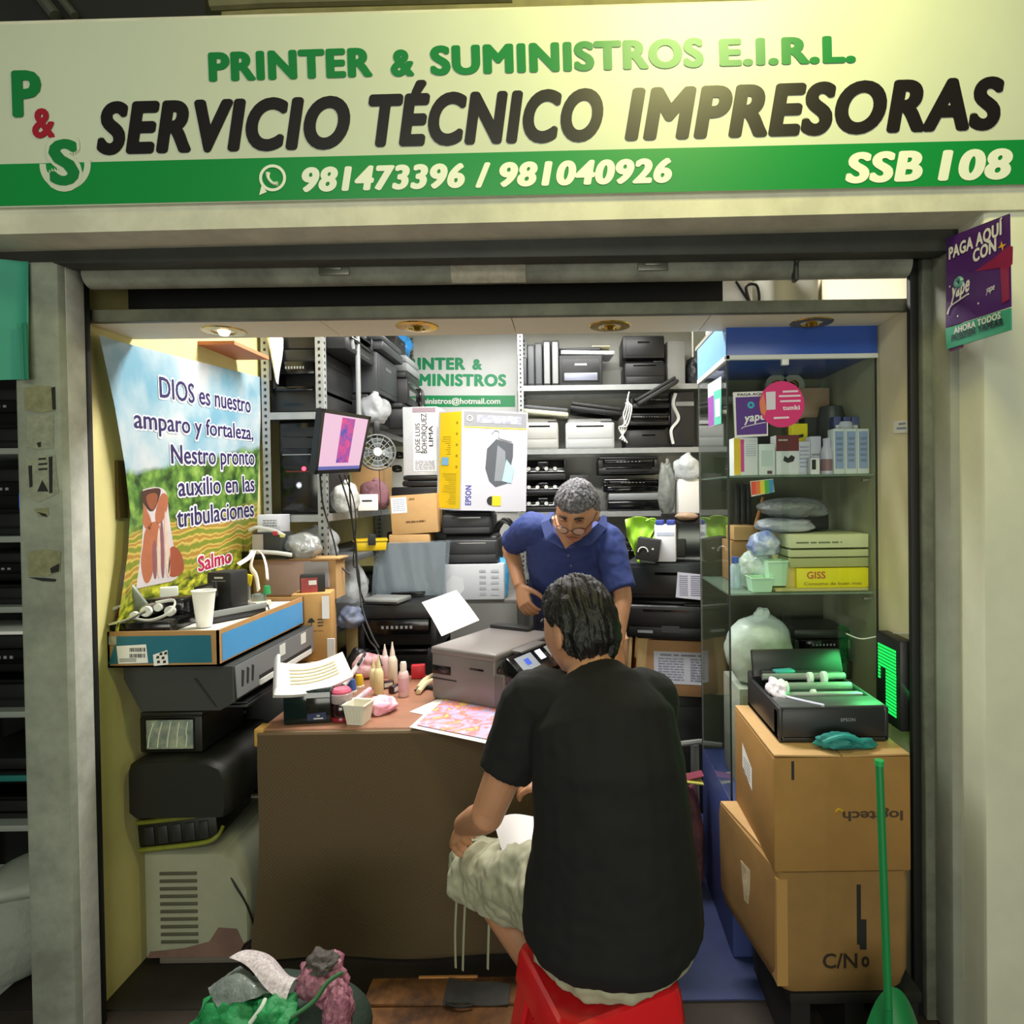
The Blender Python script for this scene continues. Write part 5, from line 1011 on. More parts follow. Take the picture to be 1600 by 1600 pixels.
obj('strap', MB().tube([at(396, 862, Y=2.55), at(388, 872, Y=2.5), at(372, 882, Y=2.45)], 0.008, 8, 6, flat=(0.35, 1)), mat('efe6da', 0.5), t, True)
cable('thin black lead hanging over the side of the blue box', [at(418, 945, Y=2.36), at(421, 955, Y=2.33), at(424, 975, Y=2.31), at(424, 1000, Y=2.31)], 0.003, INK)
# second row behind: open tan carton with papers, black units, red box, tall carton
Yb = 2.66
c0, z0, w_, h_ = pb(374, 508, 878, 925, Yb)
t = thing('shelf_carton', 'long open tan carton edge with pinkish papers behind the blue box', 'box', (c0, Yb+0.12, z0-0.05))
obj('carton', MB().bb(-w_/2, w_/2, 0.0, 0.112, 0, h_+0.05).bb(-w_/2-0.004, w_/2+0.02, -0.02, 0.112, h_+0.05, h_+0.056), mat('c8a06c', 0.8), t, smooth=0); obj('pink_papers', MB().bb(-w_*0.35, w_*0.2, -0.006, 0.0, 0.02, h_+0.044), mat('d9b9b4', 0.7, var=0.1), t, smooth=0); obj('grey_papers', MB().bb(w_*0.12, w_*0.42, -0.008, 0.0, 0.05, h_+0.04), mat('b3b0b8', 0.7), t, smooth=0)
zsh = z0+h_+0.008
t = thing('carton_support', 'tan carton supporting the open long carton beside the rack', 'box', (c0-0.02, Yb+0.12, 0)); obj('carton', MB().bb(-w_*0.45, w_*0.45, 0.0, 0.10, 0, z0-0.052, 0.003), CARD, t); obj('flap', MB().bb(-w_*0.4, w_*0.4, -0.004, 0, z0-0.2, z0-0.06), CARD2, t)
t = thing('power_supply', 'dark power unit with white leads looped on top on the long tan carton', 'power supply', (at(408, 865, Y=Yb).x, Yb+0.10, zsh), R(-5))
obj('black_slab', MB().bb(-0.11, 0.10, -0.06, 0.06, 0, 0.035, 0.004), BLKG, t)
obj('casing', MB().bb(-0.06, 0.07, -0.05, 0.05, 0.034, 0.115, 0.005), mat('33383a', 0.4), t); obj('label', MB().bb(-0.058, -0.01, -0.0525, -0.049, 0.04, 0.108), mat('b9b0aa', 0.5), t)
obj('white_lead', MB().tube([(-0.07, -0.05, 0.125), (-0.03, -0.055, 0.137), (0.03, -0.05, 0.125), (0.06, -0.055, 0.115), (0.085, -0.05, 0.10)], 0.008, 8, 5), LGT, t); obj('white_lead', MB().tube([(-0.06, -0.065, 0.035), (0.0, -0.07, 0.034), (0.06, -0.068, 0.03), (0.12, -0.06, 0.02)], 0.009, 8, 5), LGT, t)
obj('red_plug', MB().box((0.05, -0.056, 0.112), (0.025, 0.016, 0.018), 0.004), mat('c23a4a', 0.4), t); obj('yellow_plug', MB().box((0.078, -0.056, 0.102), (0.018, 0.014, 0.016), 0.004), mat('e3dc8a', 0.4), t)
bag('clear bag holding silver parts beside the power unit next to the rack post', (at(470, 874, Y=Yb+0.1).x, Yb+0.12, zsh), (0.08, 0.07, 0.065), mat('b9bcba', 0.2, alpha=0.75, bump=0.9, metal=0.3), 51, knot=False)
carton('small white box behind the power unit on the left', (at(425, 822, Y=2.82).x, 2.84, zsh), 0.10, 0.10, at(425, 804, Y=2.82).z-zsh, 0, mat('e9ebf4', 0.5), tape=False, name='small_carton', prints=[('l', 'F', 0.25, 0.85, 0.72, 0.9, 3, GRY)])
c0, z0, w_, h_ = pb(466, 502, 898, 930, 2.60)
carton('black and red cartridge box at the far end of the blue box', (c0, 2.63, z0), w_, 0.05, h_, R(20), INK, tape=False, name='cartridge_box', prints=[('p', 'F', 0.05, 0.7, 0.1, 0.85, 'red_print', mat('a8322a', 0.4, var=0.4, vscale=20)), ('p', 'F', 0.35, 0.66, 0.5, 0.72, 'pale_print', LGT)])
Yc = 2.56
c0, z0, w_, h_ = pb(456, 512, 928, 1034, Yc)
t = carton('upright tan carton with fragile symbols beside the tapered grey printer', (c0-0.01, Yc+0.07, z0), w_, 0.12, h_, R(12), mat('c39658', 0.75, var=0.08), tape=False, prints=[('s', 'F', 0, 0, 0, 0, ('glass_symbol', [(0.22, 0.62), (0.30, 0.62), (0.29, 0.56), (0.27, 0.54), (0.27, 0.50), (0.29, 0.49), (0.23, 0.49), (0.25, 0.50), (0.25, 0.54), (0.23, 0.56)]), INK), ('s', 'F', 0, 0, 0, 0, ('umbrella_symbol', [(0.40, 0.57), (0.45, 0.63), (0.52, 0.64), (0.60, 0.58), (0.52, 0.57), (0.51, 0.50), (0.49, 0.50), (0.50, 0.57)]), INK), ('l', 'F', 0.66, 0.80, 0.50, 0.64, 3, INK), ('l', 'F', 0.22, 0.80, 0.43, 0.46, 1, mat('8a6034', 0.6)), ('p', 'F', 0.78, 0.97, 0.62, 0.96, 'white_label', PAPER)])
t = thing('tan_ledge', 'tan carton with a white sheet carrying the upright tan carton', 'box', (c0-0.01, Yc+0.07, 0)); obj('carton', MB().bb(-0.075, 0.028, -0.07, 0.12, 0, z0-0.002, 0.003), CARD2, t); obj('white_sheet', MB().bb(w_*0.5, w_*0.7, -0.06, -0.055, z0-0.055, z0+0.09), PAPER, t, smooth=0)
# right-hand machines of the stack, deeper
G4 = 'dark boxes deep in the left stack'
def lab(px, py, X, s, lb):
    p = at(px, py, X=X)
    obj('sticker', MB().slab([p+V((0.001, a*s, b*s)) for a, b in ((-0.6, -0.45), (0.6, -0.45), (0.6, 0.45), (-0.6, 0.45))], (0.0015, 0, 0)), mat('f0e9d4', 0.6), label=lb, cat='sticker', smooth=0)
t = thing('black_machine', 'tall dark machine with a cream label beside the small black photo printer', 'printer', (-1.155, 2.50, 0.55)); obj('housing', MB().bb(-0.11, 0.11, -0.16, -0.02, 0, 0.28, 0.01), BLK, t)
obj('cream_label', MB().slab([(0.111, -0.10, 0.17), (0.111, -0.04, 0.175), (0.111, -0.04, 0.225), (0.111, -0.10, 0.22)], (0.0015, 0, 0)), mat('f0dcae', 0.6), t, smooth=0); obj('lid_seam', MB().bb(-0.111, 0.1115, -0.161, -0.02, 0.245, 0.25), GLOSSK, t)
t = thing('black_machine', 'dark machine with a white label behind the plump black printer', 'printer', (-1.135, 2.46, 0.40)); obj('housing', MB().bb(-0.11, 0.10, -0.07, 0.02, 0, 0.145, 0.01), BLK, t); obj('white_label', MB().slab([(0.101, -0.06, 0.07), (0.101, -0.01, 0.075), (0.101, -0.01, 0.13), (0.101, -0.06, 0.12)], (0.0015, 0, 0)), PAPER, t, smooth=0)
bag('greyish pink cloth pouch lying over the plump black printer', (at(340, 1203, Y=2.2).x, 2.42, 0.69), (0.05, 0.10, 0.035), mat('8a7470', 0.8, bump=0.4), 55, knot=False, name='cloth_pouch', cat='pouch')
t = thing('black_machine', 'dark machine with a small grey label low beside the beige monitor', 'printer', (-1.12, 2.48, 0.0)); obj('housing', MB().bb(-0.11, 0.10, -0.05, 0.005, 0, 0.395, 0.01), mat('121210', 0.6), t); obj('grey_label', MB().slab([(0.101, -0.04, 0.30), (0.101, 0.0, 0.30), (0.101, 0.0, 0.36), (0.101, -0.04, 0.35)], (0.0015, 0, 0)), mat('b9b2a8', 0.6), t, smooth=0)
# dark things on the floor beside the upright carton
bag('black bag of leads in the corner between the rack and the black printer', (-0.985, 2.945, 0.632), (0.06, 0.05, 0.10), mat('1a1b1d', 0.35, bump=0.7), 57, knot=False)
carton('narrow olive carton standing in the corner beside the wide black printer', (-1.045, 3.10, 0.636), 0.06, 0.16, 0.28, 0.1, mat('a8905e', 0.8), tape=False)
# yellow electrical panel with duct on the left wall
obj('wall_patch', MB().bb(XL, XL+0.01, 1.98, 2.02, 1.44, 1.62), mat('5a4a20', 0.8), label='dark slot in the yellow wall behind the landscape banner edge', cat='slot')
obj('wall_shelf', MB().bb(XL, XL+0.14, 2.44, 2.72, at(350, 540, Y=2.5).z-0.01, at(350, 540, Y=2.5).z+0.004), mat('c97a52', 0.6), label='short orange wooden wall shelf over the landscape banner', cat='shelf')
# ================================================================ stack of black printers behind the glass cabinet
G5 = 'black printers stacked at the right behind the man'
t0 = pcarton('tan carton with a printed paper list under the black printers', 985, 1150, 1000, 1088, 2.92, 0.34, rz=R(-12), m=mat('b98c62', 0.75, var=0.1), tape=False,
   prints=[('p', 'F', 0.30, 0.98, 0.22, 0.80, 'list_sheet', mat('d3d3e2', 0.6)), ('l', 'F', 0.34, 0.58, 0.28, 0.70, 9, mat('9092aa', 0.6)), ('l', 'F', 0.64, 0.92, 0.28, 0.70, 9, mat('9092aa', 0.6)), ('l', 'F', 0.36, 0.9, 0.72, 0.77, 1, mat('70728a', 0.6))])
zb = at(1060, 1088, Y=2.92).z; zt1 = at(1060, 1000, Y=2.92).z
t = thing('low_cabinet', 'dark low cabinet under the tan carton with the printed list', 'cabinet', (0.50, 3.10, 0)); obj('cabinet_body', MB().bb(-0.14, 0.28, -0.14, 0.22, 0, zb-0.005, 0.006), mat('141414', 0.5), t); obj('cabinet_door', MB().bb(-0.12, 0.26, -0.146, -0.138, 0.02, zb-0.06, 0.003), BLK2, t)
t = thing('tan_flap', 'pale tan carton flap sticking out beside the man’s arm', 'cardboard', (0.22, 2.98, zb)); obj('flap', MB().slab([at(x, y, Y=2.95) for x, y in ((978, 1085), (1003, 1088), (1012, 1000), (998, 955), (986, 960))], (0.03, 0.02, 0)), mat('d3b27e', 0.8), t, True); obj('fold', MB().slab([at(x, y, Y=2.94) for x, y in ((984, 1075), (990, 1076), (996, 980), (990, 975))], (0.004, 0.0, 0)), CARD, t, True)
w1 = 0.37
q = printer('lower large black printer with a small plaque behind the man', (0.475, 3.08, zt1+0.004), w1, 0.36, 0.185, R(-14), 'laser', group=G5, m=BLK)
obj('plaque', MB().bb(-0.02, 0.06, -0.1855, -0.183, 0.035, 0.065), DRK, q); obj('maker_mark', MB().bb(-0.13, -0.06, -0.1855, -0.183, 0.03, 0.042), GRY, q)
zt2 = zt1+0.191
q = printer('upper large black printer with a paper list taped to its front', (0.475, 3.08, zt2), w1, 0.36, 0.165, R(-14), 'box', group=G5, m=mat('1d2022', 0.35))
sh_ = obj('paper_list', MB().poly([(x, -0.1865, z) for x, z in ((0.045, 0.01), (0.165, 0.0), (0.168, 0.115), (0.055, 0.125))]), mat('d3d3e2', 0.6), q, smooth=0)
mb = MB()
for i in range(10): mb.poly([(x, -0.1872, 0.02+i*0.0095) for x in (0.062, 0.10)]+[(x, -0.1872, 0.024+i*0.0095) for x in (0.10, 0.062)]).poly([(x, -0.1872, 0.02+i*0.0095) for x in (0.112, 0.155)]+[(x, -0.1872, 0.024+i*0.0095) for x in (0.155, 0.112)])
obj('list_rows', mb, mat('9092aa', 0.6), sh_, smooth=0)
zt3 = zt2+0.169
t = thing('black_appliance', 'tall black machine with a sloping front on the large black printers', 'appliance', (0.545, 3.08, zt3), R(-14))
mb = MB().slab([(-0.10, -0.13, 0), (-0.10, 0.13, 0), (-0.10, 0.13, 0.215), (-0.10, -0.04, 0.215), (-0.10, -0.09, 0.17), (-0.10, -0.13, 0.03)], (0.22, 0, 0)); obj('housing', mb, BLKG, t, smooth=20)
obj('front_door', MB().bb(-0.09, 0.02, -0.135, -0.10, 0.015, 0.10, 0.006), BLK2, t); obj('wooden_knob', MB().blob((0.02, -0.06, 0.20), (0.055, 0.03, 0.02), 0.1, 2, 3, 3), mat('a08468', 0.5, var=0.4, vscale=30), t); obj('base_line', MB().bb(-0.1, 0.12, -0.134, -0.128, 0.008, 0.014), GRY, t)
t = thing('ink_carton', 'white cartons with blue tops leaning at the left of the sloping black machine', 'box', (at(1042, 845, Y=2.9).x, 2.93, zt3), R(-14)); obj('carton', MB().bb(-0.05, 0.045, -0.02, 0.03, 0, 0.17, 0.003), mat('e9ebf2', 0.5), t)
for x in (-0.025, 0.025): obj('blue_top', MB().bb(x-0.02, x+0.018, -0.021, 0.031, 0.165, 0.19, 0.005), mat('3a4aa0', 0.4), t)
obj('label_line', MB().bb(-0.04, 0.04, -0.0212, -0.02, 0.12, 0.135), mat('c4cbe0', 0.5), t)
t = thing('webcam_box', 'small black box with a grey ring mark before the lime green bag', 'box', (at(1015, 868, Y=2.86).x, 2.90, zt3), R(-14)); obj('carton', MB().box((0, 0, 0.06), (0.10, 0.07, 0.10), 0.003, ry=R(8)), INK, t)
obj('ring_mark', MB().tube([(-0.02+0.022*math.cos(a*PI/10), -0.0375, 0.05+0.022*math.sin(a*PI/10)) for a in range(11)], 0.003, 6), LGT, t); obj('dot_mark', MB().bb(0.02, 0.028, -0.0365, -0.034, 0.06, 0.068), LGT, t)
t = thing('lime_bag', 'lime green plastic bag hanging beside the man’s shoulder', 'bag', tuple(at(1003, 890, Y=2.99)))
mb = MB().grid(lambda a, b: at((977+19*b*b)*(1-a)+(1029-31*b)*a, 812+80*b*(0.75+0.25*math.sin(a*PI))-5*math.sin(a*4), Y=2.985)+V((0, 0.035*noise.noise(V((a*3, b*3, 2))), 0)), 20, 20, 0.003); obj('sheet', mb, mat('9fd23a', 0.35, bump=0.4, bscale=15), t, True)
obj('handle_loop', MB().tube([at(1010, 815, Y=2.98), at(1022, 812, Y=2.98), at(1027, 830, Y=2.98), at(1020, 845, Y=2.98)], 0.010, 6, 5, flat=(0.4, 1)), mat('8fc42e', 0.35), t, True)
t = thing('black_part_pile', 'dark jumble of printer parts between the man and the black printers', 'printer part', (0.235, 3.19, 0.90))
obj('cartridge', MB().bb(-0.05, 0.05, -0.03, 0.06, 0.0, 0.10, 0.006), BLK, t); obj('chassis', MB().bb(-0.06, 0.05, -0.04, 0.06, 0.10, 0.16, 0.008), BLKG, t); obj('silver_edge', MB().bb(-0.04, 0.03, -0.044, -0.038, 0.125, 0.14), GRY, t)
t = thing('part_stand', 'dark upright box carrying the jumble of printer parts', 'box', (0.235, 3.20, 0)); obj('box', MB().bb(-0.07, 0.06, -0.03, 0.08, 0, 0.898, 0.004), mat('1a1918', 0.6), t); obj('box_face', MB().bb(-0.06, 0.05, -0.034, -0.028, 0.1, 0.85), BLK2, t)
# floor clutter by the cabinet foot
t = thing('desk_chair', 'grey metal chair frame glimpsed under the black printers', 'chair', (0.50, 2.72, 0)); obj('post', MB().cyl((0.02, 0, 0.0), (0.02, 0, 0.42), 0.018), GRY, t); obj('rail', MB().tube([(-0.12, -0.02, 0.42), (0.02, -0.03, 0.44), (0.06, 0.02, 0.42)], 0.012, 8, 4), GRY, t)
bag('maroon and yellow cloth bundle on the floor left of the cabinet foot', (0.44, 2.42, 0.004), (0.055, 0.09, 0.22), mat('7a3f4c', 0.8, col2='3a2a30', vscale=9, bump=0.5), 61, 0.2, name='cloth_bundle', cat='cloth', knot=False)
t = thing('flyer_paper', 'yellow and white papers on top of the maroon cloth bundle', 'papers', (0.43, 2.38, 0.42)); obj('yellow_sheet', MB().box((0, 0, 0.006), (0.10, 0.08, 0.004), 0, ry=R(8)), mat('d8d26a', 0.6), t); obj('red_sheet', MB().box((0.01, 0, 0.014), (0.09, 0.05, 0.004), 0, ry=R(-12)), mat('8f3a52', 0.6), t)
# ================================================================ glass cabinet
CX0, CX1, CY0, CY1 = at(1139, 900, Y=2.03).x, XR-0.004, 2.03, 2.48
zh = at(1250, 555, Y=CY0).z; zb0 = 0.50
t = thing('glass_cabinet', 'tall glass display cabinet with a blue header at the right', 'cabinet', ((CX0+CX1)/2, (CY0+CY1)/2, 0))
obj('base', MB().bb(CX0, CX1, CY0, CY1, 0.004, zb0, 0.004), mat('3f4d86', 0.5), t, True)
hd = obj('header', MB().bb(CX0, CX1, CY0, CY1, zh, zh+0.12, 0.003), mat('3458b0', 0.3), t, True)
obj('header_side', MB().bb(CX0-0.002, CX0, CY0+0.002, CY1-0.002, zh+0.002, zh+0.118), mat('6fa4dc', 0.35), t, True)
obj('header_trim', MB().bb(CX0-0.004, CX1, CY0-0.004, CY0+0.012, zh-0.012, zh+0.003, 0.002), LGT, t, True); obj('header_trim', MB().bb(CX0-0.004, CX0+0.010, CY0-0.004, CY1, zh-0.014, zh+0.003, 0.002), LGT, t, True)
obj('back_panel', MB().bb(CX0, CX1, CY1-0.006, CY1, zb0, zh), mat('62664f', 0.6, var=0.15, vscale=3), t, True)
obj('right_panel', MB().bb(CX1-0.004, CX1, CY0+0.02, CY1, zb0, zh), mat('a9ad92', 0.6), t, True)
obj('left_glass', MB().bb(CX0, CX0+0.003, CY0+0.006, CY1, zb0, zh), GLASS, t, True)
xm = at(1228, 700, Y=CY0).x
obj('door', MB().bb(CX0+0.004, xm+0.01, CY0+0.004, CY0+0.007, zb0, zh-0.012), GLASS, t, True, label='left sliding glass door'); obj('door', MB().bb(xm-0.01, CX1-0.002, CY0+0.011, CY0+0.014, zb0, zh-0.012), GLASS, t, True, label='right sliding glass door')
for x, y in ((CX0, CY0), (CX1-0.008, CY0)): obj('corner_post', MB().bb(x-0.001, x+0.0045, y, y+0.004, zb0, zh), mat('1d2422', 0.4), t, True)
obj('corner_post', MB().bb(CX0, CX0+0.006, CY1-0.008, CY1-0.001, zb0, zh), GRY, t, True)
obj('door_clip', MB().bb(xm-0.010, xm+0.012, CY0-0.002, CY0+0.016, zh-0.03, zh-0.01, 0.002), WHT, t, True)
zs1, zs2 = at(1250, 742, Y=CY0+0.02).z, at(1250, 926, Y=CY0+0.02).z
for z in (zs1, zs2): obj('glass_shelf', MB().bb(CX0+0.004, CX1-0.005, CY0+0.02, CY1-0.008, z-0.006, z), mat('9fb8a8', 0.08, alpha=0.45), t, True)
for px, py in ((1347, 750), (1347, 935)): 
    p = at(px, py, Y=CY0+0.05); obj('shelf_pin', MB().cyl((CX1-0.03, CY0+0.05, p.z), (CX1-0.004, CY0+0.05, p.z), 0.006), CHROME, t, True)
# posters stuck on the glass
YG = CY0-0.001
def flatpoly(name, px, m, t, e=0.0, Y=YG): return obj(name, MB().poly([at(x, y, Y=Y)+V((0, -e, 0)) for x, y in px]), m, t, True, smooth=0)
t = thing('payment_sticker', 'square purple sticker on the cabinet glass partly under the pink disc', 'sticker', at(1172, 683, Y=YG))
flatpoly('sheet', ((1145, 613), (1199, 611), (1200, 681), (1148, 684)), WHT, t, 0.0008); flatpoly('purple_panel', ((1149, 621), (1197, 619), (1198, 678), (1151, 680)), mat('5a2f8c', 0.4), t, 0.0014)
mb = MB(); ptext(mb, 'yape', (1162, 660), (1196, 655), 13, Y=YG, bold=0.035, shear=0.25, eps=0.002); mb.tube([at(x, y, Y=YG)+V((0, -0.002, 0)) for x, y in ((1158, 670), (1163, 667), (1180, 663), (1196, 660))], 0.0015, 5, 3); obj('lettering', mb, WHT, t, True, smooth=0)
mb = MB(); ptext(mb, 'PAGA AQUÍ', (1152, 619), (1196, 617), 4, Y=YG, bold=0.03, eps=0.0018); obj('lettering', mb, INK, t, True, smooth=0)
mb = ring2(MB(), (1173, 633), 2.2, 5.5, 0, 360, 16, Y=YG, eps=0.002); obj('round_mark', mb, mat('34b8c8', 0.4), t, True, smooth=0)
t = thing('pink_disc_sticker', 'round pink sticker on the cabinet glass reading tunki', 'sticker', at(1221, 668, Y=YG))
c = at(1221, 632, Y=YG); rr = 0.073
obj('disc', MB().slab([c+V((rr*0.98*math.cos(a*PI/24), -0.003, rr*math.sin(a*PI/24))) for a in range(48)], (0, -0.0012, 0)), mat('e8357e', 0.4), t, True)
flatpoly('orange_flare', ((1186, 628), (1192, 615), (1197, 640), (1194, 650), (1188, 645)), mat('f08a5a', 0.4), t, 0.0048); flatpoly('white_card', ((1196, 613), (1211, 612), (1211, 640), (1197, 641)), mat('ece3ee', 0.5), t, 0.0050)
mb = MB(); ptext(mb, 'tunki', (1222, 641), (1249, 640), 7, Y=YG, bold=0.05, eps=0.0055)
for i, (x0, x1, y) in enumerate(((1222, 1246, 614), (1216, 1250, 621), (1218, 1250, 629), (1208, 1232, 655))): mb.poly([at(a, b, Y=YG)+V((0, -0.0055, 0)) for a, b in ((x0, y), (x1, y-1), (x1, y-4), (x0, y-3))])
obj('lettering', mb, mat('fbe3ee', 0.4), t, True, smooth=0)
t = thing('side_glass_sticker', 'small purple and teal sheet stuck on the cabinet’s left side glass', 'sticker', (CX0-0.001, 2.3, at(1116, 665, X=CX0).z))
def sidepoly(name, px, m, e): return obj(name, MB().poly([at(x, y, X=CX0-e) for x, y in px]), m, t, True, smooth=0)
sidepoly('sheet', ((1106, 601), (1127, 588), (1127, 662), (1107, 668)), mat('dfe6ea', 0.5), 0.001); sidepoly('teal_band', ((1115, 612), (1127, 607), (1127, 662), (1116, 665)), mat('4fb8a0', 0.45), 0.002); sidepoly('purple_band', ((1106, 622), (1115, 617), (1116, 664), (1107, 667)), mat('8a3f9c', 0.45), 0.002); sidepoly('white_block', ((1117, 625), (1125, 622), (1125, 650), (1118, 652)), WHT, 0.003)
# contents of the upper glass shelf
def shelfbox(label, x0, x1, y0, d, Y, m, prints=(), z=zs1, name='ink_carton', group=None, rz=0):
    a = at(x0, 740, Y=Y); b = at(x1, y0, Y=Y)
    return carton(label, ((a.x+b.x)/2, Y+d/2, z+0.001), b.x-a.x, d, b.z-z, rz, m, group, name, 'box', prints, tape=False, bev=0.002)
PW_ = mat('e6e8ee', 0.5)
shelfbox('white ink box with yellow and magenta stripes at the left of the glass shelf', 1147, 1184, 684, 0.06, 2.07, PW_, [('p', 'F', 0.0, 0.28, 0.02, 0.98, 'yellow_stripe', mat('efc928', 0.5)), ('p', 'F', 0.28, 0.42, 0.1, 0.95, 'magenta_stripe', mat('d8409a', 0.5)), ('l', 'F', 0.5, 0.92, 0.5, 0.85, 6, mat('b5bac8', 0.6))])
shelfbox('plain white carton with faint print next to the striped ink box', 1186, 1211, 694, 0.06, 2.07, mat('dfe6e6', 0.5), [('p', 'F', 0.15, 0.85, 0.3, 0.8, 'pale_panel', mat('c5d6d4', 0.5)), ('p', 'F', 0.5, 0.8, 0.04, 0.14, 'dark_mark', mat('5a3a48', 0.5))])
shelfbox('white and maroon box with a mouse picture on the glass shelf', 1213, 1248, 680, 0.06, 2.08, PW_, [('p', 'F', 0.0, 1.0, 0.60, 1.0, 'maroon_top', mat('6f2228', 0.45)), ('s', 'F', 0, 0, 0, 0, ('mouse_picture', [(0.3, 0.36), (0.5, 0.30), (0.75, 0.34), (0.82, 0.44), (0.66, 0.50), (0.52, 0.42), (0.36, 0.48)]), INK), ('l', 'F', 0.1, 0.5, 0.84, 0.92, 1, LGT)])
shelfbox('pale lilac cartons stacked pair left of the spray bottle, front one', 1248, 1266, 690, 0.05, 2.10, mat('cfcfe0', 0.5), [('l', 'F', 0.1, 0.9, 0.2, 0.9, 6, mat('a5a6bf', 0.6))], name='small_carton')
shelfbox('taller pale lilac carton directly left of the spray bottle', 1267, 1283, 682, 0.05, 2.11, mat('c6c5d6', 0.5), [('p', 'F', 0.1, 0.9, 0.5, 0.55, 'rule', GRY)], name='small_carton')
shelfbox('small white cap box in front of the lilac cartons', 1267, 1281, 716, 0.03, 2.06, PW_, [('p', 'F', 0.1, 0.55, 0.3, 0.9, 'dark_window', INK)], name='small_carton')
p = at(1294, 738, Y=2.09)
t = thing('spray_bottle', 'lilac cleaning bottle with a brown label on the glass shelf', 'bottle', (p.x, 2.10, zs1+0.001)); obj('body', MB().lathe([(0.020, 0), (0.021, 0.01), (0.021, 0.075), (0.012, 0.095), (0.012, 0.118), (0.001, 0.12)], seg=18), mat('c3c0d4', 0.3), t); obj('label', MB().lathe([(0.0215, 0.012), (0.0215, 0.05)], seg=18, cap=False), mat('8a6a72', 0.5), t)
shelfbox('blue carton edge between the bottle and the three tall cartons', 1299, 1308, 690, 0.05, 2.14, mat('4f8fd0', 0.5), name='small_carton')
G6 = 'three pale blue cartons at the right end of the glass shelf'
for i, (x0, x1, lb) in enumerate(((1303, 1320, 'leftmost of three tall pale blue cartons at the right end of the glass shelf'), (1321, 1339, 'middle of three tall pale blue cartons at the right end of the glass shelf'), (1340, 1358, 'rightmost of three tall pale blue cartons, beside the cabinet wall'))):
    shelfbox(lb, x0, x1, 670, 0.05, 2.07, mat('d5dcdc', 0.5), [('p', 'F', 0.12, 0.88, 0.12, 0.94, 'blue_panel', mat('8fa3cc', 0.45)), ('l', 'F', 0.25, 0.75, 0.25, 0.85, 5, mat('74849f', 0.6))], group=G6)
for i, (x, lb) in enumerate(((1309, 'small dark blue box standing behind the leftmost pale blue carton'), (1324, 'small dark blue box standing behind the middle pale blue carton'), (1337, 'small dark blue box standing behind the rightmost pale blue carton'))):
    shelfbox(lb, x-5, x+5, 651, 0.04, 2.15, mat('4a4f80', 0.45), [('p', 'F', 0.2, 0.8, 0.7, 0.85, 'white_mark', LGT)], name='small_carton', group='small dark blue boxes behind the pale blue cartons')
shelfbox('brown carton standing at the back of the upper glass shelf', 1238, 1296, 606, 0.08, 2.36, mat('a58a70', 0.7), name='cardboard_box')
shelfbox('yellow tag box behind the pink disc on the glass shelf', 1240, 1262, 662, 0.05, 2.20, mat('f0e020', 0.45), [('s', 'F', 0, 0, 0, 0, ('slot_mark', [(0.35, 0.72), (0.7, 0.74), (0.7, 0.80), (0.35, 0.78)]), INK)], name='small_carton')
shelfbox('black carton under the brown carton on the upper glass shelf', 1258, 1310, 652, 0.06, 2.26, INK, [('p', 'F', 0.4, 0.6, 0.5, 0.7, 'glint', GRY)], name='cardboard_box')
p = at(1335, 660, Y=2.36); 
t = thing('round_speaker', 'dark domed speaker at the back right of the upper glass shelf', 'speaker', (0.922, 2.25, zs1+0.001)); obj('dome', MB().lathe([(0.045, 0), (0.048, 0.10), (0.048, 0.20), (0.038, 0.24), (0.001, 0.25)], seg=24), mat('3a3c3c', 0.4), t); obj('light_mark', MB().lathe([(0.001, 0), (0.008, 0.001), (0.001, 0.004)], (0, -0.048, 0.17), 12, axis='Y'), LGT, t)
p = at(1334, 660, Y=2.24)
t = thing('label_roll', 'white roll before the dark domed speaker', 'roll', (0.93, 2.165, zs1+0.001)); obj('roll', MB().lathe([(0.014, 0.0), (0.032, 0.0), (0.033, 0.155), (0.024, 0.178), (0.014, 0.172)], seg=24), mat('c3c6d4', 0.5), t); obj('core', MB().lathe([(0.0135, 0.002), (0.0135, 0.174), (0.001, 0.174), (0.001, 0.003)], seg=16), mat('8a8078', 0.6), t)
for i, (px, lb) in enumerate(((1214, 'left ring of grey tape at the back of the cabinet’s top'), (1240, 'right ring of grey tape at the back of the cabinet’s top'))):
    p = at(px, 620, Y=2.38)
    t = thing('tape_roll', lb, 'tape', (p.x, 2.38, p.z), 0, 'rings of tape on the back panel'); obj('ring', MB().lathe([(0.024, 0), (0.042, 0), (0.042, -0.03), (0.024, -0.03), (0.024, 0)], (0, 0, 0.042), 28, axis='Y', cap=False), mat('8f948c', 0.5), t); obj('core', MB().lathe([(0.020, 0.001), (0.0242, 0.001), (0.0242, -0.031), (0.020, -0.031)], (0, 0, 0.042), 24, axis='Y', cap=False), mat('a58a60', 0.6), t)
zsm = at(1227, 620, Y=2.38).z
obj('inner_ledge', MB().bb(CX0+0.05, CX0+0.30, 2.34, CY1-0.008, zsm-0.012, zsm-0.001, 0.002), mat('8b9086', 0.5), label='short grey ledge under the tape rings inside the cabinet', cat='shelf')
t = thing('dark_gadget', 'dark square gadget behind the purple sticker in the cabinet', 'gadget', (at(1180, 640, Y=2.35).x, 2.37, zs1+0.001)); obj('case', MB().bb(-0.05, 0.05, -0.03, 0.04, 0, 0.27, 0.006), mat('3b4044', 0.5), t); obj('screen', MB().bb(-0.04, 0.04, -0.032, -0.028, 0.16, 0.25), BLKG, t)
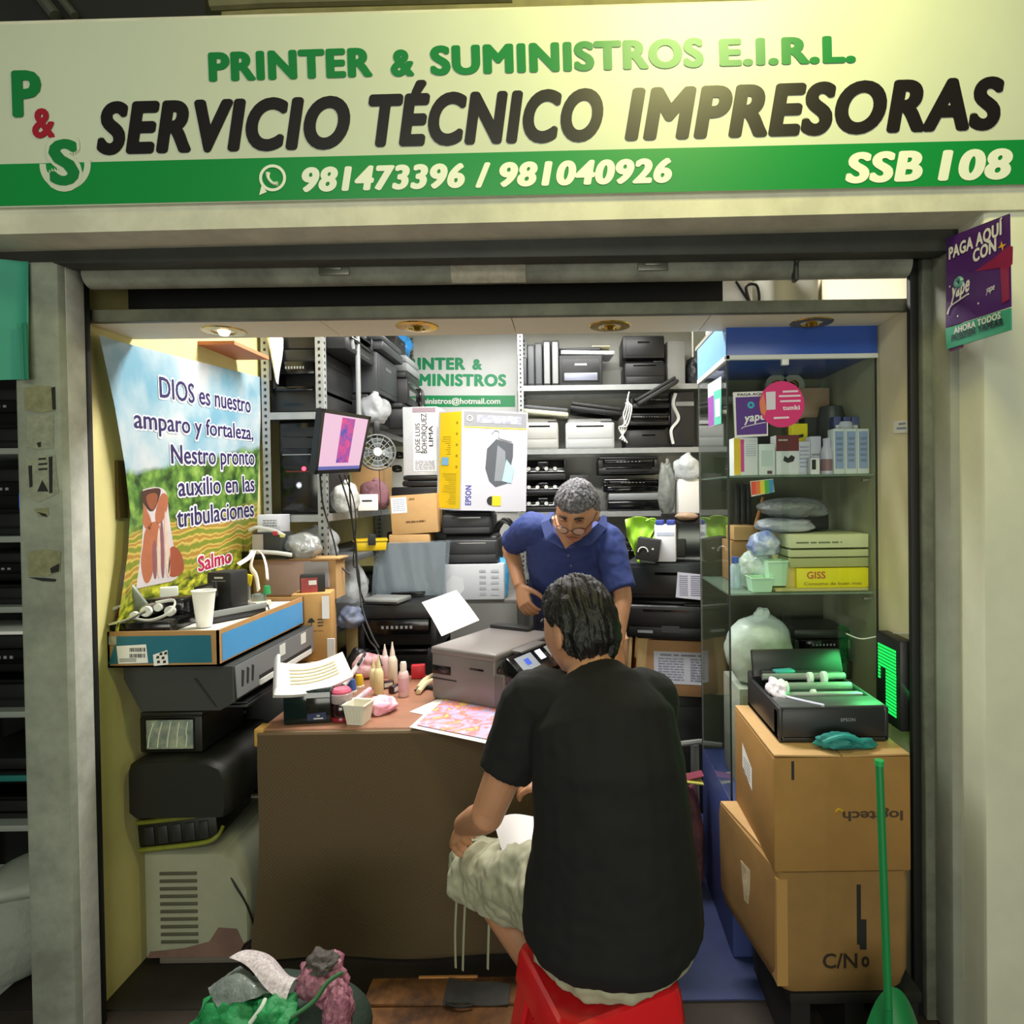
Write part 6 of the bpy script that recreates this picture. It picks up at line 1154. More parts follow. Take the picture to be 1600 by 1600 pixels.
# middle compartment
t = thing('colour_swatch', 'rainbow coloured card hanging under the glass shelf', 'card', at(1190, 775, Y=2.06))
for i, cc in enumerate(('e8503a', 'ee7a3a', 'e8d23a', '4fae4a', '3f8fc4')):
    a = 1173+i*7; flatpoly('stripe', ((a, 753-i*0.8), (a+7, 752-i*0.8), (a+8, 772-i*0.8), (a+1, 774-i*0.8)), mat(cc, 0.45), t, 0.002, 2.06)
flatpoly('card_back', ((1172, 752), (1208, 748), (1210, 769), (1174, 776)), WHT, t, 0.0, 2.06)
for lb, px, d_, sd, py in (('upper grey plastic bag of black film in the cabinet', 1248, (0.115, 0.10, 0.040), 71, 808), ('lower pale plastic bag wrapped round a black unit in the cabinet', 1235, (0.10, 0.09, 0.030), 72, 832)):
    p = at(px, py, Y=2.14); bag(lb, (p.x, 2.20, p.z), d_, mat('8f9498', 0.2, alpha=0.75, bump=1.0) if sd == 71 else mat('c0c5d4', 0.2, alpha=0.85, bump=0.8), sd, 0.18, knot=False)
p = at(1270, 830, Y=2.16)
carton('black flat unit sticking out of the lower pale bag in the cabinet', (at(1272, 830, Y=2.2).x, 2.32, p.z+0.001), 0.12, 0.2, 0.055, 0, INK, tape=False, name='flat_unit')
LB = mat('d3d6ae', 0.6)
def longbox(label, x0, x1, y0, y1, Y, d, m, prints=(), name='long_carton', z=None):
    return pcarton(label, x0, min(x1, 1357), y0, y1, Y, d, m=m, tape=False, prints=prints, name=name, bev=0.002, z=z)
longbox('long cream carton with a line of small print near the top of the pile', 1234, 1367, 834, 856, 2.075, 0.24, LB, [('l', 'F', 0.08, 0.66, 0.3, 0.55, 1, mat('6f7a5a', 0.6))])
longbox('cream folder pile directly under the long cream carton', 1234, 1366, 858, 870, 2.08, 0.24, mat('c4c79a', 0.6)); longbox('second cream folder pile above the yellow box', 1234, 1364, 871, 886, 2.08, 0.24, mat('a9ad78', 0.6))
longbox('long bright yellow box with red lettering in the cabinet', 1245, 1369, 887, 918, 2.07, 0.22, mat('e8dc10', 0.5), [('t', 'F', 0.14, 0.40, 0.48, 0.85, ('GISS', 0.02), mat('c25a3a', 0.5)), ('t', 'F', 0.10, 0.90, 0.14, 0.30, ('Consumo de buen mes', 0.01), mat('8f7a20', 0.5))], name='yellow_box')
longbox('tan carton edge beside the yellow box in the cabinet', 1228, 1244, 880, 918, 2.09, 0.18, mat('c9b86a', 0.6), name='tan_carton')
longbox('long tan tray under the yellow box in the cabinet', 1212, 1370, 918, 928, 2.062, 0.30, mat('c0b878', 0.6), name='tray_carton', z=zs2+0.0015)
for lb, x0, x1, y0, y1, Yq in (('mint plastic cup with clear wrap left of the yellow box', 1200, 1232, 876, 916, 2.075), ('mint plastic cup at the front edge of the lower glass shelf', 1174, 1210, 905, 928, 2.058)):
    cx, z0, w_, h_ = pb(x0, x1, y0, y1, Yq); z0 = max(z0, zs2+0.001) if Yq < 2.07 else z0
    t = thing('mint_cup', lb, 'cup', (cx, Yq+w_/2, z0), 0, 'mint cups in the cabinet')
    obj('cup', MB().ring_loft([[V((x*s, y*s, z)) for x, y in ((-1, -1), (1, -1), (1, 1), (-1, 1))] for s, z in ((w_*0.40, 0), (w_*0.48, h_*0.95), (w_*0.52, h_), (w_*0.46, h_), (w_*0.38, 0.006))]), mat('bfe6c8', 0.35), t, smooth=0); obj('rim', MB().bb(-w_*0.53, w_*0.53, -w_*0.53, -w_*0.47, h_*0.92, h_, 0.001), mat('cfeed6', 0.3), t)
p = at(1190, 900, Y=2.14); bag('clear crumpled wrapping behind the mint cups', (p.x, 2.20, zs2+0.001), (0.07, 0.07, 0.075), mat('d5e6e2', 0.2, alpha=0.6, bump=0.9), 74, 0.3, knot=False)
p = at(1200, 850, Y=2.12); bag('white and blue plastic bag over the cream folders', (p.x, 2.16, at(1200, 868, Y=2.12).z), (0.055, 0.05, 0.045), mat('e6ecf4', 0.25, col2='5a78c8', vscale=9, alpha=0.9, bump=0.5), 75, 0.25, knot=False)
p = at(1148, 880, Y=2.12)
t = thing('blue_capped_bottle', 'clear bottle with a blue cap at the left end of the lower glass shelf', 'bottle', (p.x+0.012, 2.16, zs2+0.001)); obj('body', MB().lathe([(0.016, 0), (0.018, 0.01), (0.018, 0.07), (0.010, 0.085), (0.001, 0.086)], seg=16), mat('b9cfe0', 0.2, alpha=0.8), t); obj('cap', MB().lathe([(0.012, 0.085), (0.012, 0.105), (0.001, 0.107)], seg=14), mat('3f5fb8', 0.4), t)
longbox('short tan carton at the left of the lower glass shelf', 1147, 1185, 822, 842, 2.30, 0.12, CARD2, name='tan_carton', z=at(1160, 844, Y=2.32).z+0.001); longbox('tan carton stack at the far left of the lower glass shelf', 1143, 1178, 845, 926, 2.32, 0.14, CARD, name='tan_carton', z=zs2+0.001)
t = thing('black_strip_bundle', 'dark upright strips behind the rainbow card', 'strips', (at(1160, 820, Y=2.38).x, 2.38, at(1160, 822, Y=2.30).z+0.002)); 
for i in range(3): obj('strip', MB().bb(-0.03+i*0.022, -0.014+i*0.022, -0.01, 0.01, 0, 0.15, 0.002), BLK2, t)
t = thing('wooden_stick', 'orange wooden stick leaning behind the plastic bags in the cabinet', 'stick', at(1182, 820, Y=2.26)); obj('stick', MB().cyl(at(1180, 822, Y=2.26), at(1192, 780, Y=2.30), 0.006, seg=8), mat('b8763a', 0.6), t, True); obj('stick_end', MB().cyl(at(1192, 780, Y=2.30), at(1193, 777, Y=2.30), 0.0065, seg=8), mat('8a5224', 0.6), t, True)
# lower compartment
p = at(1196, 1046, Y=2.12); bag('big knotted white plastic bag filling the lower left of the cabinet', (p.x, 2.19, 0.845), (0.115, 0.095, 0.125), mat('d8e6e2', 0.3, bump=0.8, bscale=14), 81, 0.10, flat=0.85, crease=0.12)
t = thing('inner_carton', 'tan carton standing inside the cabinet under the white bag', 'box', (at(1196, 1046, Y=2.12).x, 2.21, zb0+0.002)); obj('carton', MB().bb(-0.09, 0.10, -0.10, 0.12, 0, 0.84-zb0, 0.003), mat('a9b0a6', 0.7, bump=0.3), t); obj('flap', MB().bb(-0.08, 0.09, -0.104, -0.1, 0.2, 0.32), mat('b8bdb2', 0.7), t)
p = V((0.87, 2.2, 0))
printer('dark printer standing inside the cabinet behind the opened printer', (p.x, 2.30, 0.845), 0.20, 0.2, 0.17, 0, 'inkjet', m=mat('2b3028', 0.4))
t = thing('inner_block', 'dark block inside the cabinet carrying the dark printer', 'box', (p.x, 2.30, zb0+0.002)); obj('carton', MB().bb(-0.10, 0.10, -0.1, 0.1, 0, 0.84-zb0, 0.003), mat('4a4c40', 0.7), t); obj('flap', MB().bb(-0.09, 0.06, -0.104, -0.1, 0.1, 0.3), mat('55574a', 0.7), t)
# wall label, wire, LED sign
p = at(1406, 667, X=XR-0.002)
t = thing('wall_label', 'small white notice taped on the cream right wall', 'notice', p); obj('paper', MB().poly([at(x, y, X=XR-0.002) for x, y in ((1396, 658), (1420, 656), (1420, 676), (1396, 677))]), PAPER, t, True, smooth=0); obj('print_lines', MB().poly([at(x, y, X=XR-0.003) for x, y in ((1401, 668), (1416, 667), (1416, 670), (1401, 671))]).poly([at(x, y, X=XR-0.003) for x, y in ((1404, 661), (1415, 660), (1415, 663), (1404, 664))]), mat('8f94b4', 0.6), t, True, smooth=0)
cable('thin white wire crossing from the cabinet to the right wall', [at(1322, 990, Y=2.0), at(1345, 998, Y=1.99), at(1372, 994, Y=1.97), at(1395, 990, Y=1.93), at(1424, 990, Y=1.84)], 0.002, LGT)
t = thing('led_sign', 'black green-lit LED sign mounted on the right wall by the doorway', 'sign', (XR-0.02, 1.90, 0.80))
LY0, LY1, LZ0, LZ1 = 1.826, 1.975, 0.80, 1.062
obj('frame', MB().bb(XR-0.045, XR-0.004, LY0, LY1, LZ0, LZ1, 0.006), BLK, t, True)
mb = MB(); mk = lambda a, b: (b > 0.62 and b < 0.92 and 0.08 < a < 0.95) or (0.08 < b <= 0.62 and 0.42 < a < 0.92) or (0.45 < b < 0.62 and 0.05 < a < 0.2)
for i in range(16):
    for j in range(24):
        a, b = (i+0.5)/16, (j+0.5)/24
        if mk(a, b):
            y = LY1-0.012-(LY1-LY0-0.024)*a; z = LZ0+0.012+(LZ1-LZ0-0.024)*b
            mb.poly([(XR-0.0465, y+s*0.0033, z+u*0.0036) for s, u in ((-1, -1), (1, -1), (1, 1), (-1, 1))])
obj('led_dots', mb, mat('20e860', 0.4, emit=1.1), t, True, smooth=0)
d = bpy.data.lights.new('led_glow', 'AREA'); d.shape = 'RECTANGLE'; d.size = 0.12; d.size_y = 0.2; d.spread = R(110); d.energy = 1.5; d.color = (0.10, 1.0, 0.25)
o = bpy.data.objects.new('led_glow', d); COL.objects.link(o); o.location = (XR-0.055, 1.88, 0.96); o.rotation_euler = (V((-1, -0.05, -0.75))).to_track_quat('-Z', 'Y').to_euler()
# ================================================================ cartons and opened printer in the doorway
BX = 1.62
BRN = mat('a37a40', 0.8, var=0.14, vscale=5, bump=0.12, bscale=20); BRN2 = mat('94703e', 0.8, var=0.2, vscale=4, bump=0.15, bscale=16)
zl = at(1320, 1556, Y=BX).z; zu = at(1320, 1362, Y=BX).z; ztb = at(1320, 1181, Y=BX).z
t = thing('pallet', 'dark low pallet under the two big cartons in the doorway', 'pallet', (0.72, 1.82, 0)); obj('top_board', MB().bb(-0.17, 0.17, -0.19, 0.17, zl-0.03, zl-0.002, 0.003), mat('16130f', 0.8), t)
for x in (-0.14, 0, 0.14): obj('runner', MB().bb(x-0.025, x+0.025, -0.18, 0.16, 0, zl-0.03), mat('14110e', 0.8), t)
# lower carton: rounded, worn, slumped
cx0, cx1 = at(1213, 1400, Y=BX).x, at(1421, 1400, Y=BX).x
t = thing('worn_carton', 'large worn lower cardboard box stencilled C/N in the doorway', 'box', ((cx0+cx1)/2, BX+0.19, zl)); W = cx1-cx0; D = 0.385; H = zu-zl
def ring(z, gx, gy, rd, n=7):
    pts = []
    for (sx, sy, a0) in ((1, 1, 0), (-1, 1, 90), (-1, -1, 180), (1, -1, 270)):
        for k in range(n): a = R(a0+90*k/(n-1)); x, y = sx*(W/2*gx-rd)+rd*math.cos(a), sy*(D/2*gy-rd)+rd*math.sin(a); pts.append(V((x-(0.062*(y+D/2)/D if x < 0 else 0), y, z)))
    return pts
mb = MB().ring_loft([ring(0, 0.86, 0.9, 0.03), ring(0.02, 0.95, 0.95, 0.03), ring(H*0.2, 1.0, 1.0, 0.028), ring(H*0.55, 1.0, 1.0, 0.022), ring(H*0.9, 1.0, 1.0, 0.018), ring(H, 0.985, 0.985, 0.018)])
obj('carton', mb, BRN2, t)
obj('top_flap', MB().slab([(-W/2-0.055, D*0.46, H+0.003), (-W/2+0.012, -D*0.42, H+0.003), (-W/2+0.14, -D*0.42, H+0.001), (-W/2+0.10, D*0.46, H+0.001)], (0, 0, 0.004)), mat('c09a68', 0.8, var=0.15, vscale=9), t)
obj('side_tear', MB().slab([(-W/2-0.012, -0.10, H*0.45), (-W/2-0.030, 0.0, H*0.40), (-W/2-0.034, 0.02, H*0.72), (-W/2-0.014, -0.09, H*0.76)], (-0.0015, 0, 0)), mat('d3bf9c', 0.8, var=0.5, vscale=30), t)
obj('torn_tape', MB().bb(W*0.10, W*0.13, -D/2-0.0015, -D/2, H*0.42, H*0.90).bb(W*0.12, W*0.17, -D/2-0.0016, -D/2, H*0.38, H*0.62), INK, t)
mb = MB(); text(mb, 'C/N', (-W*0.16, -D/2-0.001, H*0.235), (1, 0, 0), (0, 0, 1), W*0.26, H*0.12, bold=0.02); text(mb, 'o', (W*0.13, -D/2-0.001, H*0.245), (1, 0, 0), (0, 0, 1), W*0.06, H*0.12, bold=0.04); obj('stencil', mb, mat('2b2114', 0.7), t, smooth=0)
obj('seam_tape', MB().bb(-W/2-0.0005, -W*0.42, -D/2-0.001, -D/2+0.05, 0.03, H*0.95), mat('b08850', 0.35), t)
# upper carton
cx0, cx1 = at(1209, 1300, Y=BX).x, at(1423, 1300, Y=BX).x
t = thing('logo_carton', 'upper cardboard box with an upside down printed name, under the opened printer', 'box', ((cx0+cx1)/2, BX+0.19, zu+0.001)); W = cx1-cx0; H = ztb-zu
mb = MB().bb(-W/2, W/2, -D/2, D/2, 0, H-0.004, 0.005); obj('carton', mb, BRN, t)
obj('top_flap', MB().box((-W*0.25, 0, H), (W*0.49, D*0.99, 0.005), 0.001, ry=R(1.5)), mat('cda672', 0.8, var=0.1), t); obj('top_flap', MB().box((W*0.25, 0, H-0.001), (W*0.49, D*0.99, 0.005), 0.001, ry=R(-1)), mat('c39c66', 0.8, var=0.1), t)
mb = MB(); text(mb, 'logitech', (W*0.44, -D/2-0.001, H*0.52), (-1, 0, 0), (0, 0, -1), W*0.44, H*0.085, bold=0.03, eps=-0.0005); obj('lettering', mb, mat('4a3826', 0.6), t, smooth=0)
obj('yellow_tick', MB().tube([(-W*0.05, -D/2-0.001, H*0.52), (-W*0.03, -D/2-0.001, H*0.545), (0.0, -D/2-0.001, H*0.525)], 0.003, 5, 3), mat('c9a020', 0.5), t)
obj('slit', MB().bb(-W*0.37, -W*0.35, -D/2-0.001, -D/2, H*0.80, H*0.96), INK, t)
obj('side_label', MB().poly([(-W/2-0.001, y, z) for y, z in ((0.10, H*0.50), (-0.0, H*0.40), (-0.0, H*0.62), (0.10, H*0.74))]), PAPER, t, smooth=0)
mb = MB()
for i in range(6): mb.poly([(-W/2-0.002, y, H*(0.46+0.03*i)+0.0*y) for y in (0.085, 0.015)]+[(-W/2-0.002, y, H*(0.47+0.03*i)) for y in (0.015, 0.085)])
obj('label_lines', mb, mat('8f8f98', 0.6), t, smooth=0)
# opened printer on the upper carton
px0, px1 = at(1218, 1160, Y=1.69).x, at(1391, 1160, Y=1.69).x
t = thing('opened_printer', 'opened black printer lit green from the right on the upper carton', 'printer', ((px0+px1)/2, 1.69+0.155, ztb+0.006)); W = px1-px0; D = 0.30; H = 0.092
mb = MB().bb(-W/2, W/2, -D/2, D/2, 0, 0.02, 0.006).bb(-W/2, W/2, -D/2, -D/2+0.05, 0.0, H, 0.012).bb(-W/2, -W/2+0.014, -D/2, D/2, 0, H, 0.005).bb(W/2-0.014, W/2, -D/2, D/2, 0, H, 0.005).bb(-W/2, W/2, D/2-0.014, D/2, 0, H+0.02, 0.005)
obj('shell', mb, mat('26282a', 0.42), t)
obj('top_deck', MB().bb(-W*0.48, W*0.48, -D/2+0.006, -D/2+0.085, H-0.004, H+0.003, 0.002), mat('4a4d4e', 0.4), t)
mb = MB(); text(mb, 'EPSON', (W*0.06, -D/2-0.0008, H*0.60), (1, 0, 0), (0, 0, 1), W*0.13, H*0.10, bold=0.02); obj('lettering', mb, GRY, t, smooth=0)
obj('open_lid', MB().box((0, D/2-0.02, H+0.045), (W*0.94, 0.016, 0.085), 0.005, rx=R(-18)), mat('1b1d1e', 0.35), t)
mb = MB()
for y, z, r in ((-0.02, H-0.01, 0.012), (0.03, H, 0.014), (0.07, H+0.02, 0.010)): mb.cyl((-W*0.42, y, z), (W*0.42, y, z), r, seg=12)
obj('rollers', mb, mat('9aa09c', 0.3, metal=0.4), t)
for x, y, z, s in ((-W*0.30, -0.01, H+0.01, 0.02), (W*0.02, 0.05, H+0.022, 0.016), (W*0.16, 0.05, H+0.022, 0.018), (-W*0.05, -0.03, H, 0.012)): obj('gear', MB().lathe([(0.001, 0), (s, 0), (s, 0.012), (0.001, 0.012)], (x, y, z), 14, axis='X'), LGT, t)
obj('metal_rail', MB().bb(-W*0.36, W*0.42, -0.052, -0.036, H*0.8, H+0.006, 0.002), mat('c9cdca', 0.3, metal=0.6), t); obj('flat_bar', MB().bb(-W*0.40, W*0.40, 0.085, 0.11, H+0.01, H+0.03, 0.004), BLK2, t)
obj('teal_part', MB().box((-W*0.18, 0.09, H+0.032), (0.06, 0.03, 0.008), 0.002, rz=0.2), mat('3f9a9a', 0.4), t)
obj('lilac_guide', MB().tube([(-W*0.36, -0.06, H+0.004), (-W*0.26, -0.095, H+0.004), (-W*0.08, -0.145, H+0.004)], 0.005, 6, 4), mat('b9bcd4', 0.4), t)
bag('crumpled white tissue tucked into the left side of the opened printer', ((px0+px1)/2-W*0.36, 1.83, ztb+0.085), (0.028, 0.055, 0.03), mat('ded8e4', 0.7, bump=0.8), 91, 0.35, name='crumpled_tissue', cat='tissue', knot=False)
p = at(1328, 1175, Z=ztb+0.008)
t = thing('teal_cloth', 'teal cloth lying at the front of the upper carton', 'cloth', (p.x, 1.655, ztb+0.006)); obj('cloth', MB().blob((-0.02, 0, 0.018), (0.055, 0.026, 0.022), 0.3, 2.5, 95, 4, 0.8, crease=0.3).blob((0.035, 0.004, 0.010), (0.05, 0.018, 0.014), 0.3, 2.5, 96, 4, 0.7, crease=0.3), mat('1f7f7c', 0.6, bump=0.5), t); obj('fold', MB().tube([(-0.06, -0.01, 0.02), (-0.01, -0.02, 0.038), (0.04, -0.012, 0.02)], 0.007, 8, 4), mat('2a9a94', 0.6), t)
# long handled green dustpan in front
p0, p1 = at(1374, 1196, Y=1.42), at(1388, 1575, Y=1.38)
t = thing('long_handled_dustpan', 'green long handled dustpan standing in front of the cardboard boxes', 'dustpan', (p1.x+0.02, 1.38, 0)); GD = mat('178044', 0.45)
obj('handle', MB().cyl(p0, p1, 0.0085, 0.0085, 14), GD, t, True); obj('handle_cap', MB().cyl(p0, p0+V((0, 0, 0.012)), 0.010, 0.010, 14), mat('2aa85e', 0.35), t, True)
pc = at(1415, 1600, Y=1.38)
mb = MB().grid(lambda a, b: V((pc.x+0.105*(a-0.5)*2*(0.85+0.15*b), 1.44-0.20*b, 0.37*0+0.02+(pc.z+0.035-0.02)*(math.sin(PI*a)**0.5)*(1-b)**0.8+0.0)), 20, 12, 0.004); obj('pan', mb, mat('1a7a42', 0.45), t, True)
obj('stem', MB().cyl(p1, V((p1.x+0.005, 1.40, 0.10)), 0.0085, 0.012, 12), GD, t, True)
# ================================================================ people
SKIN = mat('b98562', 0.5, var=0.08, vscale=20); SKIN2 = mat('c08a68', 0.5, var=0.08, vscale=20)
def ell_loft(mb, rows, xdir, seg=24, cap=True):
    """rows: (centre, half width, half depth); cross sections lie across the spine, width along xdir"""
    P = [V(r[0]) for r in rows]; rings = []
    for i, (c, rx, ry) in enumerate(rows):
        t = (P[min(i+1, len(P)-1)]-P[max(i-1, 0)]).normalized(); x = V(xdir); x = (x-t*x.dot(t)).normalized(); y = t.cross(x)
        rings.append([P[i]+x*rx*(abs(math.cos(2*PI*k/seg))**0.85)*(1 if math.cos(2*PI*k/seg) >= 0 else -1)+y*ry*math.sin(2*PI*k/seg) for k in range(seg)])
    return mb.ring_loft(rings, cap)
def head(mb, M, scale=1.0):
    b = bmesh.new(); bmesh.ops.create_icosphere(b, subdivisions=5, radius=1)
    for v in b.verts:
        n = v.co.normalized(); x, y, z = n.x*0.075, n.y*0.096, n.z*0.118
        if z < 0.0: x *= 1-0.30*min(1, -z/0.11)**1.3
        if z < -0.03 and y > 0: y *= 1-0.45*min(1, (-z-0.03)/0.08)
        if y < 0:
            g = lambda a, sa, c, sc: math.exp(-(a/sa)**2-(c/sc)**2)
            y -= 0.024*g(x, 0.013, z+0.022, 0.018)+0.012*g(x, 0.010, z-0.004, 0.022)
            y += 0.012*g(abs(x)-0.030, 0.015, z-0.014, 0.011)
            y -= 0.005*g(abs(x)-0.028, 0.022, z-0.034, 0.009)
            y -= 0.006*g(x, 0.022, z+0.060, 0.010)+0.004*g(x, 0.020, z+0.050, 0.005)
            y -= 0.010*g(x, 0.022, z+0.098, 0.016)
            y -= 0.004*g(abs(x)-0.045, 0.018, z+0.022, 0.02)
        v.co = V((x, y, z))*scale
    mb._merge(b, M)
    for s in (-1, 1):
        e = bmesh.new(); bmesh.ops.create_icosphere(e, subdivisions=3, radius=1)
        for v in e.verts: v.co = V((v.co.x*0.010+s*0.076, v.co.y*0.018+0.010+v.co.x*s*0.006, v.co.z*0.032-0.012))*scale
        mb._merge(e, M)
    return mb
def hair(mb, M, low, seed, thick=0.016, curl=0.008, fr=26, scale=1.0):
    """hair shell; low(x, y, z) > 0 where hair grows"""
    b = bmesh.new(); bmesh.ops.create_icosphere(b, subdivisions=6, radius=1)
    for v in b.verts:
        n = v.co.normalized(); x, y, z = n.x*0.076, n.y*0.097, n.z*0.118
        if z < 0.0: x *= 1-0.25*min(1, -z/0.11)**1.3
        if z < -0.03 and y > 0: y *= 1-0.35*min(1, (-z-0.03)/0.08)
        p = V((x, y, z)); m = max(-1, min(1, low(x, y, z)/0.012))
        k = 0.92 if m <= -1 else 0.92+0.08*(m+1)/2
        w_ = p + V((noise.noise(p*14+V((seed, 1, 0))), noise.noise(p*14+V((0, seed, 2))), 0))*0.016; ua = math.atan2(w_.x, w_.y+0.02)*2.4; q_ = V((ua*fr*0.11, (w_.z*0.5+0.25*w_.y)*fr*0.55, seed)); c = (0.5+0.8*noise.noise(q_*1.6)+0.55*noise.noise(q_*4.2)+0.35*noise.noise(p*fr*2.6))*curl
        off = (thick+c)*max(0, (m+1)/2)
        v.co = (p*k+n*off)*scale
    return mb._merge(b, M)
def hand(mb, wrist, d, up, side, curl=0.5, spread=0.10, s=1.0, thumb=1):
    """palm from wrist along d; up = back of the hand; side = towards the index finger; fingers curl away from up"""
    d = V(d).normalized(); up = V(up); up = (up-d*up.dot(d)).normalized(); side = d.cross(up)*(1 if V(side).dot(d.cross(up)) > 0 else -1); w = V(wrist)
    mb.tube([w-d*0.02*s, w+d*0.01*s, w+d*0.05*s, w+d*0.088*s], [0.026*s, 0.030*s, 0.040*s, 0.036*s], 12, 3, flat=None) if False else None
    rings = []
    for q, hw, hh in ((-0.02, 0.026, 0.021), (0.01, 0.029, 0.018), (0.05, 0.041, 0.016), (0.088, 0.040, 0.012)):
        rings.append([w+d*q*s+side*hw*s*math.cos(a*PI/8)+up*hh*s*math.sin(a*PI/8) for a in range(16)])
    mb.ring_loft(rings)
    for i, (o, L) in enumerate(((0.030, 0.072), (0.010, 0.080), (-0.010, 0.075), (-0.029, 0.060))):
        p = w+d*0.078*s+side*o*s; pts = [p]; ang = 0.12+curl*0.35; dd = (d+side*(o/0.03)*spread*0.5).normalized()
        for k, f in enumerate((0.16, 0.42, 0.26, 0.20)):
            if k: ang += curl*(0.75, 0.9, 0.6)[k-1]
            pts.append(pts[-1]+(dd*math.cos(ang)-up*math.sin(ang))*L*f*s)
        mb.tube(pts, [0.0098*s, 0.0096*s, 0.0090*s, 0.0084*s, 0.0066*s], 8, 2)
    b = w+d*0.022*s+side*0.026*s*thumb
    mb.tube([b-d*0.01*s-side*0.008*s*thumb, b+(d*0.6+side*0.8*thumb-up*0.25)*0.030*s, b+(d*0.8+side*0.75*thumb-up*0.5)*0.058*s, b+(d*1.0+side*0.6*thumb-up*0.7)*0.078*s], [0.015*s, 0.0125*s, 0.0105*s, 0.0075*s], 9, 3)
def body_obj(name, mb, m, parent, vox=0.0045, sm=4, label=None):
    o = obj(name, mb, m, parent, True, label=label, smooth=180)
    r = o.modifiers.new('remesh', 'REMESH'); r.mode = 'VOXEL'; r.voxel_size = vox; r.use_smooth_shade = True
    s = o.modifiers.new('smooth', 'SMOOTH'); s.iterations = sm; s.factor = 0.5
    return o
def wrinkle(o, strength, size, seed=0):
    tx = bpy.data.textures.new('folds', 'CLOUDS'); tx.noise_scale = size; tx.noise_depth = 2
    d = o.modifiers.new('folds', 'DISPLACE'); d.texture = tx; d.strength = strength; d.mid_level = 0.5; d.texture_coords = 'LOCAL'
# ---------------------------------------------------------------- the man in the navy polo shirt
t = thing('person', 'grey-haired man in navy polo shirt and glasses leaning over the counter, looking down', 'person', (0.0, 2.86, 0))
PH_ = t
hc = at(901, 799, Y=2.47); 
MH = Matrix.Translation(hc) @ Matrix.Rotation(R(6), 4, 'Y') @ Matrix.Rotation(R(-12), 4, 'Z') @ Matrix.Rotation(R(33), 4, 'X') @ Matrix.Scale(1.02, 4)
nb = V((0.012, 2.60, 1.36))
SH = [V((-0.160, 2.66, 1.355)), V((0.150, 2.62, 1.305))]
EL = [at(797, 852, Y=2.86), at(973, 928, Y=2.54)]
WR = [at(813, 917, Y=2.72), at(963, 1012, Y=2.44)]
spine = [((0.0, 2.97, 0.86), 0.165, 0.115), ((-0.005, 2.93, 0.98), 0.160, 0.115), ((-0.005, 2.85, 1.10), 0.165, 0.12), ((-0.002, 2.76, 1.20), 0.170, 0.12), ((0.0, 2.685, 1.29), 0.165, 0.105), ((0.004, 2.63, 1.345), 0.115, 0.085), (tuple(nb), 0.062, 0.062)]
mb = MB(); ell_loft(mb, spine, (1, 0.0, -0.12)); head(mb, MH)
ell_loft(mb, [((0.006, 2.635, 1.33), 0.060, 0.062), (tuple(nb), 0.058, 0.060), (tuple(hc+V((0.008, 0.055, -0.045))), 0.056, 0.060), (tuple(hc+V((0.004, 0.02, 0.0))), 0.05, 0.055)], (1, 0, 0))
for s, e, wv in zip(SH, EL, WR):
    mb.tube([s+(V((0, 2.66, 1.30))-s)*0.25, s, s.lerp(e, 0.5), e, e.lerp(wv, 0.35), wv], [0.05, 0.050, 0.043, 0.036, 0.036, 0.026], 14, 4)
hand(mb, WR[0], (0.05, -0.10, -0.17), (-0.6, -0.6, 0.2), (1, -0.5, 0), 0.55, s=0.98)
hand(mb, WR[1], (-0.02, -0.06, -0.2), (0.3, -0.9, 0), (-1, 0, 0), 0.35, s=0.98)
for sx in (-1, 1): mb.tube([(0.08*sx, 2.97, 0.90), (0.085*sx, 2.95, 0.50), (0.09*sx, 2.97, 0.07), (0.09*sx, 2.87, 0.03)], [0.088, 0.062, 0.042, 0.035], 14, 4)
body_obj('body', mb, SKIN, t, 0.0042, 3)
mb = MB(); ell_loft(mb, [(c, a+0.016, b+0.016) for c, a, b in spine[1:6]]+[((0.006, 2.615, 1.368), 0.088, 0.080)], (1, 0.0, -0.12))
for s, e, k in zip(SH, EL, (0.80, 0.92)):
    a = s.lerp(e, k); mb.tube([s+(V((0, 2.66, 1.30))-s)*0.45, s, s.lerp(e, k*0.5), a], [0.068, 0.070, 0.064, 0.062], 16, 4)
NAVY2 = mat('293b7a', 0.75, var=0.12, vscale=12, bump=0.08, bscale=60)
o = body_obj('polo_shirt', mb, NAVY2, t, 0.006, 5, label='navy blue short sleeved polo shirt'); wrinkle(o, 0.016, 0.07)
# collar, placket, open neck
def collar(pts, wd):
    mb = MB(); n = len(pts)
    g = [[p, p+dv] for p, dv in zip(pts, wd)]
    mb.grid(lambda a, b: g[min(int(a*(n-1)), n-2)][0].lerp(g[min(int(a*(n-1)), n-2)+1][0], a*(n-1)-min(int(a*(n-1)), n-2)).lerp(g[min(int(a*(n-1)), n-2)][1].lerp(g[min(int(a*(n-1)), n-2)+1][1], a*(n-1)-min(int(a*(n-1)), n-2)), b), 24, 4, 0.004)
    return mb
vtip = at(884, 858, Y=2.535)
cl = [vtip, at(866, 832, Y=2.53), at(858, 812, Y=2.56), at(866, 800, Y=2.62)]
obj('collar', collar(cl, [V((-0.012, -0.01, 0.004)), V((-0.035, -0.01, -0.026)), V((-0.035, 0.0, -0.012)), V((-0.02, 0.02, 0.0))]), mat('22336c', 0.75), t, True)
cl = [vtip, at(912, 838, Y=2.53), at(934, 818, Y=2.55), at(940, 806, Y=2.60)]
obj('collar', collar(cl, [V((0.012, -0.01, 0.002)), V((0.03, -0.01, -0.034)), V((0.034, 0.0, -0.022)), V((0.02, 0.02, -0.004))]), mat('22336c', 0.75), t, True)
